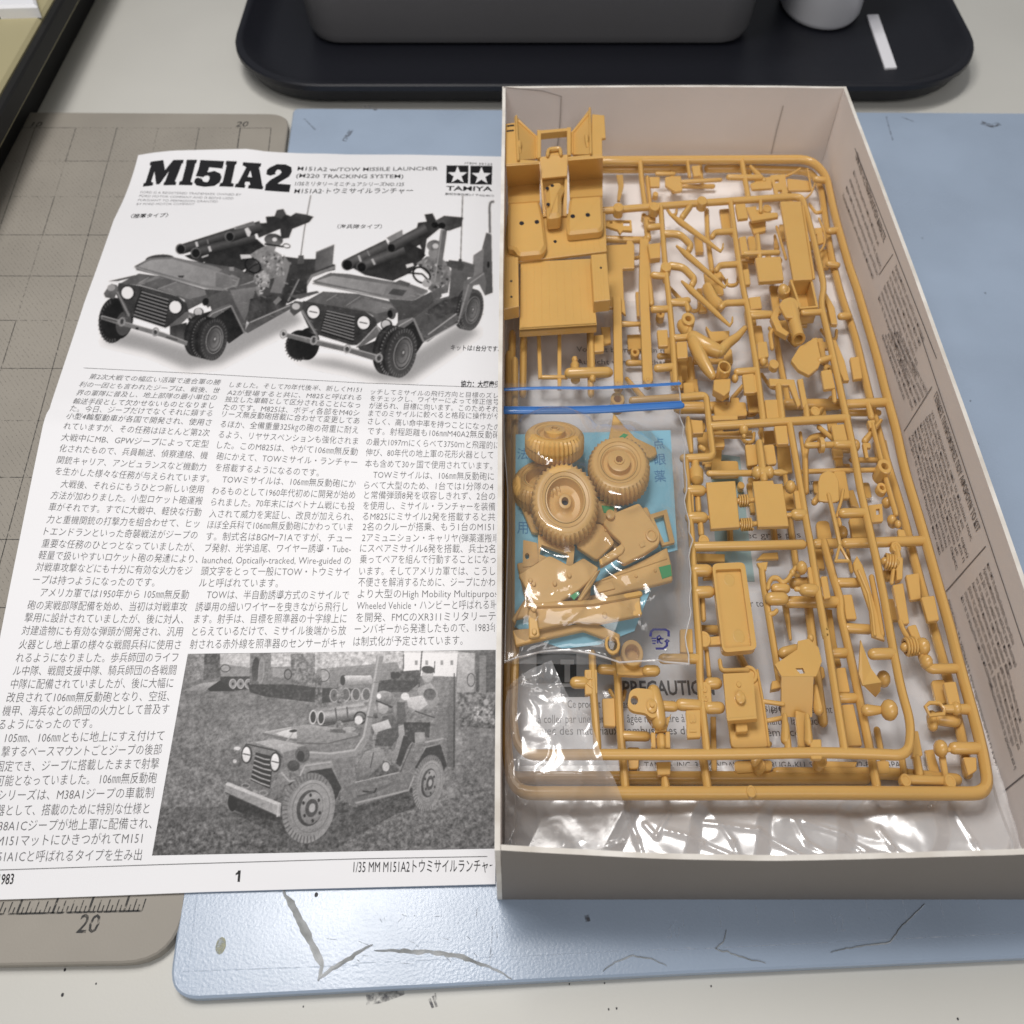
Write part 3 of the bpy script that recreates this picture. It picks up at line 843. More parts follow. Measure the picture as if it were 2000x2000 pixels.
# heading
cA = crop(180, 280, 420)
TT = [([(527, 165), (640, 150), (655, 240), (730, 150), (822, 148), (818, 180), (806, 185), (745, 340), (757, 352), (750, 376), (640, 378), (645, 352), (655, 345), (690, 250), (605, 368), (575, 370), (560, 255), (530, 345), (550, 355), (545, 380), (455, 390), (462, 362), (480, 352), (528, 200), (515, 190)], None),
 ([(850, 148), (942, 148), (938, 175), (928, 182), (885, 345), (905, 355), (897, 378), (778, 375), (785, 345), (808, 335), (845, 190), (843, 180)], None),
 ([(972, 150), (1187, 160), (1172, 228), (1052, 216), (1036, 262), (1100, 248), (1152, 272), (1164, 305), (1146, 352), (1098, 384), (1010, 392), (938, 380), (915, 352), (925, 320), (948, 308), (985, 318), (1000, 345), (1035, 350), (1052, 328), (1055, 302), (1040, 290), (1012, 294), (1000, 305), (930, 296), (958, 225)], None),
 ([(1205, 158), (1302, 162), (1296, 188), (1285, 195), (1250, 355), (1275, 365), (1268, 392), (1140, 388), (1150, 360), (1172, 350), (1208, 200), (1198, 188)], None),
 ([(1355, 170), (1520, 180), (1515, 210), (1500, 215), (1530, 385), (1540, 390), (1530, 415), (1400, 405), (1405, 378), (1420, 372), (1415, 348), (1378, 345), (1368, 368), (1378, 378), (1370, 402), (1280, 395), (1290, 365), (1310, 360), (1385, 215), (1352, 198)], [(1422, 245), (1436, 305), (1396, 302)]),
 ([(1600, 215), (1660, 188), (1740, 190), (1790, 215), (1795, 255), (1770, 300), (1700, 340), (1665, 362), (1785, 372), (1770, 440), (1550, 425), (1560, 370), (1600, 330), (1680, 285), (1702, 262), (1690, 240), (1662, 237), (1645, 262), (1650, 278), (1600, 292), (1565, 280), (1570, 240)], None)]
def ink_poly(mb, c, outer, hole=None, lift=LIFT):
    loops = [[pg(c, p, lift) for p in outer]] + ([[pg(c, p, lift) for p in hole]] if hole else [])
    flat = [p for l in loops for p in l]
    fs = []
    for t in tessellate_polygon(loops):
        a, b, cc_ = [flat[i] for i in t]
        if (b - a).cross(cc_ - a).z < 0: t = (t[0], t[2], t[1])
        fs.append(tuple(t))
    mb.add(flat, fs)
for o_, h_ in TT:
    mb = MB(); ink_poly(mb, cA, o_, h_); new_obj('title_letter', mb, M['ink'], manual)
mb = MB()
page_line(mb, 'M151A2 w/TOW MISSILE LAUNCHER', (1605, 908), (2360, 908), em=3.70, c=c1, bold=0.004)
page_line(mb, '(M220 TRACKING SYSTEM)', (1598, 946), (2175, 950), em=3.70, c=c1, bold=0.004)
page_line(mb, '1/35ミリタリーミニチュアシリーズNO.125', (1592, 990), (2178, 994), em=3.26, c=c1, bold=0.004)
page_line(mb, 'M151A2·トウミサイルランチャー', (1588, 1030), (2226, 1028), em=4.14, c=c1, bold=0.004)
new_obj('heading_text', mb, M['ink'], manual)
mb = MB()
page_line(mb, 'FORD IS A REGISTERED TRADEMARK OWNED BY', (758, 1036), (1300, 1050), em=1.92, c=c1)
page_line(mb, 'FORD MOTOR COMPANY AND IS BEING USED', (752, 1056), (1258, 1070), em=1.92, c=c1)
page_line(mb, 'PURSUANT TO PERMISSION GRANTED', (745, 1078), (1175, 1087), em=1.92, c=c1)
page_line(mb, 'BY FORD MOTOR COMPANY', (737, 1100), (1050, 1100), em=1.92, c=c1)
new_obj('trademark_text', mb, M['inkgrey'], manual)
mb = MB(); page_line(mb, '〈陸軍タイプ〉', (705, 1166), (908, 1160), em=2.96, c=c1, bold=0.01); new_obj('caption_text', mb, M['ink'], manual)
mb = MB(); page_line(mb, '（海兵隊タイプ）', (25, 1222), (265, 1222), em=2.96, c=c2, bold=0.004); new_obj('caption_text', mb, M['ink'], manual)
mb = MB(); page_line(mb, 'キットは1台分です。', (636, 80), (900, 88), em=3.11, c=c5, bold=0.01); new_obj('caption_text', mb, M['ink'], manual)
mb = MB(); page_line(mb, '協力：大塚康生', (690, 276), (900, 280), em=3.26, c=c5, bold=0.02); new_obj('caption_text', mb, M['ink'], manual)
mb = MB(); ink_poly(mb, c7, [(1284, 1105), (1298, 1104), (1293, 1166), (1280, 1166), (1284, 1124), (1270, 1131), (1271, 1120), (1281, 1113)]); new_obj('page_number', mb, M['ink'], manual)
mb = MB(); page_line(mb, '1/35 MM M151A2トウミサイルランチャー', (112, 1085), (880, 1080), em=3.1, c=c8); new_obj('caption_text', mb, M['ink'], manual)
mb = MB(); page_line(mb, '1983', (-8, 1152), (75, 1148), em=3.11, c=c7, bold=0.012); new_obj('caption_text', mb, M['ink'], manual)
mb = MB(); page_line(mb, 'ITEM 35125', (712, 880), (860, 886), em=2.07, c=c2); new_obj('caption_text', mb, M['ink'], manual)
mb = MB(); page_line(mb, '静岡市恩田原3-7 〒422-8610', (606, 1046), (868, 1056), em=1.78, c=c2); new_obj('caption_text', mb, M['ink'], manual)
mb = MB(); page_line(mb, 'TAMIYA', (612, 1015), (860, 1018), em=4.29, c=c2, bold=0.022); new_obj('caption_text', mb, M['ink'], manual)
# ruled lines
def page_rule(mb, c, pts, wd):
    out = []
    for i in range(len(pts) - 1):
        for k in range(12):
            t = k / 12
            out.append(pg(c, (pts[i][0] + (pts[i + 1][0] - pts[i][0]) * t, pts[i][1] + (pts[i + 1][1] - pts[i][1]) * t), LIFT))
    out.append(pg(c, pts[-1], LIFT))
    out = [p for p in out if p.x < CLX]
    stroke_mesh(mb, out, wd)
for c, pts in ((c4, [(450, 190), (1100, 222), (1932, 270), (2690, 298)]), (c7, [(-200, 1108), (0, 1102), (900, 1072), (1932, 1042), (2690, 1028)])):
    mb = MB(); page_rule(mb, c, pts, 0.16); new_obj('ruled_line', mb, M['ink2'], manual)
# two stars emblem
for x0, y0, x1, y1, sk in ((613, 892, 732, 990, 4), (742, 894, 860, 996, 2)):
    cx, cy = (x0 + x1) / 2, (y0 + y1) / 2 + 4
    star = []
    for k in range(10):
        a = -math.pi / 2 + k * math.pi / 5; r = 1.0 if k % 2 == 0 else 0.40
        star.append((cx + r * 56 * math.cos(a), cy + r * 50 * math.sin(a)))
    mb = MB(); ink_poly(mb, c2, [(x0, y0), (x1, y0 + 1), (x1 - 3, y1), (x0 - 2, y1 - 2)], star); new_obj('star_emblem', mb, M['ink'], manual)

# ------------------------------------------------------------------ printed pictures on the manual (halftone grey drawn into a fine mesh's colours)
class Canvas:
    def __init__(s, x0, y0, x1, y1, ss=2.0, fill=1.0):
        s.x0, s.y0, s.k = x0, y0, ss
        s.w, s.h = int((x1 - x0) * ss), int((y1 - y0) * ss)
        s.a = np.full((s.h, s.w), fill, np.float32)
        s.rng = np.random.RandomState(3)
        s.tex = s.fbm(4, 70)
    def fbm(s, octs, base=6):
        out = np.zeros((s.h, s.w), np.float32); amp = 1.0; tot = 0
        for o in range(octs):
            n = base * 2 ** o
            g = s.rng.rand(n * s.h // s.w + 3, n + 3).astype(np.float32)
            yy = np.linspace(0, g.shape[0] - 2.01, s.h); xx = np.linspace(0, g.shape[1] - 2.01, s.w)
            yi, xi = yy.astype(int), xx.astype(int); fy, fx = (yy - yi)[:, None], (xx - xi)[None, :]
            v = (g[yi][:, xi] * (1 - fy) * (1 - fx) + g[yi + 1][:, xi] * fy * (1 - fx) + g[yi][:, xi + 1] * (1 - fy) * fx + g[yi + 1][:, xi + 1] * fy * fx)
            out += v * amp; tot += amp; amp *= 0.72
        return out / tot - 0.5
    def t(s, c, p): q = c(p); return ((q[0] - s.x0) * s.k, (q[1] - s.y0) * s.k)
    def mask(s, P_):
        xs = [p[0] for p in P_]; ys = [p[1] for p in P_]
        xa, xb = max(0, int(min(xs))), min(s.w, int(max(xs)) + 2); ya, yb = max(0, int(min(ys))), min(s.h, int(max(ys)) + 2)
        if xa >= xb or ya >= yb: return None
        X = np.arange(xa, xb)[None, :] + .5; Y = np.arange(ya, yb)[:, None] + .5
        m = np.zeros((yb - ya, xb - xa), bool)
        n = len(P_)
        for i in range(n):
            (x1, y1), (x2, y2) = P_[i], P_[(i + 1) % n]
            if y1 == y2: continue
            c_ = ((y1 > Y) != (y2 > Y)) & (X < (x2 - x1) * (Y - y1) / (y2 - y1) + x1)
            m ^= c_
        return m, xa, xb, ya, yb
    def poly(s, c, pts, g, g2=None, tx=0.05, ang=90, raw=False):
        P_ = pts if raw else [s.t(c, p) for p in pts]
        r = s.mask(P_)
        if r is None: return
        m, xa, xb, ya, yb = r
        X = np.arange(xa, xb)[None, :].astype(np.float32); Y = np.arange(ya, yb)[:, None].astype(np.float32)
        if g2 is not None:
            a = math.radians(ang); d = X * math.cos(a) + Y * math.sin(a)
            q = [p[0] * math.cos(a) + p[1] * math.sin(a) for p in P_]
            t = np.clip((d - min(q)) / max(1e-3, max(q) - min(q)), 0, 1)
            v = g + (g2 - g) * t
        else: v = np.full(m.shape, g, np.float32)
        v = v + s.tex[ya:yb, xa:xb] * tx * 3
        sub = s.a[ya:yb, xa:xb]
        sub[m] = np.broadcast_to(v, m.shape)[m]
    def line(s, c, pts, w_, g, tx=0.0):
        k = s.t(c, (1, 0))[0] - s.t(c, (0, 0))[0]
        h = max(0.55, w_ * k / 2)
        Q = [s.t(c, p) for p in pts]
        for i in range(len(Q) - 1):
            (x1, y1), (x2, y2) = Q[i], Q[i + 1]
            L = math.hypot(x2 - x1, y2 - y1) or 1
            nx, ny = -(y2 - y1) / L * h, (x2 - x1) / L * h
            s.poly(None, [(x1 + nx, y1 + ny), (x2 + nx, y2 + ny), (x2 - nx, y2 - ny), (x1 - nx, y1 - ny)], g, tx=tx, raw=True)
    def ell(s, c, cx, cy, rx, ry, ang, g, g2=None, tx=0.03, ga=90, n=36):
        a = math.radians(ang); pts = []
        for k in range(n):
            t = 2 * math.pi * k / n
            x, y = rx * math.cos(t), ry * math.sin(t)
            pts.append((cx + x * math.cos(a) - y * math.sin(a), cy + x * math.sin(a) + y * math.cos(a)))
        s.poly(c, pts, g, g2, tx, ga)
    def ring(s, c, cx, cy, rx, ry, ang, w_, g):
        a = math.radians(ang); pts = []
        for k in range(37):
            t = 2 * math.pi * k / 36
            x, y = rx * math.cos(t), ry * math.sin(t)
            pts.append((cx + x * math.cos(a) - y * math.sin(a), cy + x * math.sin(a) + y * math.cos(a)))
        s.line(c, pts, w_, g)
    def treads(s, c, cx, cy, rx, ry, ang, n, a0, a1, len_, g, w_):
        a = math.radians(ang)
        for k in range(n):
            t = math.radians(a0 + (a1 - a0) * k / max(1, n - 1))
            p = []
            for q in (1.0, 1.0 - len_):
                x, y = rx * q * math.cos(t), ry * q * math.sin(t)
                p.append((cx + x * math.cos(a) - y * math.sin(a), cy + x * math.sin(a) + y * math.cos(a)))
            s.line(c, p, w_, g)
    def blur(s, r):
        for _ in range(2):
            for ax in (0, 1):
                pad = [(0, 0), (0, 0)]; pad[ax] = (r, r)
                b = np.pad(s.a, pad, mode='edge'); cs_ = np.cumsum(b, axis=ax, dtype=np.float64)
                n = 2 * r + 1
                if ax == 0:
                    z = np.vstack([np.zeros((1, b.shape[1])), cs_]); s.a = ((z[n:] - z[:-n]) / n).astype(np.float32)
                else:
                    z = np.hstack([np.zeros((b.shape[0], 1)), cs_]); s.a = ((z[:, n:] - z[:, :-n]) / n).astype(np.float32)

W1 = Canvas(185, 372, 979, 756)
cB = crop(540, 360, 440)
# cast shadows on the white ground of the picture
W1.poly(cA, [(80, 1780), (330, 1680), (900, 1850), (1300, 1640), (1800, 1480), (1900, 1600), (1500, 1800), (1150, 1990), (850, 2030), (500, 1880), (200, 1810)], 0.62, tx=0)
W1.poly(cB, [(150, 1490), (500, 1500), (900, 1600), (1300, 1370), (1560, 1200), (1750, 1260), (1450, 1480), (1150, 1690), (900, 1690), (600, 1600), (300, 1540)], 0.62, tx=0)
W1.poly(cB, [(0, 1000), (90, 1050), (0, 1180)], 0.6, tx=0)
W1.blur(14)
w = W1
# ---- jeep 1: rear
w.poly(cB, [(-40, 640), (60, 620), (235, 640), (330, 640), (505, 690), (505, 735), (300, 785), (235, 940), (200, 960), (100, 1010), (-60, 1140), (-300, 1000), (-250, 640)], 0.20, 0.27)
w.poly(cB, [(300, 775), (500, 700), (505, 725), (310, 800), (215, 960), (190, 960)], 0.48)
w.poly(cB, [(180, 800), (215, 800), (120, 980), (85, 980)], 0.52)
w.poly(cB, [(-20, 650), (130, 670), (80, 880), (-20, 900)], 0.46, 0.40)
w.poly(cB, [(340, 585), (497, 520), (483, 690), (330, 745)], 0.30, 0.40, ang=0)
w.line(cB, [(340, 585), (497, 520)], 10, 0.52)
w.line(cB, [(295, 95), (240, 390), (210, 610)], 7, 0.28)
w.poly(cB, [(190, 610), (235, 610), (240, 705), (175, 705)], 0.30)
# launcher
w.poly(cA, [(1560, 660), (1640, 655), (1660, 600), (1720, 590), (1745, 640), (1800, 660), (1830, 625), (1920, 640), (1990, 660), (1950, 710), (1800, 770), (1770, 850), (1700, 860), (1690, 770), (1500, 850), (1470, 780), (1490, 720), (1570, 715)], 0.12, 0.19)
w.poly(cA, [(1660, 600), (1720, 590), (1740, 640), (1700, 680), (1640, 660)], 0.24)
w.poly(cA, [(1750, 680), (1830, 625), (1990, 660), (1960, 700), (1800, 745)], 0.22, 0.14)
w.poly(cA, [(830, 1010), (1480, 860), (1560, 930), (1440, 1090), (1300, 1180), (1180, 1130), (1000, 1080), (880, 1040)], 0.11, 0.16)
for (x0, y0, x1, y1, r) in ((800, 955, 1290, 800, 45), (925, 985, 1470, 850, 45), (1235, 840, 1520, 745, 50)):
    L = math.hypot(x1 - x0, y1 - y0); nx, ny = -(y1 - y0) / L, (x1 - x0) / L
    for k in range(9):
        a, b = -1 + 2 * k / 9, -1 + 2 * (k + 1) / 9
        g = 0.30 - 0.16 * abs((a + b) / 2 + 0.35)
        w.poly(cA, [(x0 + nx * r * a, y0 + ny * r * a), (x1 + nx * r * a, y1 + ny * r * a), (x1 + nx * r * b, y1 + ny * r * b), (x0 + nx * r * b, y0 + ny * r * b)], g, tx=.02)
w.poly(cA, [(1275, 755), (1450, 700), (1470, 735), (1300, 775)], 0.42)
w.poly(cA, [(1370, 770), (1400, 755), (1430, 800), (1415, 840), (1395, 835)], 0.86)
w.line(cA, [(935, 885), (948, 930)], 22, 0.80); w.line(cA, [(1050, 925), (1066, 972)], 22, 0.80); w.line(cA, [(1035, 865), (1045, 905)], 12, 0.45)
for cx, cy, r in ((795, 950, 46), (930, 985, 46), (1235, 838, 44)):
    w.ell(cA, cx, cy, r, r * 1.05, 0, 0.38); w.ell(cA, cx + 3, cy + 3, r * .78, r * .86, 0, 0.05)
w.line(cA, [(985, 1025), (1045, 1005)], 14, 0.75); w.line(cA, [(975, 1085), (1015, 1072)], 14, 0.8)
# windscreen folded on the bonnet and bonnet
w.ell(cA, 610, 1040, 130, 40, -4, 0.22)
w.poly(cA, [(760, 1035), (1300, 1120), (1500, 1220), (1480, 1260), (1290, 1330), (1150, 1320)], 0.30)
w.poly(cA, [(380, 1105), (520, 1030), (730, 1022), (1120, 1110), (1330, 1215), (1300, 1300), (1180, 1330), (1020, 1300), (600, 1190), (400, 1140)], 0.40, 0.50, ang=20)
w.poly(cA, [(410, 1108), (530, 1048), (720, 1040), (1130, 1155), (1110, 1290), (1030, 1280), (620, 1165)], 0.60, 0.52, ang=10)
w.poly(cA, [(1110, 1160), (1310, 1220), (1280, 1275), (1180, 1305), (1110, 1285)], 0.42)
w.line(cA, [(380, 1110), (600, 1185), (1020, 1300), (1180, 1330), (1310, 1290), (1450, 1240)], 12, 0.56)
w.poly(cA, [(1140, 1150), (1230, 1110), (1300, 1150), (1240, 1190)], 0.34); w.poly(cA, [(1230, 1110), (1275, 1110), (1275, 1150), (1235, 1145)], 0.55)
w.poly(cA, [(770, 1190), (830, 1190), (815, 1210), (780, 1205)], 0.18)
w.poly(cA, [(250, 1260), (420, 1170), (620, 1195), (1010, 1310), (1060, 1370), (1080, 1390), (860, 1500), (830, 1410), (760, 1370), (430, 1275)], 0.34, 0.30)
w.poly(cA, [(400, 1260), (570, 1195), (620, 1205), (430, 1275)], 0.45); w.poly(cA, [(600, 1310), (750, 1245), (1020, 1320), (1040, 1360), (870, 1400), (700, 1345)], 0.40, 0.46, ang=0)
w.line(cA, [(420, 1255), (510, 1205)], 6, 0.6); w.line(cA, [(590, 1310), (760, 1245)], 6, 0.58)
w.poly(cA, [(145, 1240), (385, 1185), (400, 1200), (230, 1240)], 0.35)
# driver
w.poly(cA, [(1420, 1000), (1480, 960), (1560, 920), (1700, 1000), (1730, 1080), (1700, 1190), (1600, 1220), (1560, 1290), (1500, 1380), (1440, 1280), (1460, 1180), (1540, 1140)], 0.50, 0.44, tx=.17)
w.poly(cA, [(1460, 1180), (1560, 1160), (1600, 1230), (1590, 1300), (1480, 1260)], 0.62, 0.5, tx=.1)
w.ell(cA, 1610, 925, 42, 56, 0, 0.60, 0.48); w.ell(cA, 1632, 868, 84, 56, 8, 0.22, 0.40, tx=.12); w.ell(cA, 1640, 865, 22, 18, 0, 0.88)
w.line(cA, [(1550, 905), (1720, 930)], 16, 0.14); w.ring(cA, 1748, 922, 32, 18, 10, 8, 0.22)
w.ring(cA, 1445, 1100, 76, 58, 38, 14, 0.05); w.line(cA, [(1370, 1165), (1450, 1100), (1500, 1080)], 14, 0.12); w.poly(cA, [(1330, 1000), (1420, 1000), (1440, 1030), (1340, 1040)], 0.85)
# body side
w.poly(cA, [(1010, 1310), (1290, 1335), (1490, 1255), (1420, 1420), (1260, 1470), (1090, 1560), (1050, 1420)], .27, .22)
w.poly(cA, [(860, 1570), (1090, 1500), (1245, 1455), (1370, 1700), (1230, 1800), (1100, 1640), (900, 1700)], .11)
w.poly(cA, [(1060, 1370), (1240, 1300), (1500, 1240), (1480, 1300), (1390, 1590), (1370, 1710), (1290, 1560), (1240, 1450), (1090, 1560), (1080, 1500)], 0.33, 0.26)
w.poly(cA, [(1240, 1320), (1480, 1290), (1370, 1600), (1290, 1450)], 0.46, 0.36, ang=60)
w.poly(cA, [(1420, 1400), (1500, 1380), (1700, 1350), (1760, 1380), (1740, 1470), (1500, 1580), (1430, 1620), (1390, 1600)], 0.19, 0.26, tx=.1)
w.poly(cA, [(1720, 1000), (1780, 1080), (1700, 1350), (1600, 1340), (1640, 1220), (1720, 1180)], 0.50, 0.42)
w.poly(cA, [(1780, 1090), (1932, 1080), (1932, 1350), (1760, 1440), (1700, 1400)], 0.20, 0.16)
w.line(cA, [(1860, 1220), (1760, 1420)], 14, 0.5)
w.poly(cA, [(1370, 1690), (1420, 1600), (1760, 1450), (1800, 1430), (1800, 1480), (1400, 1705)], 0.30); w.line(cA, [(1420, 1610), (1780, 1455)], 10, 0.62)
w.line(cA, [(1250, 1460), (1370, 1705)], 16, 0.48); w.line(cA, [(1690, 1390), (1640, 1440)], 40, 0.45)
# front: wheels, grille, bumper
def tyre(cv, c, cx, cy, rx, ry, ang, sh, g=0.13, hub=0.42):
    """tyre standing turned: sh = sideways offset of the far rim"""
    cv.ell(c, cx - sh, cy - sh * .25, rx * .96, ry, ang, g * .8); 
    for k in range(6):
        f = 1 - k / 6; cv.ell(c, cx - sh * f, cy - sh * .25 * f, rx, ry, ang, g * (.8 + .3 * (k % 2)), tx=.05)
    cv.ell(c, cx, cy, rx, ry, ang, g + .03, g + .10)
    cv.treads(c, cx, cy, rx, ry, ang, 34, 0, 355, .16, g * 2.6, rx * .05)
    cv.treads(c, cx - sh * .55, cy - sh * .12, rx, ry, ang, 18, 95, 255, .12, g * 3.0, rx * .07)
    cv.ell(c, cx + rx * .05, cy, rx * .66, ry * .68, ang, g * 1.1); cv.ring(c, cx + rx * .05, cy, rx * .62, ry * .65, ang, rx * .07, hub * 1.2)
    cv.ell(c, cx + rx * .05, cy, rx * .54, ry * .57, ang, hub * .55, hub * 1.2, ga=20); cv.ring(c, cx + rx * .05, cy, rx * .38, ry * .42, ang, rx * .06, hub * .6)
    cv.ell(c, cx + rx * .05, cy, rx * .16, ry * .18, ang, hub * .7); cv.ell(c, cx + rx * .08, cy - ry * .03, rx * .06, ry * .06, ang, .7)
w.ell(cA, 190, 1590, 130, 205, 6, 0.09); w.ell(cA, 255, 1580, 115, 180, 8, 0.07); w.treads(cA, 185, 1600, 130, 200, 6, 16, 70, 250, .2, 0.30, 10)
w.ell(cA, 285, 1620, 70, 110, 10, 0.26)
w.poly(cA, [(240, 1255), (430, 1280), (770, 1375), (850, 1440), (870, 1520), (700, 1640), (660, 1660), (360, 1560), (300, 1540), (215, 1350)], 0.21, 0.17)
w.poly(cA, [(145, 1290), (175, 1262), (225, 1275), (235, 1310), (200, 1400), (120, 1385), (105, 1350)], 0.42, 0.30)
w.ell(cA, 172, 1298, 36, 30, -10, 0.62)
w.poly(cA, [(215, 1330), (240, 1330), (345, 1540), (320, 1560)], 0.38); w.line(cA, [(225, 1335), (335, 1555)], 6, 0.6)
w.poly(cA, [(440, 1318), (690, 1395), (650, 1640), (370, 1540), (400, 1420)], 0.10)
for k in range(8):
    t = k / 7.0; xa, ya = 445 - 70 * t, 1335 + 205 * t; xb, yb = 690 - 35 * t, 1408 + 220 * t
    w.line(cA, [(xa, ya), (xb, yb)], 11, 0.52); w.line(cA, [(xa, ya + 14), (xb, yb + 14)], 14, 0.06)
for cx, cy in ((320, 1343), (750, 1472)):
    w.ell(cA, cx, cy, 66, 66, 0, 0.10); w.ell(cA, cx - 2, cy, 54, 56, 0, 0.97, tx=0)
w.poly(cA, [(690, 1640), (850, 1510), (940, 1540), (1000, 1590), (1080, 1500), (1240, 1440), (1250, 1470), (1100, 1570), (1010, 1640), (930, 1620), (870, 1560), (740, 1680)], 0.40, 0.33)
w.line(cA, [(870, 1545), (930, 1610), (1000, 1620), (1080, 1530), (1250, 1460)], 10, 0.62)
w.poly(cA, [(1000, 1420), (1050, 1380), (1100, 1390), (1090, 1440), (1040, 1480)], 0.30); w.ell(cA, 1020, 1425, 28, 36, 20, 0.08); w.ell(cA, 958, 1520, 46, 42, 0, 0.18); w.ell(cA, 955, 1515, 36, 34, 0, 0.80, 0.68)
w.poly(cA, [(700, 1650), (850, 1610), (860, 1780), (700, 1740)], 0.15, 0.3)
tyre(w, cA, 1095, 1765, 118, 190, 10, 150)
w.poly(cA, [(80, 1545), (250, 1590), (640, 1700), (860, 1780), (850, 1820), (640, 1745), (240, 1630), (78, 1580)], 0.46, 0.40)
w.line(cA, [(85, 1548), (640, 1702), (855, 1785)], 7, 0.66)
for cx, cy in ((268, 1605), (570, 1695)):
    w.ring(cA, cx, cy, 26, 36, 12, 14, 0.55); w.ell(cA, cx, cy, 14, 20, 0, 0.2)
w.line(cA, [(95, 1568), (225, 1600)], 18, 0.28); w.line(cA, [(665, 1742), (770, 1768)], 18, 0.28); w.ell(cA, 405, 1665, 14, 12, 0, 0.1)
# ---- jeep 2
w.line(cB, [(1598, 100), (1588, 400), (1580, 640)], 8, 0.32)
w.line(cB, [(1868, 148), (1835, 155), (1828, 200), (1832, 420)], 20, 0.42)
w.poly(cB, [(1800, 415), (1845, 430), (1855, 930), (1790, 955), (1740, 860), (1765, 550)], 0.36, 0.28); w.poly(cB, [(1690, 610), (1780, 550), (1765, 860), (1680, 800)], 0.48)
w.ell(cB, 1818, 690, 12, 28, 0, 0.1)
w.poly(cB, [(1400, 660), (1600, 660), (1700, 690), (1690, 800), (1640, 800), (1580, 1180), (1300, 1320), (1260, 1360), (1170, 1130), (1330, 1000), (1480, 960), (1500, 720)], 0.34, 0.28)
tyre(w, cB, 1680, 1080, 92, 180, 12, 60, g=.17)
w.poly(cB, [(1610, 830), (1780, 750), (1800, 830), (1790, 950), (1740, 860), (1690, 870), (1620, 1090), (1570, 1170)], 0.42, 0.33); w.line(cB, [(1660, 850), (1780, 765)], 10, 0.6); w.line(cB, [(1650, 860), (1560, 1180)], 14, 0.55)
w.poly(cB, [(1270, 260), (1340, 250), (1370, 310), (1440, 270), (1600, 285), (1590, 360), (1480, 400), (1400, 380), (1290, 470), (1270, 610), (1230, 520), (1150, 560), (1120, 430), (1200, 390), (1215, 330), (1290, 320)], 0.20, 0.16)
w.poly(cB, [(1330, 340), (1440, 270), (1605, 290), (1570, 370), (1460, 390)], 0.32, 0.2, ang=0); w.ell(cB, 1360, 350, 30, 26, 0, .06); w.ell(cB, 1420, 355, 30, 26, 0, .06)
w.poly(cB, [(620, 700), (1100, 480), (1250, 560), (1280, 610), (1150, 760), (1000, 830), (760, 780)], 0.13, 0.18)
for (x0, y0, x1, y1, r) in ((610, 690, 960, 520, 50), (735, 705, 1100, 560, 48), (985, 540, 1290, 380, 46)):
    L = math.hypot(x1 - x0, y1 - y0); nx, ny = -(y1 - y0) / L, (x1 - x0) / L
    for k in range(9):
        a, b = -1 + 2 * k / 9, -1 + 2 * (k + 1) / 9
        g = 0.36 - 0.18 * abs((a + b) / 2 + 0.35)
        w.poly(cB, [(x0 + nx * r * a, y0 + ny * r * a), (x1 + nx * r * a, y1 + ny * r * a), (x1 + nx * r * b, y1 + ny * r * b), (x0 + nx * r * b, y0 + ny * r * b)], g, tx=.03)
w.poly(cB, [(945, 460), (1080, 390), (1085, 440), (980, 500)], 0.50); w.line(cB, [(705, 610), (725, 665)], 18, 0.72); w.line(cB, [(820, 640), (845, 690)], 18, 0.72); w.line(cB, [(780, 570), (800, 615)], 12, .5)
for cx, cy, r in ((608, 690, 50), (730, 710, 46), (985, 545, 40)):
    w.ell(cB, cx, cy, r, r, 0, 0.30); w.ell(cB, cx + 2, cy + 3, r * .8, r * .84, 0, 0.05)
w.poly(cB, [(1110, 690), (1170, 675), (1180, 700), (1120, 720)], 0.9)
w.poly(cB, [(1200, 680), (1290, 620), (1400, 620), (1470, 680), (1500, 760), (1470, 930), (1380, 950), (1300, 900), (1330, 800)], 0.48, 0.42, tx=.17)
w.ell(cB, 1350, 590, 46, 50, 0, 0.52); w.ell(cB, 1350, 525, 62, 46, -8, 0.32, 0.5, tx=.14); w.ell(cB, 1365, 530, 26, 22, 0, .8)
w.ring(cB, 1245, 780, 80, 60, 38, 16, 0.05); w.line(cB, [(1130, 760), (1250, 770), (1300, 820)], 14, 0.1); w.ell(cB, 1290, 850, 40, 34, 0, .66)
w.poly(cB, [(1410, 390), (1465, 395), (1400, 840), (1345, 850)], 0.44, 0.36, ang=0); w.line(cB, [(1420, 395), (1358, 840)], 10, 0.58)
w.poly(cB, [(1480, 650), (1560, 660), (1620, 690), (1590, 740), (1460, 700)], 0.26); w.poly(cB, [(1565, 640), (1590, 640), (1600, 740), (1555, 740)], .24)
w.poly(cB, [(460, 760), (620, 770), (900, 820), (1160, 860), (1300, 910), (1230, 1000), (1100, 1010), (960, 980), (700, 920), (330, 850), (310, 830)], 0.38, 0.44)
w.poly(cB, [(340, 830), (480, 785), (740, 825), (960, 860), (920, 950), (700, 905)], 0.62, 0.50, ang=0); w.poly(cB, [(990, 890), (1130, 900), (1110, 960), (950, 950)], .24); w.poly(cB, [(960, 850), (1180, 900), (1210, 930), (1100, 990), (930, 950)], 0.46); w.poly(cB, [(1000, 895), (1120, 910), (1080, 960), (960, 940)], .27)
w.line(cB, [(310, 850), (700, 930), (1000, 990), (1180, 1000), (1300, 920)], 12, 0.55)
w.poly(cB, [(1000, 850), (1060, 820), (1150, 850), (1130, 880)], .3)
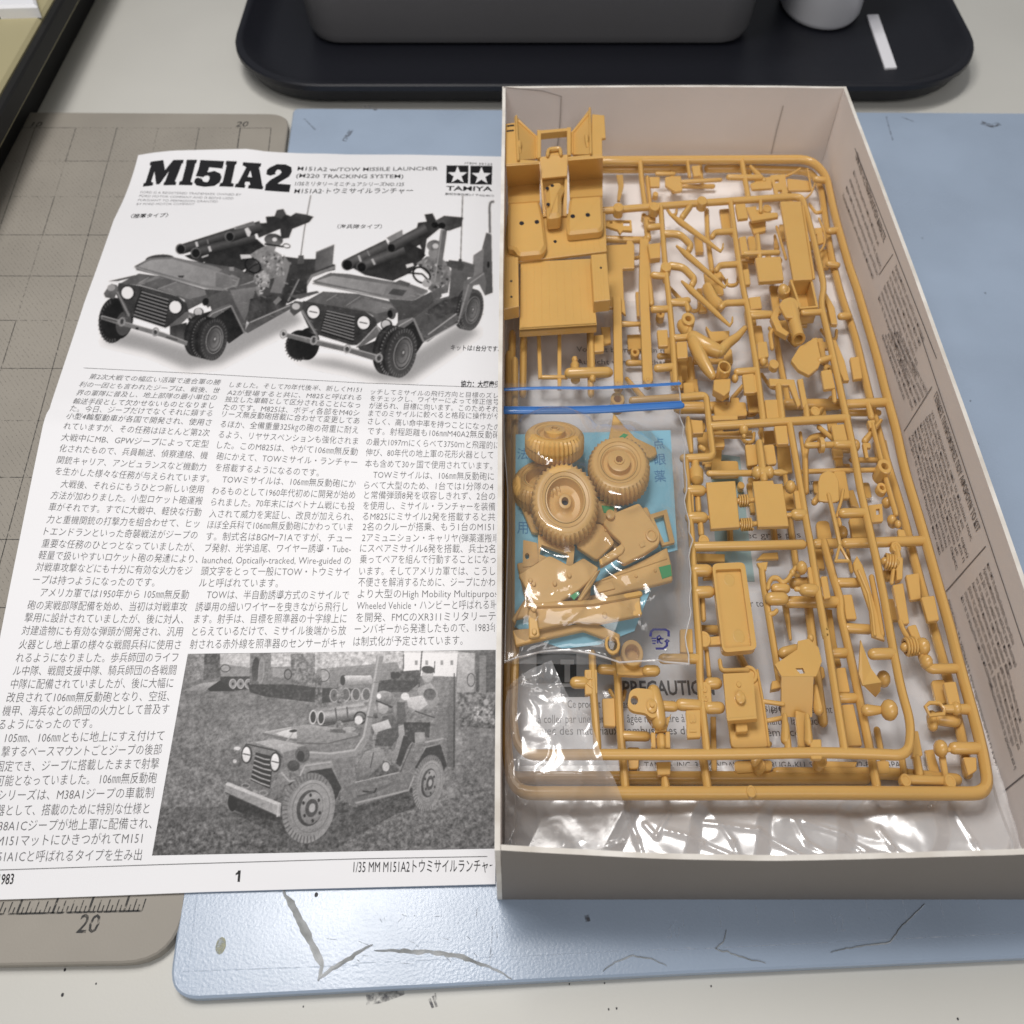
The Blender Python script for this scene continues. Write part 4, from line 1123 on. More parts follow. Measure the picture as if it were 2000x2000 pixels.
w.poly(cB, [(240, 1010), (400, 920), (700, 940), (1000, 1010), (1060, 1090), (860, 1200), (830, 1130), (760, 1090), (420, 1040)], 0.36, 0.31); w.line(cB, [(430, 1000), (520, 945)], 6, .55); w.line(cB, [(600, 1040), (720, 960)], 6, .55); w.poly(cB, [(620, 1045), (740, 980), (980, 1030), (1020, 1070), (860, 1110)], .40, .46, ang=0)
w.poly(cB, [(100, 960), (350, 915), (370, 930), (200, 985)], .30)
w.poly(cB, [(1170, 1000), (1330, 930), (1400, 880), (1420, 960), (1300, 1080), (1270, 1330), (1190, 1150), (1040, 1180), (1050, 1090)], .34, .28); w.poly(cB, [(1300, 1080), (1420, 1000), (1560, 960), (1540, 1090), (1300, 1200)], .20, .28, tx=.1)
w.poly(cB, [(960, 985), (1180, 1000), (1330, 920), (1350, 1010), (1190, 1140), (1040, 1190), (1040, 1090)], .28, .24); w.poly(cB, [(880, 1300), (1050, 1240), (1180, 1165), (1265, 1350), (1200, 1450), (1000, 1340)], .11)
w.ell(cB, 200, 1380, 120, 130, 8, .10); w.ell(cB, 270, 1370, 100, 140, 8, .08); w.treads(cB, 190, 1390, 118, 130, 6, 14, 60, 240, .2, .3, 10)
w.poly(cB, [(230, 1000), (430, 1035), (760, 1090), (850, 1150), (870, 1230), (690, 1380), (640, 1380), (350, 1290), (300, 1280), (205, 1080)], .22, .17)
w.poly(cB, [(125, 1030), (160, 1000), (230, 1010), (220, 1080), (150, 1130), (115, 1090)], .28); w.ell(cB, 168, 1048, 34, 28, 0, .75)
w.line(cB, [(220, 1080), (345, 1290), (350, 1340)], 22, .42); w.line(cB, [(215, 1085), (335, 1285)], 6, .66)
w.poly(cB, [(430, 1075), (670, 1130), (660, 1350), (380, 1250)], .09)
for k in range(8):
    t = k / 7.0; xa, ya = 430 - 45 * t, 1085 + 165 * t; xb, yb = 672 - 8 * t, 1140 + 195 * t
    w.line(cB, [(xa, ya), (xb, yb)], 11, .5); w.line(cB, [(xa, ya + 13), (xb, yb + 13)], 13, .06)
for cx, cy in ((318, 1095), (748, 1188)):
    w.ell(cB, cx, cy, 62, 64, 0, .10); w.ell(cB, cx, cy, 52, 55, 0, .97, tx=0); w.line(cB, [(cx - 36, cy - 6), (cx + 34, cy + 8)], 8, .12)
w.poly(cB, [(680, 1400), (860, 1210), (930, 1270), (1000, 1250), (1050, 1170), (1170, 1140), (1180, 1170), (1050, 1270), (990, 1310), (890, 1290), (720, 1400)], .42, .33); w.line(cB, [(690, 1395), (860, 1215), (900, 1280), (990, 1290), (1060, 1210), (1170, 1150)], 10, .64)
w.ell(cB, 990, 1110, 36, 50, 0, .30); w.ell(cB, 975, 1115, 22, 36, 0, .07); w.ell(cB, 945, 1205, 50, 48, 0, .14); w.ell(cB, 940, 1202, 38, 36, 0, .82, .7)
w.poly(cB, [(700, 1400), (930, 1310), (940, 1500), (720, 1430)], .14, .26)
tyre(w, cB, 1080, 1450, 120, 215, 12, 130, g=.16)
w.line(cB, [(1175, 1150), (1262, 1350)], 18, .5)
w.poly(cB, [(1270, 1350), (1310, 1280), (1540, 1100), (1570, 1160), (1300, 1350)], .33); w.line(cB, [(1300, 1290), (1545, 1110)], 12, .62); w.line(cB, [(1265, 1355), (1560, 1190)], 10, .66)
w.poly(cB, [(70, 1270), (300, 1320), (600, 1390), (900, 1470), (895, 1530), (600, 1440), (300, 1370), (75, 1310)], .42, .36); w.line(cB, [(75, 1275), (600, 1395), (890, 1475)], 8, .7)
for cx, cy in ((320, 1340), (608, 1412), (880, 1490), (60, 1285)):
    w.ring(cB, cx, cy, 26, 34, 12, 13, .62); w.ell(cB, cx, cy, 13, 20, 0, .22)
rc_ = random.Random(5)
for c_, x0_, y0_, x1_, y1_ in ((cA, 1430, 1000, 1720, 1200), (cA, 1460, 1190, 1590, 1360), (cB, 1230, 660, 1480, 900)):
    for _ in range(46):
        x_, y_ = rc_.uniform(x0_, x1_), rc_.uniform(y0_, y1_); g_ = W1.a[min(W1.h - 1, int(W1.t(c_, (x_, y_))[1])), min(W1.w - 1, int(W1.t(c_, (x_, y_))[0]))]
        if .3 < g_ < .75: W1.ell(c_, x_, y_, rc_.uniform(8, 20), rc_.uniform(5, 12), rc_.uniform(0, 180), rc_.choice((.22, .28, .66, .72, .5)), n=10)
for c_, n0, rect in ((cA, 90, (240, 1180, 1900, 1640)), (cB, 90, (240, 930, 1800, 1350))):      # chipped and dry-brushed edges
    for _ in range(n0):
        x_, y_ = rc_.uniform(rect[0], rect[2]), rc_.uniform(rect[1], rect[3]); q_ = W1.t(c_, (x_, y_)); g_ = W1.a[max(0, min(W1.h - 1, int(q_[1]))), max(0, min(W1.w - 1, int(q_[0])))]
        if g_ < .5: L_ = rc_.uniform(10, 50); W1.line(c_, [(x_, y_), (x_ + L_, y_ + L_ * .28)], 4, min(.75, g_ + rc_.uniform(.08, .25)))
W1.blur(1)
W1.a += np.where(W1.a < .9, (W1.rng.rand(W1.h, W1.w).astype(np.float32) - .5) * .05, 0)

# ---- lower photograph
W2 = Canvas(285, 1262, 984, 1682, fill=0.47)
w = W2
cC = crop(280, 1250, 420); cD = crop(580, 1250, 420)
f1 = w.fbm(6, 10); f2 = w.fbm(4, 60)
Y_ = np.linspace(0, 1, w.h)[:, None]
w.a = (0.43 + 0.03 * np.sin(Y_ * 4) + f1 * 0.34 * (0.45 + 0.6 * Y_) + f2 * 0.26 + w.fbm(3, 160) * .42 * (.4 + .8 * Y_) + np.zeros((1, w.w))).astype(np.float32)
w.tex = w.fbm(3, 150) * 1.3
w.poly(cC, [(60, 1500), (700, 1500), (1300, 1700), (1500, 1932), (60, 1932)], .38, .36, tx=.10); w.poly(cC, [(90, 1730), (420, 1640), (800, 1680), (1150, 1800), (1300, 1960), (60, 1960)], .40, .36, tx=.14)
w.poly(cC, [(820, 1560), (1500, 1900), (1932, 1860), (1932, 1600), (1300, 1500)], .25, .32, tx=.10); w.poly(cD, [(300, 1500), (1000, 1300), (1250, 1480), (900, 1650), (500, 1800), (100, 1870), (-300, 1900)], .28, .36, tx=.10)
w.poly(cD, [(900, 1560), (1820, 1300), (1830, 1900), (300, 1900)], .44, .40, tx=.13)
# armoured carriers behind
w.poly(cC, [(395, 120), (560, 120), (550, 350), (370, 400)], .52, .46, tx=.12)
w.poly(cC, [(550, 125), (690, 120), (690, 340), (540, 360)], .30, .34, tx=.12); w.poly(cC, [(690, 125), (960, 120), (960, 270), (690, 220)], .74, .66, tx=.10); w.poly(cC, [(690, 215), (960, 250), (955, 330), (700, 330)], .52)
w.poly(cC, [(700, 225), (780, 222), (775, 290), (695, 285)], .60); w.ring(cC, 738, 255, 42, 32, 0, 7, .2)
w.poly(cC, [(690, 330), (960, 330), (960, 440), (840, 455), (700, 400)], .22, .15)
for k in range(3): w.ell(cC, 805 + 70 * k, 395, 34, 46, 0, .5); w.ring(cC, 805 + 70 * k, 395, 30, 42, 0, 7, .74); w.ell(cC, 805 + 70 * k, 395, 10, 14, 0, .2)
w.poly(cC, [(355, 455), (520, 390), (680, 370), (560, 460)], .64, .5); w.poly(cC, [(580, 440), (690, 365), (830, 460), (600, 462)], .10)
w.poly(cC, [(1145, 120), (1932, 105), (1932, 320), (1500, 300), (1145, 240)], .74, .68, tx=.16); w.poly(cC, [(1145, 240), (1932, 260), (1932, 400), (1145, 380)], .48, .42)
w.poly(cD, [(0, 110), (950, 100), (960, 160), (950, 270), (700, 300), (0, 330)], .74, .66, tx=.16); w.poly(cD, [(200, 260), (900, 200), (940, 300), (700, 470), (200, 400)], .52, .44)
w.poly(cC, [(965, 120), (1148, 120), (1145, 420), (955, 410)], .46, .40, tx=.10); w.ell(cC, 1010, 265, 34, 110, 4, .12, .3); w.ell(cC, 1060, 280, 26, 115, 4, .48); w.ring(cC, 1060, 280, 24, 112, 4, 6, .6)
w.poly(cC, [(1325, 125), (1545, 118), (1540, 470), (1325, 440)], .47, .42, tx=.16); w.poly(cC, [(1165, 255), (1270, 258), (1265, 340), (1160, 335)], .56); w.ring(cC, 1300, 310, 32, 44, 0, 8, .12); w.poly(cC, [(1560, 270), (1675, 265), (1670, 380), (1560, 370)], .60); w.ring(cC, 1617, 320, 56, 54, 0, 6, .15)
w.poly(cC, [(940, 400), (1330, 400), (1560, 430), (1932, 440), (1932, 530), (1600, 570), (1100, 510), (960, 470)], .16, .20, tx=.12)
for k in range(4): w.ell(cC, 1715 + 95 * k, 500, 42, 62, 0, .36); w.ring(cC, 1715 + 95 * k, 500, 38, 58, 0, 8, .68); w.ell(cC, 1715 + 95 * k, 500, 10, 16, 0, .2)
for k in range(3): w.ell(cD, 440 + 92 * k, 490, 40, 60, 0, .34); w.ring(cD, 440 + 92 * k, 490, 36, 56, 0, 8, .68)
w.poly(cC, [(1545, 300), (1600, 290), (1610, 440), (1600, 610), (1540, 605)], .36, .32, tx=.2); w.ell(cC, 1578, 290, 24, 28, 0, .5); w.poly(cC, [(1735, 400), (1800, 400), (1800, 570), (1740, 570)], .5, .4, tx=.2)
w.poly(cC, [(1790, 320), (1960, 320), (1960, 420), (1800, 420)], .82, .45); w.ell(cC, 1800, 360, 30, 44, 0, .14)
# house, right-hand vehicle
w.poly(cD, [(960, 95), (1450, 100), (1430, 330), (960, 320)], .93, .9, tx=.01); w.poly(cD, [(960, 95), (1450, 100), (1450, 120), (960, 115)], .8)
for x in (1060, 1155, 1290, 1380): w.poly(cD, [(x, 185), (x + 26, 185), (x + 26, 225), (x, 225)], .55)
w.poly(cD, [(1450, 110), (1600, 120), (1590, 500), (1430, 560)], .74, .56, tx=.08); w.poly(cD, [(1610, 115), (1790, 100), (1790, 560), (1610, 570)], .36, .30, tx=.08); w.poly(cD, [(1640, 140), (1700, 140), (1700, 520), (1640, 520)], .5); w.poly(cD, [(1540, 300), (1600, 305), (1600, 420), (1530, 420)], .62); w.ring(cD, 1565, 360, 34, 58, 0, 7, .25)
w.poly(cD, [(1440, 470), (1790, 470), (1790, 800), (1460, 780)], .46, .40, tx=.18); w.ell(cD, 1700, 560, 24, 28, 0, .66); w.poly(cD, [(1600, 600), (1760, 600), (1780, 760), (1560, 720)], .52, tx=.3)
w.line(cD, [(1125, 90), (1080, 640)], 10, .22); w.line(cD, [(1240, 190), (1235, 300)], 8, .3); w.line(cD, [(960, 130), (958, 260)], 10, .3)
# jeep in the photograph: rear, crew, tubes
w.poly(cD, [(1380, 440), (1430, 440), (1420, 1150), (1350, 1140), (1340, 640)], .42, .36); w.line(cD, [(1415, 300), (1412, 1140)], 10, .22)
w.poly(cD, [(1240, 640), (1350, 620), (1360, 880), (1190, 900)], .42, .46); w.poly(cD, [(730, 370), (900, 350), (1100, 310), (1110, 380), (1000, 470), (720, 470)], .18, .24, tx=.1); w.poly(cD, [(840, 290), (1100, 270), (1110, 380), (850, 360)], .30, tx=.12); w.ell(cD, 868, 320, 24, 30, 0, .08); w.ell(cD, 905, 318, 20, 28, 0, .1)
w.poly(cD, [(420, 325), (665, 320), (690, 380), (665, 415), (420, 410)], .82, .40); w.ell(cD, 412, 365, 22, 44, 0, .1)
w.poly(cD, [(1090, 430), (1200, 380), (1260, 450), (1290, 560), (1230, 780), (1060, 800), (980, 640), (1060, 560)], .52, .44, tx=.12); w.ell(cD, 1175, 320, 52, 62, 0, .62, .5); w.ell(cD, 1180, 270, 58, 34, 6, .26, .5, tx=.14); w.ell(cD, 1190, 490, 64, 60, 0, .30, .5, tx=.1); w.ell(cD, 975, 510, 36, 34, 0, .68); w.poly(cD, [(990, 540), (1140, 520), (1180, 590), (1100, 640), (1000, 600)], .60)
w.poly(cD, [(900, 560), (970, 560), (985, 760), (900, 760)], .32); w.poly(cD, [(960, 740), (1200, 740), (1190, 880), (960, 860)], .20, .3, tx=.1)
for (x0, y0, x1, y1, r) in ((1525, 690, 1990, 600, 62), (1595, 700, 2100, 640, 62)):
    L = math.hypot(x1 - x0, y1 - y0); nx, ny = -(y1 - y0) / L, (x1 - x0) / L
    for k in range(10):
        a, b = -1 + 2 * k / 10, -1 + 2 * (k + 1) / 10
        w.poly(cC, [(x0 + nx * r * a, y0 + ny * r * a), (x1 + nx * r * a, y1 + ny * r * a), (x1 + nx * r * b, y1 + ny * r * b), (x0 + nx * r * b, y0 + ny * r * b)], .68 - .36 * abs((a + b) / 2 + .4), tx=.05)
for cx in (1525, 1597): w.ell(cC, cx, 694 + (cx - 1525) * .1, 34, 64, 3, .78); w.ell(cC, cx + 1, 694 + (cx - 1525) * .1, 24, 52, 3, .16)
w.line(cD, [(345, 610), (360, 720)], 14, .3); w.line(cD, [(450, 600), (460, 720)], 14, .3); w.line(cD, [(190, 780), (520, 720)], 12, .2)
w.ell(cD, 775, 600, 50, 66, 0, .66, .5); w.ell(cD, 795, 520, 86, 62, 14, .40, .56, tx=.12); w.line(cD, [(715, 540), (850, 610)], 12, .2); w.ell(cD, 740, 510, 22, 26, 0, .8)
w.poly(cD, [(760, 690), (860, 670), (910, 740), (920, 880), (860, 1000), (660, 960), (690, 850)], .50, .42, tx=.14); w.poly(cD, [(670, 760), (820, 720), (850, 800), (700, 830)], .62, .5); w.poly(cD, [(600, 1010), (740, 960), (800, 1040), (760, 1110), (620, 1260), (540, 1270), (520, 1150)], .44, .34, tx=.12)
w.ring(cD, 570, 700, 52, 52, 20, 14, .12); w.ell(cD, 555, 720, 34, 40, 0, .64)
# body
w.poly(cC, [(1330, 780), (1480, 760), (1800, 800), (1932, 840), (1932, 900), (1640, 950), (1150, 860), (1070, 840)], .62, .50); w.poly(cC, [(1180, 840), (1320, 800), (1480, 840), (1470, 890), (1300, 880)], .84, .72, tx=.02); w.poly(cC, [(1340, 775), (1480, 768), (1800, 850), (1700, 860)], .56)
w.poly(cC, [(1360, 850), (1650, 880), (1640, 910), (1440, 900)], .74); w.line(cC, [(1070, 840), (1300, 890), (1640, 935), (1932, 870)], 14, .40); w.line(cC, [(1380, 785), (1800, 860)], 8, .3); w.line(cC, [(1090, 830), (1330, 785)], 8, .72)
w.line(cC, [(1280, 920), (1330, 860), (1345, 830)], 12, .62); w.ell(cC, 1350, 818, 38, 12, -5, .16)
w.poly(cD, [(0, 780), (540, 840), (560, 860), (280, 940), (0, 940)], .54, .48); w.line(cD, [(0, 925), (270, 935), (560, 860)], 12, .34); w.poly(cD, [(300, 800), (440, 800), (440, 840), (300, 830)], .36); w.ell(cD, 380, 760, 36, 36, 0, .46, tx=.2); w.ell(cD, 470, 800, 60, 20, 0, .6)
w.poly(cC, [(910, 930), (1180, 890), (1500, 960), (1480, 1010), (1260, 1040), (1220, 1000)], .66, .56)
w.poly(cC, [(1260, 1010), (1500, 950), (1932, 930), (1932, 1060), (1700, 1080), (1450, 1120), (1260, 1150)], .50, .44)
w.poly(cD, [(0, 960), (300, 930), (560, 870), (640, 860), (520, 1050), (500, 1180), (540, 1270), (700, 1250), (920, 1190), (1040, 940), (1150, 900), (1300, 880), (1340, 900), (1360, 1010), (1280, 930), (1160, 960), (1000, 1360), (500, 1500), (470, 1480), (300, 1090), (0, 1100)], .46, .42, tx=.06)
w.line(cD, [(520, 1280), (920, 1190)], 10, .62); w.line(cD, [(470, 1480), (1000, 1350)], 16, .60); w.line(cD, [(510, 1440), (930, 1260)], 24, .38); w.line(cD, [(1160, 960), (1000, 1360)], 12, .60); w.line(cD, [(1040, 930), (930, 1190)], 10, .3); w.line(cD, [(1150, 920), (1320, 885)], 14, .62)
w.poly(cD, [(560, 1150), (880, 1120), (930, 1180), (600, 1260)], .36, .3, tx=.1); w.ell(cD, 800, 1140, 34, 44, 0, .7); w.ring(cD, 800, 1140, 36, 46, 0, 8, .3); w.poly(cD, [(900, 780), (960, 760), (970, 860), (880, 1110), (850, 1100), (900, 900)], .60, .5); w.poly(cD, [(960, 860), (1060, 880), (1000, 960), (930, 1140), (890, 1110)], .20)
w.poly(cD, [(1060, 830), (1150, 830), (1150, 910), (1060, 925)], .56); w.poly(cD, [(980, 830), (1060, 830), (1060, 930), (1000, 900)], .22)
w.line(cD, [(590, 1360), (700, 1370), (715, 1330)], 14, .18); w.line(cD, [(540, 1410), (690, 1370)], 18, .30)
w.line(cD, [(110, 1030), (300, 1040), (540, 1010), (620, 880), (640, 760), (700, 420), (750, 140)], 62, .52); w.line(cD, [(110, 1010), (300, 1020), (520, 990), (600, 870), (622, 760), (690, 400), (735, 140)], 16, .66); w.ell(cD, 750, 132, 36, 12, 0, .68); w.line(cD, [(630, 690), (700, 700)], 14, .36); w.line(cD, [(690, 380), (760, 380)], 8, .4)
w.poly(cC, [(890, 940), (1000, 920), (1230, 1000), (1260, 1060), (1250, 1140), (1150, 1300), (1130, 1420), (930, 1300), (900, 1180)], .46, .40); w.line(cC, [(900, 1000), (925, 935), (1190, 995), (1250, 1060)], 12, .20)
w.poly(cC, [(1010, 1010), (1170, 1050), (1140, 1340), (965, 1260)], .12)
for k in range(6):
    t = k / 5.0; w.line(cC, [(1005 - 38 * t, 1040 + 205 * t), (1090 - 35 * t, 1072 + 215 * t), (1160 - 22 * t, 1080 + 235 * t)], 12, .66)
for cx, cy, rx, ry in ((930, 1030, 40, 72), (1187, 1098, 40, 80)): w.ell(cC, cx, cy, rx * 1.25, ry * 1.15, 2, .20); w.ell(cC, cx - 3, cy, rx * .9, ry * .95, 2, .92, .8, tx=.01); w.line(cC, [(cx - 34, cy - 8), (cx + 30, cy + 6)], 10, .2)
w.ell(cC, 845, 975, 30, 16, 0, .82); w.ell(cC, 822, 1090, 18, 18, 0, .75); w.ell(cC, 1430, 1030, 66, 72, 0, .38, .3); w.ell(cC, 1415, 1045, 34, 48, 0, .16); w.ell(cC, 1350, 1130, 56, 50, 0, .30, .2)
w.poly(cC, [(1230, 1180), (1290, 1140), (1320, 1250), (1370, 1270), (1430, 1210), (1450, 1110), (1690, 1080), (1760, 1270), (1932, 1500), (1880, 1500), (1800, 1430), (1690, 1150), (1480, 1180), (1400, 1290), (1290, 1280), (1160, 1450), (1120, 1430)], .52, .42)
w.line(cC, [(1240, 1190), (1310, 1270), (1390, 1260), (1450, 1130), (1690, 1095)], 12, .66)
w.poly(cC, [(780, 1390), (1200, 1480), (1240, 1640), (900, 1560), (790, 1520)], .15, .2, tx=.08); w.ell(cC, 800, 1460, 40, 80, 0, .12)
w.poly(cC, [(890, 1290), (960, 1280), (960, 1330), (890, 1330)], .3); w.ring(cC, 1080, 1375, 36, 22, 0, 12, .56); w.ring(cC, 920, 1310, 36, 20, 0, 12, .56)
w.ell(cD, 775, 605, 44, 60, 0, .74, .55); w.ell(cD, 795, 520, 88, 60, 14, .62, .36, tx=.06); w.line(cD, [(712, 545), (860, 605)], 12, .14); w.ell(cD, 738, 505, 20, 24, 0, .9)
w.poly(cD, [(770, 690), (860, 670), (910, 740), (915, 870), (850, 960), (700, 950), (720, 850)], .34, .28, tx=.06); w.poly(cD, [(670, 765), (820, 715), (850, 790), (700, 835)], .80, .64); w.ell(cD, 555, 720, 36, 40, 0, .82); w.poly(cD, [(610, 1005), (740, 960), (800, 1040), (760, 1110), (630, 1255), (545, 1265), (530, 1150)], .56, .38, tx=.05); w.line(cD, [(690, 1010), (660, 1150)], 8, .25)
w.ell(cD, 1175, 325, 48, 58, 0, .78, .6); w.ell(cD, 1180, 268, 60, 34, 6, .22, .3, tx=.06); w.poly(cD, [(1090, 430), (1200, 385), (1260, 460), (1280, 560), (1200, 640), (1100, 600)], .62, .5, tx=.05); w.ell(cD, 1195, 490, 56, 54, 0, .3, .42, tx=.05); w.poly(cD, [(985, 520), (1130, 500), (1180, 580), (1090, 640), (1000, 600)], .80, .66); w.ell(cD, 972, 508, 36, 34, 0, .84); w.line(cD, [(1060, 640), (1240, 700)], 10, .2)
def photo_wheel(c, cx, cy, rx, ry, ang):
    w.ell(c, cx, cy, rx, ry, ang, .46, .56, tx=.04, ga=60); w.treads(c, cx, cy, rx * 1.02, ry * 1.02, ang, 30, 60, 300, .22, .36, rx * .05); w.ell(c, cx + rx * .1, cy, rx * .80, ry * .80, ang, .58, .5); w.ring(c, cx + rx * .1, cy, rx * .7, ry * .7, ang, rx * .03, .42)
    w.ell(c, cx + rx * .05, cy, rx * .5, ry * .52, ang, .30, .24); w.ell(c, cx + rx * .12, cy, rx * .42, ry * .46, ang, .60, .46); w.ell(c, cx + rx * .12, cy, rx * .24, ry * .26, ang, .28); w.ell(c, cx + rx * .14, cy, rx * .12, ry * .13, ang, .62)
    for k in range(6): a = k * 1.047 + .4; w.ell(c, cx + rx * .12 + rx * .34 * math.cos(a), cy + ry * .36 * math.sin(a), rx * .05, ry * .05, 0, .16)
w.poly(cC, [(1300, 1300), (1500, 1180), (1690, 1150), (1780, 1330), (1700, 1500)], .16, .2)
photo_wheel(cC, 1485, 1510, 235, 320, 12); 
w.poly(cD, [(1060, 1150), (1160, 970), (1290, 940), (1350, 1130), (1300, 1200)], .18, .22)
photo_wheel(cD, 1180, 1285, 135, 255, 10)
w.poly(cC, [(725, 1300), (760, 1275), (1240, 1470), (1230, 1590), (1200, 1580), (730, 1370)], .52, .60, ang=20); w.poly(cC, [(735, 1300), (760, 1278), (1240, 1468), (1215, 1490)], .74); w.line(cC, [(735, 1370), (1210, 1585)], 10, .26); w.line(cC, [(1215, 1480), (1205, 1590)], 16, .7)
W2.blur(1)
W2.a = (W2.a - .46) * 1.22 + .445
hx, hy = np.meshgrid(np.arange(W2.w), np.arange(W2.h))
W2.a += (W2.rng.rand(W2.h, W2.w).astype(np.float32) - .5) * .14
W2.a += 0.035 * (np.sin((hx + hy) * 1.05) * np.sin((hx - hy) * 1.05)).astype(np.float32)

ink_pic = bpy.data.materials.new('printed_picture'); ink_pic.use_nodes = True
_nt = ink_pic.node_tree; _b = _nt.nodes['Principled BSDF']; _b.inputs['Roughness'].default_value = 0.42; _b.inputs['Specular IOR Level'].default_value = 0.3
_at = _nt.nodes.new('ShaderNodeVertexColor'); _at.layer_name = 'ink'
_nt.links.new(_at.outputs[0], _b.inputs['Base Color'])

def picture(name, cv, quad, nx, ny, lift, drop_white=False, tint=(1.0, 0.98, 0.985)):
    """halftone print: fine mesh laid on the sheet inside quad (four picture points), one grey per point"""
    q = [PG(*p) for p in quad]                          # tl, tr, br, bl on the sheet
    uu = np.linspace(0, 1, nx)[None, :]; vv = np.linspace(0, 1, ny)[:, None]
    X = (q[0].x * (1 - uu) + q[1].x * uu) * (1 - vv) + (q[3].x * (1 - uu) + q[2].x * uu) * vv
    Y = (q[0].y * (1 - uu) + q[1].y * uu) * (1 - vv) + (q[3].y * (1 - uu) + q[2].y * uu) * vv
    Z = np.vectorize(page_z)(X, Y) + lift
    d = (CAM_H - Z); fw = Y * cT + d * sT; dn = -Y * sT + d * cT
    px = 1000 + 1000 * F * X / fw; py = 1000 + 1000 * F * dn / fw
    sx = np.clip((px - cv.x0) * cv.k, 0, cv.w - 1.01); sy = np.clip((py - cv.y0) * cv.k, 0, cv.h - 1.01)
    xi, yi = sx.astype(int), sy.astype(int); fx, fy = sx - xi, sy - yi
    a = cv.a
    g = a[yi, xi] * (1 - fx) * (1 - fy) + a[yi, xi + 1] * fx * (1 - fy) + a[yi + 1, xi] * (1 - fx) * fy + a[yi + 1, xi + 1] * fx * fy
    g = np.clip(g, 0.03, 1.0)
    idx = np.arange(nx * ny).reshape(ny, nx)
    f = np.stack([idx[1:, :-1], idx[1:, 1:], idx[:-1, 1:], idx[:-1, :-1]], -1).reshape(-1, 4)
    gm = np.minimum.reduce([g[1:, :-1], g[1:, 1:], g[:-1, 1:], g[:-1, :-1]]).reshape(-1)
    xm = np.maximum(X[1:, 1:], X[:-1, 1:]).reshape(-1)
    keep = xm < CLX
    if drop_white: keep &= gm < 0.985
    f = f[keep]
    used = np.unique(f); re = np.full(nx * ny, -1); re[used] = np.arange(len(used)); f = re[f]
    o3 = np.array(manual.location) / MM
    co = np.stack([X.ravel()[used] - o3[0], Y.ravel()[used] - o3[1], Z.ravel()[used] - o3[2]], -1) * MM
    me = bpy.data.meshes.new(name)
    me.vertices.add(len(co)); me.vertices.foreach_set('co', co.astype(np.float32).ravel())
    me.loops.add(len(f) * 4); me.loops.foreach_set('vertex_index', f.astype(np.int32).ravel())
    me.polygons.add(len(f)); me.polygons.foreach_set('loop_start', np.arange(0, len(f) * 4, 4, dtype=np.int32))
    try: me.polygons.foreach_set('loop_total', np.full(len(f), 4, np.int32))
    except Exception: pass
    me.update(calc_edges=True); me.validate()
    ca = me.color_attributes.new('ink', 'FLOAT_COLOR', 'POINT')
    gl_ = (g.ravel()[used] ** 1.95) * 0.84
    ca.data.foreach_set('color', np.stack([gl_ * tint[0], gl_ * tint[1], gl_ * tint[2], np.ones_like(gl_)], -1).astype(np.float32).ravel())
    me.materials.append(ink_pic)
    o = bpy.data.objects.new(name, me); COL.objects.link(o); o.parent = manual
    return o
part_label(picture('printed_picture', W1, ((190, 376), (985, 376), (985, 752), (150, 745)), 540, 270, LIFT * .55, True), 'printed picture of two model jeeps with missile launchers')
part_label(picture('printed_picture', W2, ((367, 1277), (988, 1269), (988, 1657), (297, 1671)), 470, 300, LIFT * .55), 'printed black and white photograph of a jeep with crew')

# ------------------------------------------------------------------ print inside the box, leaflet on the floor
XR = BX1 - T - 0.03
def bow_in(y, z): return -1.2 * math.sin(math.pi * (y - BY0) / (BY1 - BY0)) * z / BH
def wall_pt(c, p):
    q = c(p); r = PX(q[0], q[1], XR)
    for _ in range(3): r = PX(q[0], q[1], XR - bow_in(r.y, r.z) - 0.12)
    return r
def wall_text(mb, s, c, p0, p1, em, bold=0.0):
    A, B = wall_pt(c, p0), wall_pt(c, p1)
    lettering(mb, s, A, B, em, (0, 0, 1), 0.0, bold)
def wall_line(mb, c, p0, p1, wd=0.3):
    pts = [wall_pt(c, (p0[0] + (p1[0] - p0[0]) * k / 10, p0[1] + (p1[1] - p0[1]) * k / 10)) for k in range(11)]
    vribbon(mb, pts, wd, (1, 0, 0))
mb = MB()
wall_line(mb, c3, (1020, 800), (1460, 1932), .35); wall_line(mb, c6, (1370, 0), (1932, 1690), .35)
wall_line(mb, c3, (1150, 1480), (1225, 1370), .3); wall_line(mb, c6, (1285, 530), (1435, 290), .3); wall_line(mb, c6, (1510, 1395), (1725, 1150), .3); wall_line(mb, c9, (1640, 480), (1775, 715), .3); wall_line(mb, c9, (1775, 715), (1932, 588), .3)
new_obj('printed_rule', mb, M['inkbox'], box)
mb = MB()
wall_text(mb, 'ΓΕΝΙΚΕΣ ΠΛΗΡΟΦΟΡΙΕΣ ΠΟΥ ΑΦΟΡΟΥΝ ΤΟ ΚΙΤ', c6, (1445, 345), (1675, 1080), 3.4, 0.012)
wall_text(mb, 'ΠΡΟΣΟΧΗ: ΤΑ ΧΡΩΜΑΤΑ ΠΟΥ ΠΡΟΤΕΙΝΟΝΤΑΙ ΓΙ ΑΥΤΟ ΤΟ', c6, (1515, 1455), (1795, 2430), 2.6, 0.004)
wall_text(mb, 'ΠΡΙΝ ΑΠΟ ΤΗ ΣΥΝΑΡΜΟΛΟΓΗΣΗ ΔΙΑΒΑΣΤΕ', c3, (1022, 850), (1175, 1310), 3.2, 0.012)
new_obj('printed_heading', mb, M['inkbox'], box)
mb = MB()
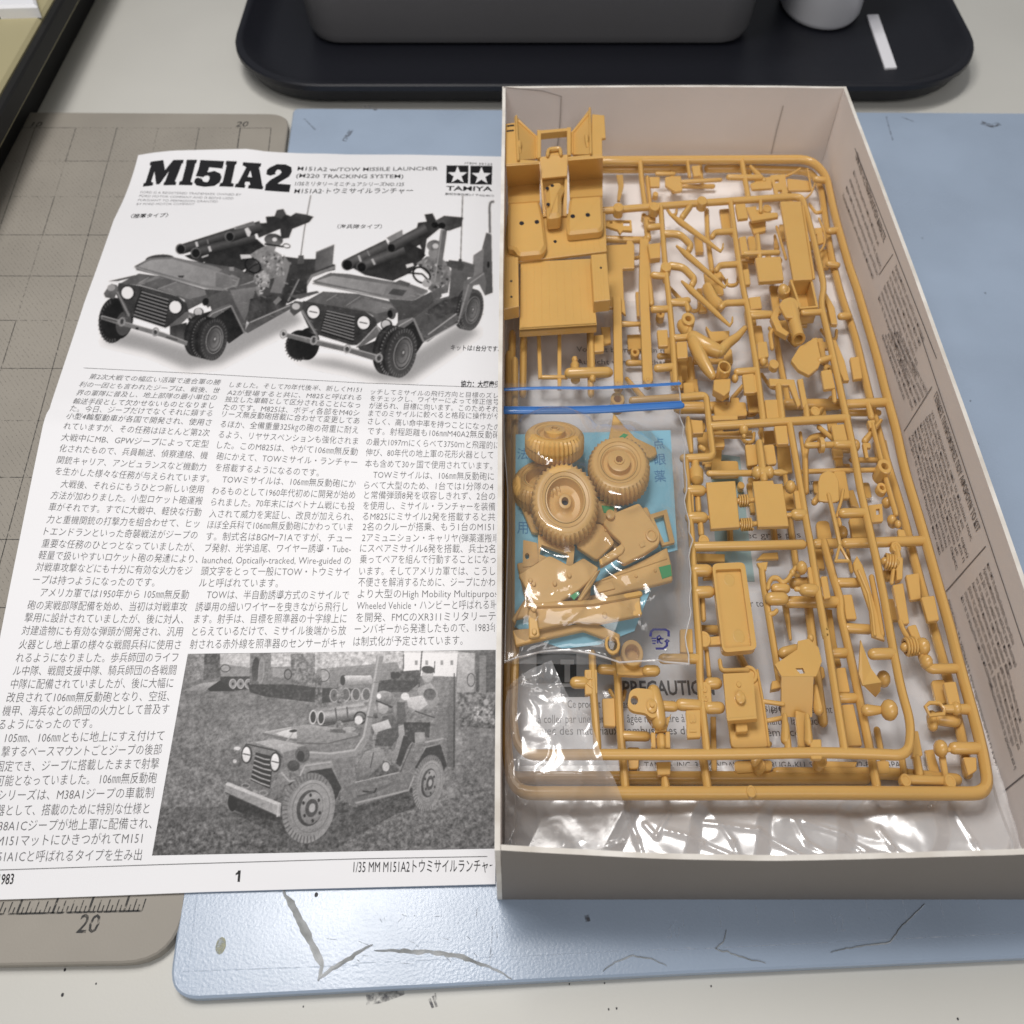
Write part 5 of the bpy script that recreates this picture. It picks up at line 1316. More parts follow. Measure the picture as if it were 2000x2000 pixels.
gr = ['Κόψτε τα κομμάτια από το πλαίσιο με', 'κοφτερό μαχαίρι και καθαρίστε τις άκρες', 'πριν από τη συναρμολόγηση του μοντέλου', 'Χρησιμοποιήστε μόνο κόλλα για πλαστικό', 'και βάψτε τα μικρά κομμάτια πριν από', 'να τα αφαιρέσετε από το πλαίσιο τους', 'Ακολουθήστε προσεκτικά τις οδηγίες και', 'βάλτε τις χαλκομανίες στο τέλος αφού', 'στεγνώσουν καλά όλα τα χρώματα και η']
def para(c, a0, a1, b0, b1, n, em, k0=0):
    """n lines; first line a0 -> a1, last line b0 -> b1 (picture points on the wall)"""
    for i in range(n):
        t = i / max(1, n - 1)
        p0 = (a0[0] + (b0[0] - a0[0]) * t, a0[1] + (b0[1] - a0[1]) * t); p1 = (a1[0] + (b1[0] - a1[0]) * t, a1[1] + (b1[1] - a1[1]) * t)
        sh = rnd.choice((1, 1, 1, .93, .82, .97)); p1 = (p0[0] + (p1[0] - p0[0]) * sh, p0[1] + (p1[1] - p0[1]) * sh)
        wall_text(mb, gr[(i + k0) % len(gr)], c, p0, p1, em)
para(c3, (1010, 935), (1175, 1415), (952, 1055), (1120, 1520), 4, 2.1)
para(c3, (1235, 1440), (1420, 1932), (1145, 1610), (1310, 2080), 7, 2.0, 3)
para(c6, (1245, 0), (1405, 330), (1165, 20), (1310, 440), 6, 2.0, 1)
para(c6, (1430, 430), (1660, 1175), (1310, 570), (1510, 1340), 9, 2.0, 5)
para(c6, (1730, 1250), (1900, 1780), (1590, 1430), (1770, 1960), 8, 2.0, 2)
para(c9, (1830, 0), (1925, 380), (1740, 90), (1880, 560), 5, 2.0, 4)
new_obj('printed_paragraphs', mb, M['inkbox'], box)

FZ1 = 1.55
q = [P(992, 560, FZ1), P(1560, 560, FZ1), P(1812, 1510, FZ1), P(984, 1510, FZ1)]
mb = MB(); prism(mb, [(q[0].x + 1, 215), (105, 215), (105, q[2].y), (q[3].x + 2, q[3].y)], 1.45, 1.62, 0)
leaf = tag(new_obj('caution_leaflet', mb, M['paper'], org=(50, 140, 1.45)), 'white caution leaflet lying on the box floor beneath the frames', 'leaflet')
def leaf_text(mb, s, c, p0, p1, em, bold=0.0):
    A, B = gp(c, p0, 1.62), gp(c, p1, 1.62)
    lettering(mb, s, A, B, em, (0, 1, 0), 0.03, bold)
cE = crop(1150, 1250, 400); cF = crop(1150, 560, 350); cG = crop(1300, 780, 350); cH = crop(1300, 1060, 350); cI = crop(1580, 900, 400); cJ = crop(1600, 1200, 400); cK = crop(970, 1250, 430); cL = crop(970, 200, 400); cN = crop(1320, 280, 400); cO = crop(1450, 560, 400); cQ = crop(970, 730, 400); cR = crop(970, 1000, 400)
mb = MB()
leaf_text(mb, 'PRECAUTION', cE, (325, 520), (1190, 515), 5.6, 0.025)
leaf_text(mb, 'TAMIYA, INC. 3-7, ONDAWARA, SURUGA-KU, SHIZUOKA 422-8610 JAPAN', cE, (525, 1212), (3000, 1205), 2.3, 0.004)
for s, a, b, e in (("Ce produit n'est pas un jouet, modèle", (-200, 640), (880, 640), 3.0), ('à coller par une personne âgée nécessaire à la', (-480, 785), (980, 775), 3.2), ('avec des matériaux combustibles du pro', (-480, 895), (1130, 890), 3.2), ('ouvrir les fenêtres pendant', (1500, 690), (2300, 690), 3.0), ('connaître la notice', (1560, 800), (2200, 800), 3.0), ('la même colle', (1500, 910), (2100, 905), 3.0)):
    leaf_text(mb, s, cE, a, b, e)
for s, a, b in (('Vorsicht beim Basteln mit', (-130, 700), (900, 712)), ('Aufsicht von Erwachsenen', (-130, 835), (1000, 845))): leaf_text(mb, s, cF, a, b, 3.3)
for s, a, b in (('Schwarz', (1330, 925), (1640, 920)), ('waren', (1440, 1025), (1690, 1020)), ('verboten', (1570, 1120), (1900, 1118)), ('avec gros plis', (760, 1500), (1460, 1490)), ('tiroir', (690, 1690), (840, 1690))): leaf_text(mb, s, cG, a, b, 3.0)
for s, a, b in (('conserver to', (560, 690), (1060, 690)), ('les pièces', (1000, 1820), (1400, 1820))): leaf_text(mb, s, cH, a, b, 3.0)
new_obj('leaflet_text', mb, M['ink2'], leaf)
mb = MB(); prism(mb, [gp(cK, p, 1.7)[:2] for p in ((350, 120), (700, 120), (700, 380), (350, 380))], 1.64, 1.66, 0, holes=[[gp(cK, p, 1.7)[:2] for p in ((560, 170), (680, 170), (680, 215), (645, 215), (645, 370), (595, 370), (595, 215), (560, 215))]])
new_obj('leaflet_pictogram', mb, M['ink2'], leaf)
mb = MB(); prism(mb, [gp(cK, p, 1.7)[:2] for p in ((560, 410), (800, 410), (800, 500), (560, 500))], 1.64, 1.66, 0); new_obj('leaflet_pictogram', mb, M['ink2'], leaf)

# pale blue slip near the middle of the box floor (seen between the parts)
mb = MB(); prism(mb, [gp(cG, p, 1.9)[:2] for p in ((480, 580), (800, 620), (900, 1500), (960, 1960), (560, 1960))], 1.7, 1.95, 0)
tag(new_obj('paper_slip', mb, mat('pale_green_slip', (0.42, 0.62, 0.64, 1), 0.6, 0.3)), 'pale turquoise slip of paper on the box floor below the two square plates', 'slip')

# ------------------------------------------------------------------ crumpled clear film
def crumple(p, sc_, amp):
    q = Vector(p) * sc_
    a = noise.noise(q) ; b = abs(noise.noise(q * 1.9 + Vector((7, 1, 3)))); c_ = abs(noise.noise(q * 4.1 + Vector((2, 9, 5))))
    return amp * (a * .55 + (0.5 - b) * .9 + (0.5 - c_) * .35)
def film_sheet(name, edges, nu, nv, zf, mtl, parent=None):
    """film between two edge polylines (world xy): edges = (bottom list, top list)"""
    def at(l, t):
        t *= len(l) - 1; i = min(int(t), len(l) - 2); f = t - i
        return Vector(l[i]).lerp(Vector(l[i + 1]), f)
    m_ = MB(); vs = []; fs = []
    for j in range(nv + 1):
        for i in range(nu + 1):
            u_, v_ = i / nu, j / nv
            a, b = at(edges[0], u_), at(edges[1], u_)
            p = a.lerp(b, v_)
            vs.append((p.x, p.y, zf(p.x, p.y, u_, v_)))
    for j in range(nv):
        for i in range(nu):
            k = j * (nu + 1) + i
            fs.append((k, k + 1, k + nu + 2, k + nu + 1))
    m_.add(vs, fs)
    return new_obj(name, m_, mtl, parent, True)
# sheet under the frames: covers the floor, loose folds in front of them
x0, x1 = BX0 + T + .6, BX1 - T - .8
y0, y1 = BY0 + T + 1.0, 250
FRONT_FOLDS = [[Vector(gp(c9, p, 3)[:2]) for p in l_] for l_ in ([(0, 900), (200, 960), (350, 1030), (520, 1080)], [(210, 850), (500, 900), (740, 1040)], [(690, 840), (760, 960), (880, 1030), (1100, 1020), (1380, 1060)], [(750, 850), (960, 920), (1130, 1020)], [(1150, 880), (1220, 990), (1290, 1050)], [(490, 1085), (740, 1050), (1050, 1015), (1280, 1050)], [(300, 870), (360, 960), (390, 1040)], [(1560, 780), (1660, 960), (1720, 1070)])] + [[Vector(gp(c8, p, 3)[:2]) for p in l_] for l_ in ([(1590, 800), (1640, 940), (1680, 1060)], [(1400, 1060), (1540, 960), (1590, 860)], [(1680, 860), (1740, 930), (1810, 800)])]
def under(x, y, u, v):
    front = max(0.0, min(1.0, (P(1400, 1555, 2).y + 4 - y) / 14))
    q_ = Vector((x * .030 + .35 * noise.noise(Vector((x * .05, y * .05, 1))), y * .045, 2))
    z = 3.2 + (.9 + .9 * front) * noise.noise(q_ * 1.7) + (.4 + .9 * front) * (.45 - abs(noise.noise(Vector((x * .03 + y * .05, y * .03 - x * .02, 7)) * 1.8)) * 1.5) + (.15 + .3 * front) * noise.noise(q_ * 5) + .10 * (.5 - abs(noise.noise(q_ * 12)))
    if front > 0:
        ph = (x + 9 * noise.noise(Vector((x * .02, y * .09, 4))) - .35 * (y - 60)) / 19.0; t_ = ph - math.floor(ph)
        z = z * (1 - .5 * front) + front * (.8 + 2.6 * (t_ if t_ < .8 else (1 - t_) * 4))
        for fold in FRONT_FOLDS:
            for a_, b_ in zip(fold, fold[1:]):
                ab = b_ - a_; tt = max(0, min(1, ((x - a_.x) * ab.x + (y - a_.y) * ab.y) / ab.length_squared)); d_ = math.hypot(x - a_.x - ab.x * tt, y - a_.y - ab.y * tt)
                if d_ < 1.6: z += .45 * front * math.exp(-(d_ / .55) ** 2)
    edge_ = min(u, 1 - u, v) 
    return max(2.0, min(z, 6.0)) + (0.0 if edge_ > .02 else .6)
ym = P(1400, 1500, 2).y
fb = thing('poly_bag', 'clear crinkled plastic bag spread on the box floor under the frames', 'plastic bag', (55, 150, 2))
film_sheet('bag_end', ([(x0, y0, 0), (x1, y0, 0)], [(x0, ym, 0), (x1, ym, 0)]), 320, 66, lambda x, y, u, v: under(x, y, u, v if v < .5 else .5), M['film3'], fb)
film_sheet('bag_sheet', ([(x0, ym, 0), (x1, ym, 0)], [(x0, y1, 0), (x1, y1, 0)]), 230, 300, lambda x, y, u, v: under(x, y, u, .5), M['film2'], fb)

# ------------------------------------------------------------------ sprue frames
PL = M['plastic']
ZA, ZB, ZCc = 9.6, 15.0, 4.9
sprA = thing('sprue_frame', 'large sand coloured part frame whose runners form the outer rounded rectangle', 'sprue', P(1500, 1000, ZA), 'plastic part frames in the box')
sprB = thing('sprue_frame', 'uppermost sand coloured part frame with tabs 37, 28 and 31, inside the larger one', 'sprue', P(1400, 1000, ZB), 'plastic part frames in the box')
sprC = thing('sprue_frame', 'lowest sand coloured part frame in the shade beneath the other two', 'sprue', P(1500, 1000, ZCc), 'plastic part frames in the box')
ID = lambda p: p
def V3(c, p, z):
    q = c(p); return P(q[0], q[1], z + (p[2] if len(p) > 2 else 0.0))
def run(root, c, pts, z, r=1.25, fil=5.0, name='runner', capA=True, capB=True, seg=10, mtl=None):
    m_ = MB(); w3 = [V3(c, p, z) for p in pts]
    if fil and len(w3) > 2: w3 = fillet(w3, fil, 6)
    tube(m_, w3, r, seg, capA, capB); return new_obj(name, m_, mtl or PL, root, True)
def stub(root, c, p0, p1, z, r=1.15): return run(root, c, [p0, p1], z, r, 0, 'gate_stub')
def plate(root, c, pts, z, th=0.9, name='flat_panel', rc=0.0, holes=(), bev=0.18, mtl=None):
    m_ = MB(); w2 = [V3(c, p, z) for p in pts]
    w2 = [(p.x, p.y) for p in w2]
    if rc: w2 = round_poly(w2, rc, 4)
    hs = [[tuple(V3(c, p, z)[:2]) for p in h] for h in holes]
    prism(m_, w2, z - th, z, bev, hs); return new_obj(name, m_, mtl or PL, root)
def tab(root, c, pts, z, s=None, vert=True):
    o = plate(root, c, pts, z, 1.3, 'number_tab', 0.4)
    if s:
        m_ = MB(); a, b, c_, d = [V3(c, p, z) for p in pts]       # tl, tr, br, bl ; number reads downwards
        mid0 = a.lerp(b, .5); mid1 = d.lerp(c_, .5)
        dn = (mid1 - mid0); L = dn.length; dn.normalize()
        side = Vector((1, 0, 0))
        A = mid0 + dn * L * .2 - side * 1.05; B = mid0 + dn * L * .82 - side * 1.05
        lettering(m_, s, A, B, 3.2, side * .72, 0.0, 0.0)
        m2 = MB(); m2.add([(v[0], v[1], z + .28) for v in m_.v], m_.f); m2 = extruded(m2, .35)
        new_obj('raised_number', m2, PL, o)
    return o
def ballp(root, c, p, z, r, name='ball_joint'):
    m_ = MB(); ball(m_, V3(c, p, z), r); return new_obj(name, m_, PL, root, True)
def cyl(root, c, p, z0, z1, r, hole=0.0, name='round_boss', tilt=None, seg=24):
    m_ = MB(); q = V3(c, p, z1); ax = Vector(tilt) if tilt else Vector((0, 0, 1)); h = z1 - z0
    base = q - ax.normalized() * h
    if hole: prof = [(r, 0), (r, h - .2), (r - .2, h), (hole + .15, h), (hole, h - .15), (hole, h * .25), (0.01, h * .25)]
    else: prof = [(r, 0), (r, h - .15), (r - .15, h), (r * .62, h), (r * .58, h - .12), (.01, h - .12)]
    lathe(m_, base, ax, prof, seg); return new_obj(name, m_, PL, root, True)
def coil(root, c, p0, p1, z, R=1.25, wr=0.34, turns=5):
    A, B = V3(c, p0, z), V3(c, p1, z); d = B - A; t = d.normalized(); s = t.cross(Vector((0, 0, 1))).normalized(); n_ = s.cross(t)
    pts = []
    for k in range(turns * 14 + 1):
        f = k / (turns * 14); a = f * turns * 6.283; o = (s * math.cos(a) + n_ * math.sin(a)) * R; o.x *= XS
        pts.append(A + d * f + o)
    m_ = MB(); tube(m_, pts, wr, 6); tube(m_, [A, B], R * .62, 10); return new_obj('coil_spring', m_, PL, root, True)
def bar(root, c, pts, z, wd, th=1.0, name='strip'):
    """flat strip of width wd mm along picture points"""
    m_ = MB(); w3 = [V3(c, p, z) for p in pts]; L = []; R = []
    for i, p in enumerate(w3):
        t = w3[min(i + 1, len(w3) - 1)] - w3[max(i - 1, 0)]; s = Vector((-t.y, t.x, 0)).normalized(); s.x *= XS
        ww = wd[i] if hasattr(wd, '__len__') else wd
        L.append((p + s * ww / 2)[:2]); R.append((p - s * ww / 2)[:2])
    prism(m_, L + list(reversed(R)), z - th, z, .15); return new_obj(name, m_, PL, root)

# --- lowest frame
run(sprC, cL, [(1000, 632), (1780, 632)], ZCc, 1.5); run(sprC, ID, [c_(p_) for c_, l_ in ((cN, [(300, 240), (600, 240), (1270, 260), (1370, 420), (1450, 1000), (1560, 1450)]), (cO, [(1060, 450), (1200, 1050), (1330, 1560)]), (cI, [(880, 480), (985, 900), (1080, 1250)]), (cJ, [(1180, 480), (1250, 760), (1350, 1180), (1400, 1500)])) for p_ in l_], ZCc, 1.55, 10)
run(sprC, cE, [(-700, 1300), (2600, 1300)], ZCc, 1.6); run(sprC, cJ, [(-400, 1500), (700, 1500), (1290, 1560)], ZCc, 1.5)
run(sprC, cO, [(300, 330), (340, 640), (430, 1080)], ZCc, 1.3); run(sprC, cO, [(960, 1190), (1280, 1190)], ZCc, 1.1); run(sprC, cO, [(420, 1110), (900, 1110)], ZCc, 1.8); run(sprC, cG, [(140, 90), (770, 90)], ZCc + 2, 1.9)
run(sprC, cG, [(690, 1380), (700, 1560)], ZCc, 1.2); run(sprC, cG, [(1160, 1380), (1180, 1540)], ZCc, 1.2); run(sprC, cG, [(1340, 1300), (1420, 1900)], ZCc, 1.2); run(sprC, cH, [(1540, 700), (1590, 1100), (1640, 1500), (1700, 1932)], ZCc, 1.5)
run(sprC, cH, [(390, 940), (580, 940)], ZCc + 1, 1.3); run(sprC, cH, [(760, 1150), (880, 1380)], ZCc, 1.2); run(sprC, cF, [(1090, 800), (1110, 1000)], ZCc, 1.6); plate(sprC, cF, [(1040, 1000), (1170, 990), (1190, 1150), (1050, 1150)], ZCc + 1, 1.2)
plate(sprC, cG, [(330, 340), (620, 360), (600, 690), (400, 690)], ZCc, 1); plate(sprC, cG, [(500, 660), (780, 660), (800, 830), (490, 840)], ZCc + 1.5, 1.0, rc=.8); plate(sprC, cG, [(1000, 340), (1180, 330), (1200, 480), (1040, 490)], ZCc, 1); plate(sprC, cG, [(1200, 500), (1340, 490), (1370, 780), (1220, 790)], ZCc, .9)
plate(sprC, cH, [(330, 110), (640, 120), (640, 200), (340, 200)], ZCc, 1); plate(sprC, cH, [(1050, 110), (1210, 100), (1220, 170), (980, 180)], ZCc, 1); plate(sprC, cN, [(1080, 1300), (1290, 1290), (1330, 1540), (1120, 1560)], ZCc, 1)
plate(sprC, cG, [(1620, 1310), (1760, 1300), (1810, 1560), (1650, 1560)], ZCc + 1.5, 1.2, rc=1.5); plate(sprC, cJ, [(1060, 620), (1180, 610), (1240, 830), (1110, 850)], ZCc + 2, 1.2, rc=.8); plate(sprC, cJ, [(1000, 1280), (1080, 1270), (1150, 1520), (1050, 1520)], ZCc, 1)
plate(sprC, cE, [(1370, 1140), (1730, 1130), (1735, 1230), (1385, 1255)], ZCc + 2.0, 1.0, rc=1.0); plate(sprC, cE, [(360, 1010), (480, 1010), (470, 1210), (380, 1215)], ZCc + 1, 1, rc=.6); plate(sprC, cE, [(1150, 720), (1200, 720), (1210, 1240), (1160, 1240)], ZCc, 1)
plate(sprC, cJ, [(0, 1380), (360, 1390), (330, 1500), (0, 1490)], ZCc, 1.0); plate(sprC, cJ, [(540, 1380), (660, 1380), (670, 1500), (560, 1510)], ZCc + 1.5, 1, rc=.5); cyl(sprC, cE, (1610, 1180), ZCc, ZCc + 3.5, 1.9)
for c, p, r in ((cI, (310, 680), 2.1), (cI, (740, 1080), 1.9), (cJ, (605, 610), 2.2), (cO, (1060, 1500), 2.0), (cI, (730, 395), 1.7), (cI, (790, 580), 1.8)): ballp(sprC, c, p, ZCc + 2, r)
plate(sprC, cI, [(360, 280), (420, 270), (480, 440), (400, 420)], ZCc, 1); bar(sprC, cI, [(190, 1400), (230, 1700), (280, 1932)], ZCc, 2.0, 1.2)

# --- large frame
def chain(*segs): return [c(p) for c, pts in segs for p in pts]
ID = lambda p: p
run(sprA, ID, chain((cN, [(-1000, 165), (-300, 160), (1270, 150), (1420, 300), (1500, 680), (1640, 1180)]), (cO, [(1075, 0), (1180, 360), (1275, 680), (1360, 1030), (1450, 1340)]), (cI, [(905, 100), (1010, 440), (1115, 800), (1225, 1200), (1345, 1620)]), (cJ, [(1290, 350), (1385, 700), (1480, 1040), (1560, 1380), (1600, 1690), (1200, 1690), (0, 1682)]), (cK, [(1932, 1345), (900, 1345), (150, 1345), (90, 1000), (95, 600), (105, 150), (110, -2500)])), ZA, 1.66, 8.0)
run(sprA, cL, [(1355, 560), (1370, 760), (1400, 980)], ZA, 1.3, 0); run(sprA, cL, [(1010, 560), (1340, 560)], ZA, 1.6, 0); run(sprA, cL, [(1800, 560), (1820, 700)], ZA, .9, 0); run(sprA, cN, [(620, 150), (650, 330), (680, 500)], ZA, 1.3, 0)
run(sprA, cO, [(970, 1110), (1360, 1090)], ZA, 1.5, 0); run(sprA, cI, [(340, 780), (1080, 755)], ZA, 1.45, 0); run(sprA, cI, [(60, 785), (250, 780)], ZA - 1, 1.45, 0)
run(sprA, ID, chain((cI, [(140, 770), (200, 1000), (300, 1330)]), (cJ, [(200, 0), (300, 420), (400, 900), (470, 1240), (540, 1610)])), ZA, 1.35, 10)
run(sprA, cE, [(120, 275), (268, 280), (300, 900), (345, 1390)], ZA, 1.35, 3); run(sprA, cE, [(1080, 1140), (1120, 1390)], ZA, 1.35, 0); run(sprA, cE, [(330, 905), (540, 910)], ZA, 1.25, 0); run(sprA, cE, [(240, 60), (262, 300)], ZA, 1.5, 0)
run(sprA, cH, [(1330, 640), (1840, 640)], ZA - .5, 1.6, 0); run(sprA, cH, [(1800, 1190), (1932, 1190)], ZA, 1.35, 0); stub(sprA, cI, (280, 1150), (460, 1150), ZA, 1.35); stub(sprA, cI, (360, 1580), (560, 1590), ZA, 1.35); run(sprA, cJ, [(200, 790), (330, 790)], ZA, 1.3, 0)
run(sprA, cJ, [(820, 1560), (1200, 1575)], ZA - 1, 1.25, 0)
plate(sprA, cN, [(150, 210), (230, 205), (240, 300), (170, 310)], ZA + 1, 1.4, 'number_tab', .4); tab(sprA, cE, [(125, 550), (245, 545), (255, 815), (140, 810)], ZA)
tab(sprA, cI, [(1060, 1285), (1185, 1268), (1232, 1500), (1125, 1515)], ZA + 1.2); tab(sprA, cJ, [(1175, 640), (1290, 630), (1345, 880), (1240, 900)], ZA + .6); tab(sprA, cJ, [(1360, 1345), (1485, 1345), (1490, 1470), (1410, 1520)], ZA); tab(sprA, cI, [(380, 545), (515, 500), (560, 720), (412, 725)], ZA - 1); tab(sprA, cI, [(310, 1262), (405, 1257), (455, 1490), (355, 1492)], ZA)
tab(sprA, cJ, [(215, 850), (325, 843), (410, 1235), (270, 1240)], ZA); tab(sprA, cJ, [(160, 503), (250, 497), (295, 735), (182, 740)], ZA); tab(sprA, cI, [(915, 1075), (1040, 1055), (1060, 1300), (962, 1312)], ZA - 1); tab(sprA, cI, [(115, 1085), (175, 1085), (205, 1280), (140, 1290)], ZA - 1); tab(sprA, cO, [(1015, 665), (1100, 655), (1135, 860), (1050, 872)], ZA - 2)
cyl(sprA, cJ, (820, 1560), ZA - 1, ZA + .9, 1.6); cyl(sprA, cJ, (1240, 1570), ZA - 1, ZA + .9, 1.7); cyl(sprA, cE, (1535, 1425), ZA, ZA + 1.9, 1.45, name='ejector_mark')
# upper misc parts of the large frame
plate(sprA, cN, [(890, 300), (1030, 290), (1060, 490), (940, 495)], ZA, 1.0, 'mount_plate', .4, holes=[[(930, 345), (970, 340), (975, 370), (940, 375)], [(960, 440), (1000, 437), (1003, 468), (968, 472)]])
plate(sprA, cN, [(700, 380), (840, 320), (900, 310), (910, 420), (720, 430)], ZA, 1, 'bracket', .4); plate(sprA, cN, [(1050, 330), (1250, 350), (1280, 440), (1060, 440)], ZA - 1, 1, rc=.5); run(sprA, cN, [(500, 320), (800, 325)], ZA + .5, 1.15, 0, 'gate_stub'); run(sprA, cN, [(60, 365), (330, 350), (420, 345)], ZA, .8, 0, 'rod')
run(sprA, cN, [(1040, 310), (1130, 270), (1170, 240)], ZA, .5, 5, 'rod'); run(sprA, cN, [(1240, 240), (1280, 440)], ZA, .45, 0, 'rod'); run(sprA, cN, [(1180, 550), (1280, 480), (1310, 380)], ZA, .4, 6, 'rod'); run(sprA, cN, [(1320, 1055), (1400, 980), (1410, 860), (1350, 710)], ZA - 1, .5, 12, 'handle'); plate(sprA, cN, [(1270, 800), (1380, 790), (1400, 930), (1340, 950), (1330, 850), (1270, 850)], ZA - 1, .9, 'bracket', .4)
stub(sprA, cN, (1450, 830), (1540, 820), ZA, 1.3); stub(sprA, cN, (1320, 340), (1400, 350), ZA, 1.3); stub(sprA, cO, (930, 280), (1000, 275), ZA - 2, 1.3); stub(sprA, cN, (1440, 1140), (1520, 1150), ZA - 2, 1.2)
bar(sprA, cL, [(1160, 680), (1175, 780), (1150, 920)], ZA, [3.2, 2.6, 1.4], 1, 'hand_grip'); plate(sprA, cL, [(1440, 700), (1540, 700), (1540, 790), (1450, 790)], ZA, 1, rc=.4); plate(sprA, cL, [(1590, 700), (1740, 690), (1755, 830), (1690, 840), (1590, 780)], ZA, 1, rc=.8); cyl(sprA, cL, (1500, 860), ZA - 2, ZA, 1.3)
plate(sprA, cL, [(1030, 1110), (1270, 1110), (1280, 1210), (1190, 1205), (1165, 1240), (1140, 1200), (1030, 1165)], ZA + 2, 1.0, 'bracket', .2, holes=[[(1195, 1120), (1255, 1120), (1255, 1165), (1195, 1165)], [(1065, 1122), (1092, 1122), (1092, 1142), (1065, 1142)]])
plate(sprA, cL, [(1030, 1345), (1225, 1335), (1230, 1300), (1275, 1300), (1300, 1345), (1300, 1560), (1190, 1565), (1205, 1932), (1060, 1932)], ZA + 1.5, 1.2, 'side_panel')
run(sprA, cL, [(1030, 1290), (1400, 1300)], ZA - 2, 1.3, 0); run(sprA, cL, [(1420, 720), (1460, 1100)], ZA - 2.5, 1.2, 0)
def longbar(root, c, pts, z, wpx): 
    o = bar(root, c, pts, z, wpx, 2.4, 'long_rail'); return o
longbar(sprA, cF, [(305, 100), (315, 560), (325, 1060)], ZA + 3.2, 3.5); longbar(sprA, cF, [(600, -520), (595, 0), (620, 560), (640, 1010)], ZA + 3.2, 4.0)
for p in ((325, 1040), (640, 1000)):
    cyl(sprA, cF, p, ZA + .6, ZA + 3.4, 1.7, .6, 'rail_end')
plate(sprA, cF, [(345, 140), (385, 140), (400, 300), (350, 260)], ZA + 2, 1, 'rail_flange')
tab(sprA, cF, [(60, 520), (160, 515), (165, 690), (60, 700)], ZA + 3); stub(sprA, cF, (60, 930), (215, 925), ZA + 3, 1.5); run(sprA, cF, [(20, 430), (40, 1000)], ZA + 2.5, 1.35, 0); plate(sprA, cF, [(130, 430), (230, 430), (240, 600), (160, 620)], ZA, 1)
# rods below the hull
run(sprA, c5, [(968, 10), (962, 330)], ZA, 1.6, 0, 'rod'); run(sprA, c5, [(1030, 10), (1024, 330)], ZA + .3, 1.5, 0, 'rod'); bar(sprA, c5, [(1110, -10), (1118, 240)], ZA + 1, 1.6, .9); bar(sprA, c5, [(1222, -10), (1222, 300)], ZA + 1, 1.6, .9)
m_ = MB(); lathe(m_, V3(c5, (1308, 260), ZA + 1), (V3(c5, (1300, 10), ZA + 1) - V3(c5, (1308, 260), ZA + 1)), [(.5, 0), (1.9, .4), (1.9, 6.5), (1.2, 7.6), (.7, 8), (1.3, 8.6), (1.2, 9.4), (.3, 9.9)], 14); new_obj('small_bottle', m_, PL, sprA, True)
run(sprA, c5, [(1385, 0), (1392, 330)], ZA + 1, 1.35, 0); run(sprA, c5, [(1275, 218), (1480, 212)], ZA + 3.2, 1.7, 0, 'capsule_part'); run(sprA, c5, [(1130, 240), (1260, 240)], ZA + .8, .7, 0)

# --- uppermost frame
run(sprB, ID, chain((cN, [(-720, 640), (-300, 605), (0, 580), (1000, 512), (1190, 500), (1300, 900), (1400, 1360)]), (cO, [(740, 160), (800, 420), (890, 820), (985, 1250), (1060, 1600)]), (cI, [(480, 250), (560, 600), (640, 950), (720, 1350)]), (cJ, [(640, 0), (700, 350), (780, 740), (870, 1040), (840, 1335), (560, 1318), (0, 1302)]), (cK, [(1932, 1005), (900, 1005), (200, 1010), (140, 700), (155, 420), (165, 130), (160, -2450)])), ZB, 1.32, 8.0)
run(sprB, ID, chain((cL, [(1548, 985), (1590, 1540)]), (cF, [(862, 100), (905, 560), (935, 1050)])), ZB, 1.25, 10)
run(sprB, ID, chain((cN, [(515, 545), (575, 1000), (640, 1400)]), (cO, [(50, 200), (90, 480), (140, 800), (195, 1250)])), ZB, 1.25, 10)
run(sprB, ID, chain((cG, [(490, 290), (1300, 240)]), (cO, [(600, 1262), (985, 1240)])), ZB, 1.3, 10)
run(sprB, cF, [(470, 1230), (1000, 1195), (1265, 1170), (1300, 1500), (1345, 1840), (1020, 1850)], ZB, 1.25, 2.0); 
run(sprB, cG, [(310, 1590), (900, 1580), (1470, 1565)], ZB, 1.35, 0); run(sprB, ID, chain((cG, [(215, 640), (255, 1200)]), (cH, [(285, -20), (320, 560), (370, 1180)]), (cE, [(1045, 300), (1070, 640), (1115, 1050)])), ZB, 1.25, 10)
run(sprB, ID, chain((cG, [(1340, 280), (1430, 800), (1530, 1400)]), (cH, [(1560, 0), (1625, 430), (1735, 1050)]), (cJ, [(60, 130), (100, 400), (170, 850), (240, 1290)])), ZB, 1.25, 20)
run(sprB, cK, [(838, 120), (852, 500), (885, 940)], ZB, 1.25, 0); run(sprB, cK, [(1460, 165), (1760, 165)], ZB, 1.3, 0)
stub(sprB, cE, (870, 610), (1030, 620), ZB, 1.5); stub(sprB, cE, (1130, 640), (1230, 640), ZB, 1.5); stub(sprB, cE, (1140, 410), (1205, 410), ZB, 1.5); stub(sprB, cE, (680, 620), (800, 628), ZB, 1.3); run(sprB, cE, [(830, 625), (870, 620)], ZB, .5, 0); stub(sprB, cK, (690, 375), (770, 375), ZB, 1.5)
stub(sprB, cE, (1855, 800), (1880, 1010), ZB, 1.1); stub(sprB, cH, (1530, 1932), (1545, 2150), ZB, 1.1)
tab(sprB, cK, [(772, 258), (882, 256), (886, 470), (775, 478)], ZB + 1.0, '37'); tab(sprB, cE, [(1030, 395), (1150, 388), (1165, 625), (1045, 632)], ZB + 1.0, '28'); tab(sprB, cE, [(915, 660), (1055, 655), (1058, 915), (930, 922)], ZB + .8, '31')
tab(sprB, cN, [(560, 572), (655, 565), (685, 700), (588, 712)], ZB + .5); tab(sprB, cN, [(595, 885), (660, 870), (690, 1040), (620, 1050)], ZB + .5); tab(sprB, cN, [(628, 1190), (690, 1180), (706, 1325), (648, 1332)], ZB + .5); tab(sprB, cN, [(690, 1452), (798, 1440), (815, 1552), (704, 1562)], ZB + .5)
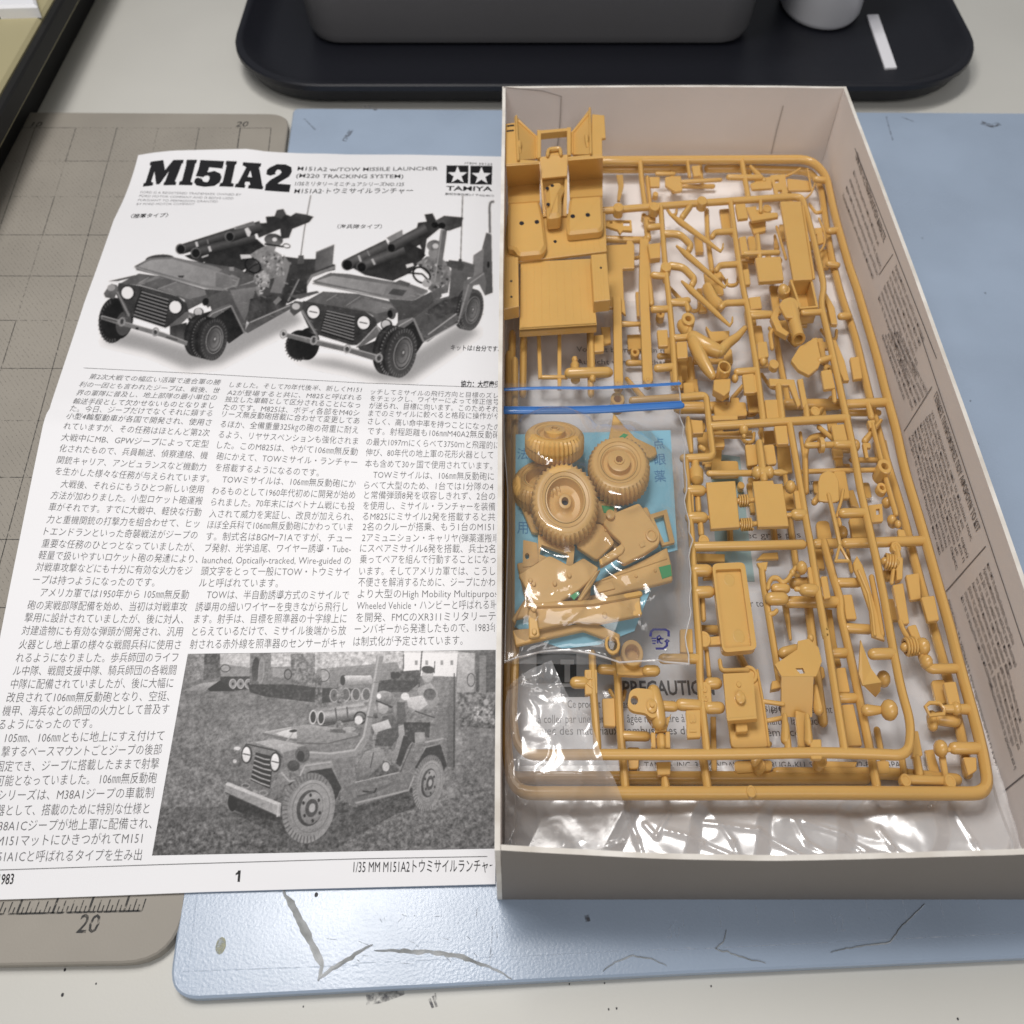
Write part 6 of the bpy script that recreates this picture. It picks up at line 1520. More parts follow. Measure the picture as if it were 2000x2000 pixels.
tab(sprB, cF, [(735, 465), (850, 460), (858, 635), (755, 640)], ZB); tab(sprB, cF, [(945, 592), (1060, 585), (1070, 762), (955, 770)], ZB + .6); tab(sprB, cO, [(5, 838), (128, 825), (150, 990), (22, 1000)], ZB + .3); tab(sprB, cO, [(742, 790), (840, 775), (880, 952), (772, 965)], ZB + .3); tab(sprB, cO, [(210, 1065), (330, 1060), (352, 1240), (232, 1245)], ZB + .3); tab(sprB, cO, [(302, 1312), (420, 1305), (440, 1480), (330, 1484)], ZB + .3); tab(sprB, cO, [(838, 1302), (960, 1292), (1000, 1470), (870, 1462)], ZB + .3); tab(sprB, cO, [(140, 522), (230, 512), (252, 655), (152, 680)], ZB + .3)
tab(sprB, cG, [(1385, 985), (1500, 970), (1535, 1190), (1412, 1200)], ZB + .3); tab(sprB, cG, [(240, 1000), (300, 1000), (310, 1210), (250, 1215)], ZB + .3); tab(sprB, cH, [(1530, 260), (1650, 250), (1680, 470), (1560, 480)], ZB + .3); tab(sprB, cH, [(1670, 365), (1740, 355), (1785, 590), (1710, 605)], ZB - 1); tab(sprB, cH, [(155, 930), (290, 925), (300, 1190), (160, 1180)], ZB); tab(sprB, cJ, [(700 - 1500, 880), (700 - 1390, 880), (700 - 1370, 1100), (700 - 1480, 1110)], ZB)
tab(sprB, cH, [(1560, 2120), (1680, 2115), (1690, 2330), (1570, 2330)], ZB + .8)
for c, p in ((cL, (1150, 985)), (cL, (1600, 1545)), (cN, (250, 535)), (cN, (-200, 590))): cyl(sprB, c, p, ZB - 1.6, ZB + 1.6, 2.3)
# levers with their elbows
for a, b, el in (((1309, 419), (1407, 491), [(1347, 405), (1339, 416), (1333, 424)]), ((1322, 481), (1415, 561), [(1299, 457), (1328, 457), (1350, 480), (1346, 488)]), ((1332, 550), (1425, 636), [(1310, 519), (1334, 522), (1357, 546), (1352, 556)])):
    m_ = MB(); A, B = P(a[0], a[1], ZB), P(b[0], b[1], ZB)
    tube(m_, [A, A.lerp(B, .2), A.lerp(B, .75), B], [.5, 1.25, .95, .55], 10); tube(m_, [B, B + Vector((.9, 1.2, .3)), B + Vector((1.2, 3.2, .5))], [.5, .45, .35], 8); new_obj('control_lever', m_, PL, sprB, True)
    run(sprB, lambda p: p, el, ZB, 1.35, 2.5, 'gate_stub')
for pts in ([(540, 830), (370, 840), (345, 880)], [(590, 1140), (415, 1150), (385, 1195)], [(645, 1500), (465, 1508), (430, 1545)]): run(sprB, cN, pts, ZB, 1.15, 1.5, 'gate_stub')
run(sprB, cF, [(885, 175), (1055, 178), (1070, 250)], ZB, 1.15, 2, 'gate_stub'); run(sprB, cF, [(915, 555), (1080, 545), (1090, 470)], ZB, 1.2, 2, 'gate_stub'); run(sprB, cF, [(700, 245), (840, 240)], ZB, 1.2, 0, 'gate_stub'); run(sprB, cF, [(740, 880), (900, 865)], ZB, 1.3, 0, 'gate_stub'); run(sprB, cL, [(1440, 1180), (1530, 1170)], ZB, 1.2, 0, 'gate_stub'); run(sprB, cL, [(1480, 1630), (1580, 1640)], ZB, 1.2, 0, 'gate_stub'); run(sprB, cL, [(1640, 1890), (1800, 1870)], ZB, 1.2, 0, 'gate_stub')
run(sprB, cN, [(800, 550), (800, 640)], ZB, .9, 0, 'gate_stub'); run(sprB, cN, [(650, 1040), (960, 1030)], ZB, 1.0, 0, 'gate_stub'); run(sprB, cN, [(700, 1600), (890, 1610)], ZB, 1.1, 0, 'gate_stub'); run(sprB, cN, [(1200, 1600), (1380, 1590)], ZB, 1.1, 0, 'gate_stub'); run(sprB, cN, [(770, 880), (790, 1080)], ZB - .6, 1.15, 0, 'gate_stub')
# lower-layer blocks between the levers
plate(sprB, cL, [(1425, 1335), (1545, 1320), (1545, 1460), (1450, 1470)], ZB, 2.2, 'block_part'); run(sprB, cL, [(1410, 1130), (1430, 1280)], ZB - 3, 1.5, 0, 'rod'); run(sprB, cL, [(1400, 1290), (1460, 1900)], ZB - 3.5, 1.3, 0, 'rod'); plate(sprB, cL, [(1390, 1060), (1500, 1060), (1500, 1120), (1390, 1120)], ZB - 3, 1.5, 'block_part'); plate(sprB, cN, [(410, 620), (510, 610), (540, 800), (440, 805)], ZB - 4, 1.2, rc=.4); plate(sprB, cN, [(660, 600), (760, 590), (770, 650), (960, 650), (970, 690), (720, 730)], ZB - .6, 1.2, 'bracket', .3); plate(sprB, cN, [(690, 730), (850, 720), (850, 820), (740, 850)], ZB - 4, 1.2, 'bracket', .3)
run(sprB, cN, [(300, 1380), (360, 1500), (400, 1530)], ZB - 3, 2.6, 0, 'figure_arm'); run(sprB, cN, [(290, 640), (300, 900), (340, 1200)], ZB - 4.5, 1.2, 0, 'rod'); plate(sprB, cF, [(1260, 420), (1320, 480), (1520, 470), (1510, 560), (1330, 600)], ZB - 3.5, 1.6, 'bracket', .4)
run(sprB, cN, [(950, 790), (1040, 1090)], ZB - 3, .6, 0, 'rod')
plate(sprB, cN, [(985, 545), (1180, 545), (1292, 1280), (1110, 1290)], ZB + 1.6, 1.2, 'flat_panel', .3); run(sprB, cN, [(1195, 600), (1300, 1270)], ZB + .6, .7, 0, 'panel_lip'); plate(sprB, cN, [(750, 1078), (990, 1065), (1020, 1285), (788, 1302)], ZB + 1.0, 1.6, 'flat_panel', .3)
# deep open tray with the sight standing in front of it
m_ = MB(); zt = ZB + .6
o4 = [V3(cN, p, zt) for p in ((1080, 1300), (1290, 1290), (1345, 1545), (1170, 1560))]
for i in range(4):
    a, b = o4[i], o4[(i + 1) % 4]
    slab(m_, [a, b, Vector((b.x, b.y, zt - 6)), Vector((a.x, a.y, zt - 6))], .7)
prism(m_, [p[:2] for p in o4], zt - 6.8, zt - 6, .1); new_obj('open_tray_part', m_, PL, sprB)
m_ = MB(); A, B = V3(cN, (1085, 1560), ZB + 1.5), V3(cN, (1155, 1850), ZB + 2.2); ax = B - A; L = ax.length
lathe(m_, A, ax, [(1.6, -2.5), (2.7, -2), (2.9, L * .25), (2.5, L * .4), (2.5, L - .5), (2.7, L - .3), (2.7, L), (1.75, L), (1.6, L - .2), (1.6, L - 5), (.01, L - 5)], 22); new_obj('launch_sight', m_, PL, sprB, True)
plate(sprB, cN, [(975, 1520), (1010, 1470), (1080, 1445), (1150, 1480), (1165, 1530), (1120, 1640), (1040, 1640)], ZB + 4.2, 1.0, 'sight_hood', .6); bar(sprB, cN, [(970, 1540), (930, 1640), (980, 1750), (1060, 1800)], ZB + .8, [2, 3, 3, 2], 2.0, 'sight_strap'); ballp(sprB, cN, (1010, 1390), ZB - 1, 2.3, 'sight_foot'); cyl(sprB, cN, (1030, 1370), ZB - 3, ZB, 2.2, .5)
plate(sprB, cO, [(460, 690), (540, 560), (700, 470), (745, 690), (720, 760), (632, 832), (530, 780)], ZB + .4, 1.4, 'shield_part', .6); run(sprB, cO, [(730, 700), (830, 670)], ZB, 1.0, 0, 'gate_stub'); cyl(sprB, cO, (300, 725), ZB - 2, ZB, 1.9); ballp(sprB, cO, (195, 710), ZB - .5, 1.5); run(sprB, cO, [(280, 260), (300, 400), (260, 440), (280, 580)], ZB - 2, .9, 2, 'rod'); run(sprB, cO, [(90, 275), (260, 265)], ZB, 1.2, 0, 'gate_stub')
bar(sprB, cO, [(780, 60), (840, 200), (870, 350)], ZB - 3.5, [1.5, 3, 2.5], 1.5, 'curved_strip'); bar(sprB, cO, [(860, 500), (920, 700), (985, 880)], ZB - 3.5, [2.0, 4.0, 2.2], 1.5, 'curved_strip')
plate(sprB, cO, [(250, 862), (490, 872), (552, 1112), (522, 1130), (440, 925), (262, 932)], ZB + .8, 1.2, 'angle_bracket'); plate(sprB, cO, [(520, 872), (572, 862), (622, 1130), (572, 1132)], ZB + .8, 1.2, 'angle_bracket'); run(sprB, cO, [(340, 950), (375, 1250)], ZB, 1.4, 0, 'gate_stub'); run(sprB, cO, [(600, 1140), (610, 1250)], ZB, 1.2, 0, 'gate_stub'); cyl(sprB, cO, (690, 1170), ZB - 2, ZB, 1.8); run(sprB, cO, [(860, 980), (870, 1080)], ZB - 1, .9, 0, 'gate_stub')
# seated figure legs
m_ = MB(); zz = ZB + .5
def limb(pts, rs): tube(m_, [V3(cF, p, zz) for p in pts], rs, 12)
limb([(1130, 560), (1250, 640), (1400, 700), (1430, 690)], [2.6, 2.9, 2.3, 1.9]); limb([(1420, 700), (1500, 610), (1600, 540), (1680, 450)], [2.0, 1.8, 1.4, 1.0]); limb([(1130, 600), (1200, 750), (1290, 900), (1330, 960)], [2.5, 2.6, 2.0, 1.5]); new_obj('figure_legs', m_, PL, sprB, True)
cyl(sprB, cF, (1075, 340), ZB - 3, ZB + 1.6, 2.75, 1.25, 'ring_part'); run(sprB, cF, [(1010, 420), (1060, 480)], ZB - 1.5, 2.3, 0, 'ring_neck')
cyl(sprB, cF, (1465, 860), ZB - 5, ZB + 3.0, 2.6, 1.9, 'cup_part'); plate(sprB, cF, [(1350, 1000), (1530, 985), (1525, 1120), (1460, 1175), (1345, 1110)], ZB + .6, 2.6, 'cup_base', .4); run(sprB, cF, [(1600, 920), (1800, 905)], ZB, 1.2, 0, 'gate_stub'); ballp(sprB, cF, (1575, 990), ZB - .5, 1.4); plate(sprB, cF, [(1655, 945), (1780, 930), (1800, 1140), (1680, 1145)], ZB + .4, 1.3, 'number_tab', .4)
cyl(sprB, cF, (312, 1205), ZB - 3, ZB + 1.2, 2.7, 1.4, 'ring_part')
# middle field
plate(sprB, cG, [(438, 892), (752, 876), (802, 1372), (490, 1392)], ZB + 1.4, 1.4, 'square_plate', .2); plate(sprB, cG, [(940, 880), (1160, 870), (1170, 908), (1262, 905), (1330, 1362), (1000, 1372)], ZB + 1.4, 1.4, 'square_plate', .15)
coil(sprB, cG, (785, 1098), (890, 1090), ZB - .2, 1.5, .36, 4); coil(sprB, cG, (805, 1352), (930, 1345), ZB - .2, 1.5, .36, 5); run(sprB, cG, [(890, 1090), (965, 1085)], ZB - .2, .7, 0, 'rod'); run(sprB, cG, [(930, 1345), (1000, 1340)], ZB - .2, .7, 0, 'rod')
stub(sprB, cG, (245, 985), (380, 985), ZB, 1.6); stub(sprB, cG, (265, 1275), (400, 1275), ZB, 1.6); ballp(sprB, cG, (1345, 945), ZB, 1.9); stub(sprB, cG, (1400, 1245), (1480, 1245), ZB, 1.6); run(sprB, cG, [(1310, 1250), (1380, 1245)], ZB, .7, 0, 'rod'); run(sprB, cG, [(400, 985), (440, 985)], ZB, .6, 0, 'rod'); run(sprB, cG, [(420, 1275), (470, 1275)], ZB, .6, 0, 'rod')
m_ = MB(); lathe(m_, V3(cG, (335, 930), ZB - 1), V3(cG, (325, 730), ZB - 1) - V3(cG, (335, 930), ZB - 1), [(.6, 0), (2.6, 1.5), (2.8, 4.5), (1.5, 6.5), (1.6, 8), (.6, 9.5)], 16); new_obj('bell_part', m_, PL, sprB, True)
run(sprB, cG, [(345, 1050), (355, 1200)], ZB - 1.5, 1.1, 0, 'rod'); run(sprB, cG, [(375, 1340), (385, 1450)], ZB - 1, 1.1, 0, 'rod'); cyl(sprB, cG, (415, 1520), ZB - 1, ZB + .5, 1.9); run(sprB, cG, [(240, 210), (250, 340), (275, 560)], ZB - 1, [.9, 1.5, .9], 0, 'rod'); plate(sprB, cG, [(270, 215), (400, 225), (410, 360), (290, 365)], ZB - 1.5, 2.0, 'block_part'); run(sprB, cG, [(410, 540), (380, 520)], ZB - 1, .9, 0, 'rod')
ballp(sprB, cG, (842, 330), ZB - .4, 1.75); ballp(sprB, cG, (845, 395), ZB - 1, .8)
run(sprB, cG, [(470, 800), (930, 795)], ZB - 1, .95, 0, 'rod'); ballp(sprB, cG, (985, 795), ZB, 2.0); ballp(sprB, cG, (1115, 790), ZB, 1.9); run(sprB, cG, [(990, 795), (1110, 790)], ZB, 1.7, 0, 'rod'); run(sprB, cG, [(1150, 790), (1240, 790), (1310, 790)], ZB, [.7, 1.1, .3], 0, 'rod'); run(sprB, cG, [(1010, 480), (1060, 860)], ZB, 1.45, 0)
plate(sprB, cG, [(858, 485), (980, 480), (998, 700), (885, 715)], ZB - 2, 1.2, 'flat_panel', .5); plate(sprB, cG, [(1050, 490), (1170, 480), (1202, 690), (1088, 705)], ZB - 2, 1.2, 'flat_panel', .8); plate(sprB, cG, [(500, 170), (780, 170), (780, 215), (510, 225)], ZB - 1, 1.2); plate(sprB, cG, [(510, 350), (930, 330), (940, 400), (520, 395)], ZB - 4, 1.2)
# shovel
m_ = MB(); zs = ZB + .6
prism(m_, round_poly([V3(cI, p, zs)[:2] for p in ((88, 200), (110, 125), (180, 85), (250, 118), (282, 190), (288, 370), (240, 388), (150, 380), (92, 372))], .5, 3), zs - .7, zs, .2); tube(m_, [V3(cI, p, zs) for p in ((185, 325), (250, 600), (290, 790))], [.75, .8, .75], 8)
for a, b in (((290, 800), (253, 945)), ((290, 800), (372, 945)), ((253, 945), (372, 945))): tube(m_, [V3(cI, a, zs), V3(cI, b, zs)], .5, 8)
new_obj('shovel', m_, PL, sprB, True)
stub(sprB, cI, (320, 495), (520, 490), ZB, 1.4); run(sprB, cI, [(265, 520), (310, 350), (320, 280)], ZB - 1, .6, 0, 'rod'); run(sprB, cI, [(280, 560), (290, 600)], ZB - 1, .8, 0, 'rod')
# axle on the right, shaft, pipe
run(sprA, cO, [(1185, 1110), (1215, 1230)], ZA + .5, [1.0, 1.3], 0, 'axle'); plate(sprA, cO, [(1180, 1260), (1250, 1250), (1258, 1320), (1205, 1330)], ZA + 1, 1.8, 'axle_block', .3); run(sprA, cO, [(1225, 1300), (1310, 1640)], ZA + .5, .9, 0, 'axle'); cyl(sprA, cO, (1345, 1690), ZA - 2.5, ZA + 3, 2.6, 1.2, 'hub'); run(sprA, cI, [(725, 170), (820, 500)], ZA + .5, .95, 0, 'axle'); ballp(sprA, cI, (838, 600), ZA + .5, 1.2); plate(sprA, cI, [(840, 640), (900, 650), (930, 730), (850, 735)], ZA + .5, 1.2, 'axle_block', .3); run(sprA, cO, [(570, 1745), (900, 1735), (1290, 1728)], ZA - .5, .75, 0, 'rod'); ballp(sprA, cI, (780, 560), ZA - 1, 1.6)
run(sprA, cO, [(600, 1932), (590, 1570), (630, 1430), (760, 1405)], ZA, 1.15, 8, 'exhaust_pipe'); run(sprB, cO, [(610, 1497), (860, 1490)], ZB - .4, .95, 0, 'axle'); cyl(sprB, cO, (778, 1492), ZB - 1.4, ZB + .2, 2.3, .5, 'flange', tilt=(1, .03, .1)); stub(sprB, cO, (890, 1490), (1010, 1490), ZB, 1.3); run(sprB, cO, [(720, 1325), (870, 1450)], ZB - 2, .8, 0, 'rod')
plate(sprA, cI, [(560, 420), (690, 405), (700, 570), (590, 580)], ZA - 2, 1, 'bracket', .3, holes=[[(630, 455), (665, 450), (668, 505), (635, 510)]])
# suspension arm on the right
coil(sprA, cI, (715, 950), (815, 965), ZA + 1.2, 2.0, .45, 4); plate(sprA, cI, [(825, 905), (890, 910), (885, 1110), (830, 1125)], ZA + 1.8, 2.2, 'suspension_block', .3); plate(sprA, cI, [(790, 1170), (890, 1150), (950, 1530), (865, 1545)], ZA + 1.2, 1.4, 'suspension_arm', .4); run(sprA, cI, [(800, 1000), (780, 1150)], ZA + 1, .7, 0, 'rod'); run(sprA, cI, [(860, 1520), (890, 1600), (950, 1700)], ZA + 1, .8, 2, 'rod'); plate(sprA, cI, [(930, 1560), (1010, 1540), (1070, 1700), (1000, 1730)], ZA + 1.6, 2, 'suspension_block', .5); coil(sprA, cI, (905, 1760), (1010, 1745), ZA + 1.2, 2.1, .45, 4); ballp(sprA, cI, (1070, 1755), ZA + 1, 2.4); cyl(sprA, cI, (825, 810), ZA, ZA + 1.9, 1.7); run(sprA, cI, [(820, 830), (840, 910)], ZA + 1, 1.2, 0, 'gate_stub'); run(sprA, cI, [(1080, 1800), (1060, 1850)], ZA, .6, 0, 'rod')
run(sprA, cJ, [(1290, 510), (1040, 515), (985, 440), (965, 380)], ZA, [1.4, 1.6, 1.6, 1.6, 1.4, 1.2, 1.0, .8, .7, .5, .5, .5, .5, .5, .5, .4][:16] if False else 1.3, 5, 'gate_stub'); ballp(sprA, cJ, (1010, 450), ZA + .3, 2.0)
m_ = MB(); tube(m_, [V3(cJ, p, ZA + 1) for p in ((1000, 870), (1040, 835), (1130, 835), (1180, 890), (1175, 940), (1040, 955))], .55, 8, closed=True); new_obj('loop_handle', m_, PL, sprA, True); run(sprA, cJ, [(1185, 890), (1400, 895)], ZA, [1.0, 1.4], 0, 'gate_stub'); ballp(sprA, cJ, (1290, 890), ZA, 1.7); run(sprA, cJ, [(1060, 960), (1070, 1050)], ZA - 3, 1.6, 0, 'rod'); run(sprA, cJ, [(1130, 980), (1270, 1000)], ZA - 3, 1.8, 0, 'rod')
stub(sprA, cJ, (1275, 1262), (1500, 1262), ZA, 1.5); ballp(sprA, cJ, (1145, 1265), ZA, 2.1); run(sprA, cJ, [(1210, 1280), (1260, 1270)], ZA, .6, 0, 'rod'); plate(sprA, cJ, [(1140, 1330), (1195, 1320), (1225, 1520), (1180, 1530)], ZA - 1, 1.2, 'bracket', .4); plate(sprA, cJ, [(885, 1100), (935, 1095), (980, 1330), (880, 1345)], ZA - .5, 1.6, 'block_part', .5); run(sprA, cJ, [(915, 1360), (945, 1510)], ZA - 1.5, 1.3, 0, 'rod'); run(sprA, cJ, [(780, 1360), (800, 1500)], ZA - 2, 1.0, 0, 'rod')
# curved fender strip, fin, balls
m_ = MB(); pts = [(420, 960), (455, 890), (510, 980), (560, 1130), (640, 1400), (720, 1690), (600, 1650), (575, 1400), (490, 1150), (430, 1020)]
prism(m_, [V3(cI, p, ZB - 1.5)[:2] for p in pts], ZB - 2.6, ZB - 1.5, .3); tube(m_, [V3(cI, p, ZB - 1.4) for p in ((470, 1040), (560, 1250), (600, 1450), (620, 1640))], .55, 8); new_obj('fender_strip', m_, PL, sprB); run(sprB, cI, [(590, 1100), (640, 1350), (690, 1640)], ZB - 2, .9, 0, 'rod')
m_ = MB(); zf = ZB + .5
slab(m_, [V3(cJ, (392, 240), zf + 1.5), V3(cJ, (490, 510), zf), V3(cJ, (588, 640), zf), V3(cJ, (412, 668), zf), V3(cJ, (375, 560), zf)], .7); slab(m_, [V3(cJ, (412, 668), zf), V3(cJ, (588, 640), zf), V3(cJ, (575, 730), zf - 3), V3(cJ, (530, 782), zf - 5)], .6); new_obj('pointed_fin', m_, PL, sprB)
ballp(sprB, cJ, (660, 903), ZB - 1, 2.6); run(sprB, cJ, [(450, 905), (530, 905), (600, 900)], ZB - 2, [1.5, 1.2, .9], 0, 'gate_stub'); stub(sprB, cJ, (510, 375), (690, 370), ZB, 1.5)
# shallow tray, hooks, capsules, box parts
m_ = MB(); zt = ZB + 1.8
outer = round_poly([V3(cH, p, zt)[:2] for p in ((500, 225), (852, 208), (988, 1150), (618, 1185))], 1.6, 5); inner = round_poly([V3(cH, p, zt)[:2] for p in ((538, 290), (812, 278), (928, 1112), (640, 1138))], .5, 3)
prism(m_, outer, zt - 2.2, zt, 0, [inner]); prism(m_, inset(ccw(inner), -.05), zt - 2.2, zt - 1.1, 0); o_ = new_obj('shallow_tray_part', m_, PL, sprB)
for p in ((688, 400), (792, 1005)):
    m_ = MB(); q = V3(cH, p, zt - 1.05); lathe(m_, (q.x, q.y, zt - 1.15), (0, 0, 1), [(1.9, 0), (1.9, .1), (1.75, .12), (1.7, .06), (.01, .06)], 22); new_obj('ejector_mark', m_, PL, o_, True)
stub(sprB, cH, (320, 300), (445, 300), ZB, 1.7); stub(sprB, cH, (340, 535), (470, 530), ZB, 1.6); cyl(sprB, cH, (415, 1035), ZB - 1.5, ZB + .5, 2.2); plate(sprB, cH, [(455, 1015), (600, 1000), (612, 1095), (465, 1100)], ZB, 1.2, 'gate_stub', .3); run(sprB, cH, [(480, 290), (530, 300)], ZB, .7, 0, 'rod'); run(sprB, cH, [(500, 525), (540, 530)], ZB, .7, 0, 'rod'); plate(sprB, cH, [(400, 340), (520, 330), (530, 380), (410, 390)], ZB - 2, 1.0); run(sprB, cH, [(395, 620), (405, 820)], ZB - 3, 1.0, 0, 'rod'); run(sprB, cH, [(440, 1150), (470, 1440)], ZB - 2.5, .8, 0, 'rod')
run(sprB, cH, [(1400, 270), (1360, 330), (1320, 400), (1260, 440), (1210, 380), (1150, 380), (1115, 430), (1105, 490)], ZB - .6, .75, 2.5, 'hook_part'); ballp(sprB, cH, (1365, 325), ZB - .4, 1.0); ballp(sprB, cH, (1465, 272), ZB, 1.9); stub(sprB, cH, (1500, 510), (1600, 515), ZB, 1.7); run(sprB, cH, [(1410, 500), (1470, 500)], ZB, .7, 0, 'rod'); run(sprB, cH, [(1135, 605), (1260, 605)], ZB - .5, 1.75, 0, 'capsule_part'); run(sprB, cH, [(1185, 495), (1290, 495)], ZB - 1.5, 1.4, 0, 'capsule_part'); run(sprB, cH, [(1380, 440), (1560, 430)], ZB - 4, 1.5, 0, 'capsule_part')
run(sprB, cH, [(1035, 260), (1050, 420), (1110, 780), (1180, 1200), (1225, 1480)], ZB - 2.5, [1.5, 1.2, 1.4, 1.2, 1.1] if False else 1.15, 0, 'long_lever'); plate(sprB, cH, [(985, 215), (1105, 200), (1090, 290), (1020, 280)], ZB - 1.5, 1.0, 'lever_foot'); run(sprB, cH, [(1125, 770), (1170, 765), (1195, 735)], ZB - 1.8, .7, 1, 'hook_part')
m_ = MB(); zb = ZB + 2.5
top = [V3(cH, p, zb) for p in ((1178, 1312), (1420, 1150), (1428, 1060), (1540, 1035), (1650, 1130), (1685, 1280), (1622, 1440), (1250, 1440))]
prism(m_, [p[:2] for p in top], zb - .9, zb, 0, [[V3(cH, p, zb)[:2] for p in ((1398, 1352), (1480, 1350), (1505, 1408), (1450, 1412))]])
a, b = V3(cH, (1250, 1442), zb - .05), V3(cH, (1595, 1442), zb - .05)
lo = V3(cH, (1250, 1880), zb - 6.5); lo2 = V3(cH, (1580, 1880), zb - 6.5)
slab(m_, [a, b, lo2, lo], .9); new_obj('box_part', m_, PL, sprB); run(sprB, cH, [(1275, 1190), (1400, 1160)], ZB - 1, 1.6, 0, 'capsule_part'); ballp(sprB, cH, (1562, 1030), ZB + .5, 1.1); run(sprB, cH, [(1285, 1870), (1290, 2120)], ZB, [.8, 1.4], 0, 'gate_stub'); run(sprB, cH, [(1525, 1870), (1540, 2130)], ZB, [.8, 1.4], 0, 'gate_stub'); run(sprB, cH, [(1610, 1560), (1650, 1800)], ZB - 2, [1.0, 1.6], 0, 'capsule_part'); plate(sprB, cH, [(1150, 1490), (1240, 1470), (1245, 1560), (1140, 1580)], ZB - 2, 2, 'block_part')
m_ = MB(); slab(m_, [V3(cH, (622, 1412), ZB + 3.6), V3(cH, (940, 1398), ZB + 3.6), V3(cH, (980, 1868), ZB + 2.2), V3(cH, (662, 1892), ZB + 2.2)], .8); slab(m_, [V3(cH, (662, 1893), ZB + 2.2), V3(cH, (980, 1869), ZB + 2.2), V3(cH, (982, 1905), ZB + .2), V3(cH, (665, 1930), ZB + .2)], .6); o_ = new_obj('studded_plate', m_, PL, sprB)
for p, r, h in (((785, 1535), .75, .6), ((800, 1680), 1.5, 1.1)):
    m_ = MB(); q = V3(cH, p, ZB + 2.9); lathe(m_, q, (0, -.1, 1), [(r, -.2), (r, h - .2), (r * .8, h), (.01, h)], 16); new_obj('stud', m_, PL, o_, True)
run(sprB, cH, [(585, 1275), (600, 1385), (880, 1375)], ZB - .5, .7, 2, 'wire_bracket'); plate(sprB, cE, [(1290, 300), (1570, 270), (1640, 560), (1705, 1010), (1350, 1020), (1310, 740)], ZB - 2.2, 1.1, 'rounded_panel', 1.2); run(sprB, cE, [(1590, 290), (1650, 620), (1700, 1000)], ZB - 2.0, .45, 0, 'panel_lip'); cyl(sprB, cE, (1525, 320), ZB - 4, ZB - 1.6, 2.4, 1.4, 'eyelet')
run(sprB, cE, [(1650, 580), (1830, 605)], ZB - 2, .6, 0, 'rod'); run(sprB, cE, [(1690, 760), (1830, 735)], ZB - 2, .6, 0, 'rod')
# bracket with the round hole and its clamp
hole = [(430 + 36 * math.cos(k / 14 * 6.283), 568 + 44 * math.sin(k / 14 * 6.283)) for k in range(14)]
plate(sprB, cE, [(368, 590), (385, 485), (440, 452), (540, 460), (600, 470), (605, 560), (660, 620), (650, 720), (590, 740), (540, 690), (420, 672), (375, 640)], ZB + 2.6, 1.3, 'eye_bracket', .9, [hole])
m_ = MB(); q = V3(cE, (592, 628), ZB + 2.6); lathe(m_, q, (0, 0, 1), [(1.7, 0), (1.7, .5), (1.4, .7), (.7, .7), (.6, 1.2), (.01, 1.2)], 20); new_obj('eye_bracket_pin', m_, PL, sprB, True)
m_ = MB(); A = V3(cE, (610, 500), ZB + .4); B = V3(cE, (660, 770), ZB + .4); tube(m_, [A, A.lerp(B, .5), B], [2.2, 2.6, 2.3], 16); new_obj('clamp', m_, PL, sprB, True)
plate(sprB, cE, [(545, 700), (640, 760), (760, 720), (780, 690), (750, 800), (610, 800)], ZB - 1, 2.0, 'clamp_foot'); plate(sprB, cE, [(625, 810), (740, 800), (735, 855), (625, 865)], ZB - .5, 1.4, 'clamp_foot'); bar(sprB, cE, [(608, 870), (612, 1020)], ZB - 1, 1.4, 1.2); bar(sprB, cE, [(745, 860), (750, 1020)], ZB - 1, 1.4, 1.2); run(sprB, cE, [(680, 930), (685, 1010)], ZB - 2, 1.6, 0, 'rod'); plate(sprB, cE, [(635, 1150), (775, 1145), (770, 1265), (650, 1270)], ZB - 3.5, 1.5, 'clamp_foot', .3); run(sprB, cE, [(710, 1270), (725, 1390)], ZA, [.9, 1.5], 0, 'gate_stub')
cyl(sprB, cK, (1190, 110), ZB - 2, ZB + 1.5, 3.6, 2.3, 'ring_part'); plate(sprB, cK, [(1040, 150), (1110, 130), (1180, 230), (1390, 240), (1410, 300), (1340, 300), (1240, 310), (1060, 300)], ZB - .5, 1.5, 'ring_base', .5); run(sprB, cK, [(1320, 270), (1390, 270)], ZB, 1.4, 0, 'rod')
plate(sprB, cE, [(1950, 660), (2080, 700), (2110, 900), (2110, 1010), (1980, 1010), (1960, 800)], ZB - 2, 1.2, 'pointed_plate', .5)

